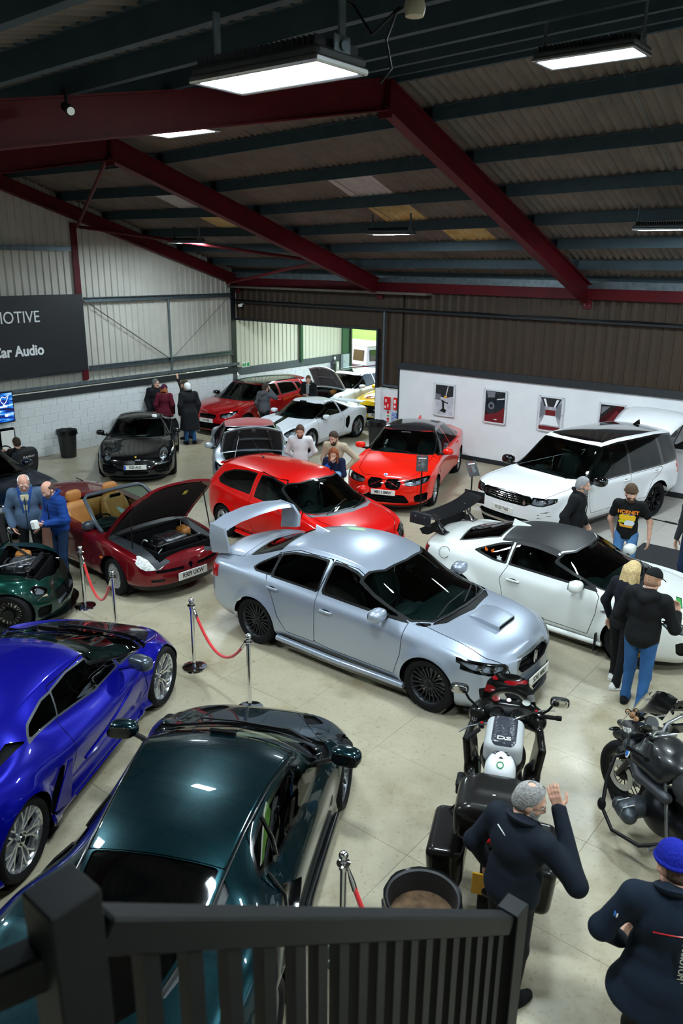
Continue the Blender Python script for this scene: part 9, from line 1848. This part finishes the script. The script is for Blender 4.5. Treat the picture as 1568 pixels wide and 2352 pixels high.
def touring_bike():
 o = thing('motorcycle', 'dark touring motorcycle with hard panniers, top box and tank bag', 'motorcycle'); BR = mat('bike_black', '#12100e', metal=.3, rough=.32, coat=.35, spec=.2)
 bike_wheel(o, .74, .30, .12, DARKM, 6, T(.74, 0, 0) @ RZ(.55) @ T(-.74, 0, 0)); bike_wheel(o, -.74, .30, .15, DARKM, 6)
 soft('fairing', [cap((.60, .26, .95), (.72, .10, .90), .10, .08), cap((.60, -.26, .95), (.72, -.10, .90), .10, .08), bxp((.34, .29, .66), (.17, .035, .28), .03, RX(-.12) @ RZ(-.1)), bxp((.34, -.29, .66), (.17, .035, .28), .03, RX(.12) @ RZ(.1)), cap((.66, .2, .98), (.66, -.2, .98), .10), cap((.3, .26, .62), (-.1, .22, .50), .07, .06), cap((.3, -.26, .62), (-.1, -.22, .50), .07, .06)], BR, o, .013, .06)
 soft('fuel_tank', [ell((.12, 0, .86), (.30, .20, .14)), cap((.3, 0, .82), (-.1, 0, .80), .14, .12)], BR, o, .013, .05)
 soft('seat', [cap((-.12, 0, .78), (-.40, 0, .80), .15, .15), cap((-.40, 0, .84), (-.62, 0, .86), .13, .12)], mat('seat_vinyl', '#131314', rough=.6), o, .014, .05, post=lambda D, P: np.maximum(D, .70 - P[..., 2]))
 soft('engine', [ell((.12, 0, .42), (.28, .20, .22)), cap((-.1, .17, .40), (.3, .17, .40), .08), cap((-.1, -.17, .40), (.3, -.17, .40), .08)], DARKM, o, .018, .04)
 soft('side_cover', [cap((.02, .24, .55), (-.28, .22, .66), .06, .07), cap((.02, -.24, .55), (-.28, -.22, .66), .06, .07)], BR, o, .013, .03)
 for s in (-1, 1):
  b = MB(); b.box((0, 0, 0), (.20, .09, .05), T(.16, s * .35, .50), .018); b.build('leg_guard', BLACK, o, 50); b = MB(); b.cyl((.08, s * .36, .42), (.08, s * .36, .49), .03, 12); b.build('crash_bobbin', RUBBER, o, 50)
  p_ = soft('pannier', [bxp((-.80, s * .355, .54), (.30, .125, .21), .07, RX(-s * .08)), bxp((-.80, s * .27, .58), (.26, .07, .16), .05)], BR, o, .014, .03); b = MB(); b.box((-.80, s * .475, .56), (.34, .012, .012), None, .004); b.build('lid_seam', DEEP, p_); b = MB(); b.box((-.86, s * .472, .48), (.2, .012, .09), None, .004); b.build('reflector_panel', mat('smoke_panel', '#3b3f44', rough=.2), p_)
  b = MB(); b.tube([(.56, s * .26, 1.02), (.54, s * .36, 1.12), (.52, s * .40, 1.20)], .012, 8); b.build('mirror_stalk', BLACK, o, 60); b = MB(); b.ell((.50, s * .45, 1.24), (.03, .085, .05), None, 18, 10, .6, .6); m_ = b.build('mirror', BLACK, o, 60); b = MB(); b.ell((.472, s * .45, 1.24), (.006, .075, .042), None, 16, 8, .6, .6); b.build('mirror_glass', CHROME, m_, 60)
  b = MB(); b.box((-1.02, s * .17, .93), (.04, .14, .07), RZ(0), .015); b.build('tail_lamp', REDL, o, 50)
  L = T(.40, 0, 1.0) @ RZ(.62); b = MB(); b.tube([L @ Vector((.02, s * .10, .02)), L @ Vector((.0, s * .26, .06)), L @ Vector((-.06, s * .32, .05))], .014, 8); h = b.build('handlebar', CHROME, o, 60); b = MB(); b.tube([L @ Vector((-.06, s * .32, .05)), L @ Vector((-.11, s * .46, .03))], .020, 12); b.cyl(L @ Vector((-.11, s * .46, .03)), L @ Vector((-.125, s * .50, .025)), .024, 12); b.build('grip', RUBBER, h, 50)
  b = MB(); b.tube([L @ Vector((.0, s * .30, .06)), L @ Vector((-.0, s * .40, .06)), L @ Vector((-.03, s * .50, .05))], [.009, .008, .006], 6); b.build('lever', SATIN, h, 60); b = MB(); b.box(L @ Vector((-.03, s * .28, .07)), (.06, .05, .05), None, .01); b.build('switch_block', BLACK, h); b = MB(); b.box(L @ Vector((-.04, s * .285, .10)), (.025, .022, .012), None, .004); b.build('red_switch', REDL, h)
 V = []
 for u in np.linspace(0, 1, 9):
  for v in np.linspace(-1, 1, 13): V.append((.80 - .26 * u - .14 * v * v * (1 - .3 * u), v * (.27 - .07 * u), 1.04 + .40 * u - .05 * v ** 4))
 mesh_obj('windshield', V, [(i * 13 + j, i * 13 + j + 1, (i + 1) * 13 + j + 1, (i + 1) * 13 + j) for i in range(8) for j in range(12)], glassmat('clear_screen', '#f2f6f6', .93), o, 179)
 b = MB(); b.box((.56, 0, 1.00), (.10, .46, .16), RY(-.0), .04); d = b.build('dashboard', BLACK, o, 50); b = MB()
 for y in (-.09, .09): b.lathe([(1e-4, .004), (.062, .004), (.07, .012), (.075, 0)], 24, T(.505, y, 1.02) @ RY(-1.1))
 b.build('dials', GLOSSB, d, 50); b = MB()
 for k in range(5): b.box((.59, .30, .95 + .022 * k - .04), (.02, .10, .008))
 b.build('vent_grille', DEEP, d)
 for y, c, nm in ((-.16, WHITEP, 'round_sticker'), (.12, REDL, 'round_sticker'), (.0, REDL, 'red_tag')): b = MB(); r_ = .036 if nm[0:2] == 'ro' else .02; b.lathe([(1e-4, .003), (r_, .003), (r_ + .002, 0)], 20, T(.655, y, 1.098) @ RY(-.35)); b.build(nm, c, d, 50)
 tb = soft('tank_bag', [bxp((.10, 0, 1.02), (.24, .165, .11), .07)], mat('grey_bag_side', '#a9abad', rough=.6), o, .012, .04); soft('bag_top', [bxp((.10, 0, 1.06), (.225, .12, .09), .06)], mat('map_pocket', '#34363f', rough=.22, coat=.5, bump=(9, .8, .03)), tb, .010, .02)
 text('bag_lettering', 'DS', .07, WHITEP, tb, T(-.07, 0, 1.153) @ RZ(-math.pi / 2), .002, sx=1.5)
 bx = soft('top_box', [bxp((-.84, 0, 1.0), (.25, .30, .15), .09), bxp((-.72, 0, 1.02), (.16, .20, .14), .07), bxp((-.84, 0, 1.08), (.20, .22, .08), .04)], BR, o, .013, .04); b = MB(); b.tube([(-.60, .2, .95), (-.85, .345, .95), (-1.06, .22, .95), (-1.10, 0, .95), (-1.06, -.22, .95), (-.85, -.345, .95), (-.60, -.2, .95)], .010, 6); b.build('lid_seam', DEEP, bx, 60); b = MB(); b.tube([(-1.02, .26, .94), (-1.095, .1, .94), (-1.095, -.1, .94), (-1.02, -.26, .94)], .022, 8, True, 1.4); b.build('red_reflector', REDL, bx, 60); b = MB(); b.ell((-.86, .02, 1.163), (.02, .055, .006)); b.build('box_badge', CHROME, bx, 60)
 b = MB(); b.box((-1.13, .0, .56), (.015, .24, .19), RY(.0), .004); b.build('number_plate', mat('yellow_plate', '#e0a414', rough=.4), o); soft('mudguard', [cap((-.95, 0, .66), (-1.10, 0, .50), .08, .06)], BLACK, o, .015)
 b = MB()
 for s in (-1, 1): b.tube([(.46, s * .1, .95), (.74, s * .1, .30)], .026, 8)
 b.build('fork', SATIN, o, 60); return o
place(touring_bike(), *POSES['touring_bike'])
def adventure_bike():
 o = thing('motorcycle', 'black adventure motorcycle with wide handlebars and crash bars at the right edge', 'motorcycle'); P = mat('satin_black_tank', '#16181b', rough=.35, coat=.3)
 bike_wheel(o, .76, .32, .12, BLACK, 10, T(.76, 0, 0) @ RZ(.30) @ T(-.76, 0, 0), True); bike_wheel(o, -.76, .31, .17, BLACK, 10)
 soft('fuel_tank', [ell((.16, 0, .92), (.30, .20, .16)), cap((.30, .17, .86), (.02, .13, .84), .10, .08), cap((.30, -.17, .86), (.02, -.13, .84), .10, .08)], P, o, .012, .05)
 soft('tank_panel', [cap((.46, .20, .86), (.20, .22, .70), .06, .05), cap((.46, -.20, .86), (.20, -.22, .70), .06, .05), cap((.20, .22, .72), (-.12, .16, .72), .05, .05), cap((.20, -.22, .72), (-.12, -.16, .72), .05, .05)], mat('grey_panel', '#2a2d32', rough=.45), o, .012, .04)
 soft('beak', [cap((.55, 0, .88), (.98, 0, .74), .10, .035), cap((.50, .12, .92), (.80, .03, .82), .06, .04), cap((.50, -.12, .92), (.80, -.03, .82), .06, .04)], P, o, .012, .05); soft('front_mudguard', [cap((.60, 0, .66), (.80, 0, .69), .07), cap((.80, 0, .69), (1.0, 0, .60), .07, .05)], BLACK, o, .014, .03)
 soft('seat', [cap((-.16, 0, .84), (-.42, 0, .83), .13, .15), cap((-.42, 0, .88), (-.80, 0, .91), .13, .11)], mat('seat_textured', '#1b1b1d', rough=.75, bump=(70, .6)), o, .014, .05, post=lambda D, P: np.maximum(D, .76 - P[..., 2])); soft('tail', [cap((-.5, 0, .78), (-.95, 0, .86), .12, .08)], BLACK, o, .016)
 soft('engine_block', [ell((.08, 0, .42), (.26, .20, .22)), cap((-.1, 0, .45), (-.35, 0, .5), .14)], DARKM, o, .018, .04)
 GC = mat('grey_cylinder', '#454a4f', rough=.4, metal=.5)
 for s in (-1, 1):
  c = soft('cylinder_head', [cap((.16, s * .20, .43), (.14, s * .34, .42), .095, .085), cap((.22, s * .36, .42), (.06, s * .36, .42), .07)], GC, o, .011, .02); b = MB()
  for k in (-1, 1): b.tube([(.14 + k * .05, s * .30, .505), (.14 + k * .05, s * .41, .49), (.14 + k * .05, s * .425, .40)], .010, 6)
  b.build('cover_rib', SATIN, c, 60)
  b = MB(); b.tube([(.44, s * .12, .80), (.50, s * .30, .72), (.42, s * .40, .56), (.30, s * .48, .34), (.10, s * .48, .26), (-.14, s * .36, .28), (-.22, s * .18, .34)], .017, 10); b.tube([(.42, s * .40, .56), (.52, s * .34, .44), (.40, s * .30, .28)], .015, 8); b.build('crash_bar', BLACK, o, 60); b = MB(); b.ell((.30, s * .49, .38), (.045, .035, .06)); b.build('slider', RUBBER, o, 60)
  L = T(.30, 0, 1.08) @ RZ(.55); b = MB(); b.tube([L @ Vector((.0, 0, 0)), L @ Vector((.02, s * .10, .03)), L @ Vector((-.02, s * .26, .06)), L @ Vector((-.07, s * .34, .05))], .016, 10); h = b.build('handlebar', SATIN, o, 60); b = MB(); b.tube([L @ Vector((-.07, s * .34, .05)), L @ Vector((-.12, s * .48, .02))], .021, 12); b.cyl(L @ Vector((-.12, s * .48, .02)), L @ Vector((-.13, s * .51, .015)), .026, 12); b.build('grip', RUBBER, h, 50)
  b = MB(); b.tube([L @ Vector((-.125, s * .50, .02)), L @ Vector((.06, s * .48, .02)), L @ Vector((.12, s * .36, .04)), L @ Vector((.05, s * .26, .06))], [.016, .030, .032, .018], 8, True, .5); b.build('hand_guard', BLACK, h, 60); b = MB(); b.ell(L @ Vector((.02, s * .30, .14)), (.015, .07, .05)); b.build('mirror', GLOSSB, h, 60); b = MB(); b.box(L @ Vector((-.05, s * .30, .08)), (.05, .04, .05), None, .01); b.build('switch_block', BLACK, h); b = MB(); b.tube([L @ Vector((-.0, s * .30, .06)), L @ Vector((-.04, s * .48, .04))], .007, 6); b.build('lever', SATIN, h, 60)
  b = MB(); b.tube([(-.22, s * .16, .34), (-.24, s * .34, .32)], .016, 8); b.build('footpeg', SATIN, o, 60); b = MB(); b.tube([(-.05, s * .14, .82), (-.30, s * .20, .34)], .016, 8); b.build('frame_tube', SATIN, o, 60)
  p, n = Vector((.37, s * .262, .84)), Vector((.3, s, .35)); roundel(o, p, n, .042, WHITEP, 'tank_badge'); roundel(o, p + n.normalized() * .003, n, .032, MATS['blue_enamel'] if 'blue_enamel' in MATS else mat('blue_enamel', '#2b6fc0'), 'badge_centre')
  text('side_lettering', 'R1200', .075, WHITEP, o, frame((.60, s * .155, .915), (-s * .8, 0, .55), (s * .3, 0, .8), (0, s, 0)), .004)
  b = MB(); b.lathe([(1e-4, .02), (.05, .02), (.058, 0), (.05, -.05), (1e-4, -.05)], 18, T(.56, s * .20, .72) @ RY(math.pi / 2)); f = b.build('spot_lamp', BLACK, o, 50); b = MB(); b.lathe([(1e-4, .024), (.045, .022)], 18, T(.56, s * .20, .72) @ RY(math.pi / 2)); b.build('spot_lens', LENS, f, 50); b = MB(); b.ell((.62, s * .27, .93), (.02, .06, .018)); b.build('indicator', GLOSSB, o, 60)
 b = MB()
 for s in (-1, 1): b.tube([(.36, s * .09, 1.02), (.76, s * .09, .32)], .027, 10)
 b.build('fork', DARKM, o, 60); b = MB(); b.box((.31, 0, 1.06), (.12, .24, .035), None, .012); b.cyl((.31, -.08, 1.08), (.31, -.08, 1.12), .03, 14); b.cyl((.31, .08, 1.08), (.31, .08, 1.12), .03, 14); b.build('top_yoke', SATIN, o, 50)
 b = MB(); b.box((.50, 0, 1.17), (.03, .19, .11), RY(-.35), .008); g = b.build('sat_nav', GLOSSB, o); b = MB(); b.lathe([(1e-4, .003), (.06, .003), (.066, -.02)], 22, T(.47, 0, 1.06) @ RY(-.9)); b.build('instrument', mat('instrument_face', '#55585a', rough=.2), o, 50)
 V = [(.74 - .22 * u - .10 * v * v, v * (.21 - .03 * u), 1.00 + .36 * u - .04 * v ** 4) for u in np.linspace(0, 1, 8) for v in np.linspace(-1, 1, 11)]; mesh_obj('windshield', V, [(i * 11 + j, i * 11 + j + 1, (i + 1) * 11 + j + 1, (i + 1) * 11 + j) for i in range(7) for j in range(10)], glassmat('smoke_screen', '#a39a8c', .72), o, 179)
 b = MB(); b.lathe([(1e-4, .03), (.07, .02), (.08, 0), (.07, -.05)], 20, T(.66, .0, .93) @ RY(math.pi / 2)); b.build('headlamp', LENS, o, 50); b = MB(); b.tube([(-.4, -.2, .45), (-.7, -.22, .5), (-.98, -.22, .6)], [.04, .055, .05], 12); b.build('exhaust', DARKM, o, 60)
 t = thing('toy_charm', 'cluster of small clear and tan ornaments on the adventure motorcycle front', 'ornament'); MT = o
 for k, (dx, dy, dz) in enumerate(((0, 0, 0), (.03, .03, .03), (-.03, .02, .04), (.0, -.03, .05), (-.05, -.01, .0), (.04, -.04, .0))): b = MB(); b.ell((dx, dy, dz), (.026, .026, .026), None, 12, 8); b.build('bead', LENS if k % 2 else mat('tan_bead', '#b98a66', rough=.4), t, 60); b = MB(); b.ell((dx - .012, dy + .012, dz + .015), (.012, .012, .012)); b.build('bead_centre', mat('tan_bead', '#b98a66', rough=.4), t, 60)
 x, y, yaw, sc = POSES['adventure_bike']; place(t, 0, 0, yaw); t.location = Matrix.Translation((x, y, 0)) @ RZ(math.radians(yaw)) @ Vector((.56, .15, 1.09)); return o
place(adventure_bike(), *POSES['adventure_bike'])
h = thing('motorcycle_helmet', 'white full-face helmet with clear visor resting on the touring motorcycle seat', 'helmet'); HW = mat('helmet_white', '#e9ebee', rough=.12, coat=1)
soft('shell', [ell((0, 0, .02), (.155, .125, .135)), cap((.08, .05, -.06), (.08, -.05, -.06), .065), ell((-.03, 0, -.04), (.12, .115, .10))], HW, h, .008, .04)
soft('visor', [ell((.03, 0, .02), (.155, .128, .10))], mat('visor', '#2c3a48', rough=.05, coat=1), h, .008, .02, post=lambda D, P: np.maximum(np.maximum(D, .045 - P[..., 0]), np.abs(P[..., 2] - .01) - .055))
for pl in ([(.06, .012), (.10, .05), (.05, .075), (.0, .05), (.03, .04)], [(.06, -.012), (.10, -.05), (.05, -.075), (.0, -.05), (.03, -.04)], [(-.03, .0), (-.055, .022), (-.055, -.022)]): b = MB(); b.add([(x_ * .9, y_, .022 + .137 * math.sqrt(max(0, 1 - (x_ * .9 / .157) ** 2 - (y_ / .127) ** 2)) + .002) for x_, y_ in pl], [tuple(range(len(pl)))]); b.build('vent', GLOSSB, h)
b = MB(); b.lathe([(.02, .001), (.026, .003), (.030, .001)], 20, T(-.10, 0, .125) @ RY(-.7)); b.build('green_emblem', mat('emblem_green', '#1e7a3c'), h, 50)
x, y, yaw, sc = POSES['touring_bike']; h.location = Matrix.Translation((x, y, 0)) @ RZ(math.radians(yaw)) @ Vector((-.42, 0, 1.07)); h.rotation_euler = (0, 0, math.radians(yaw))
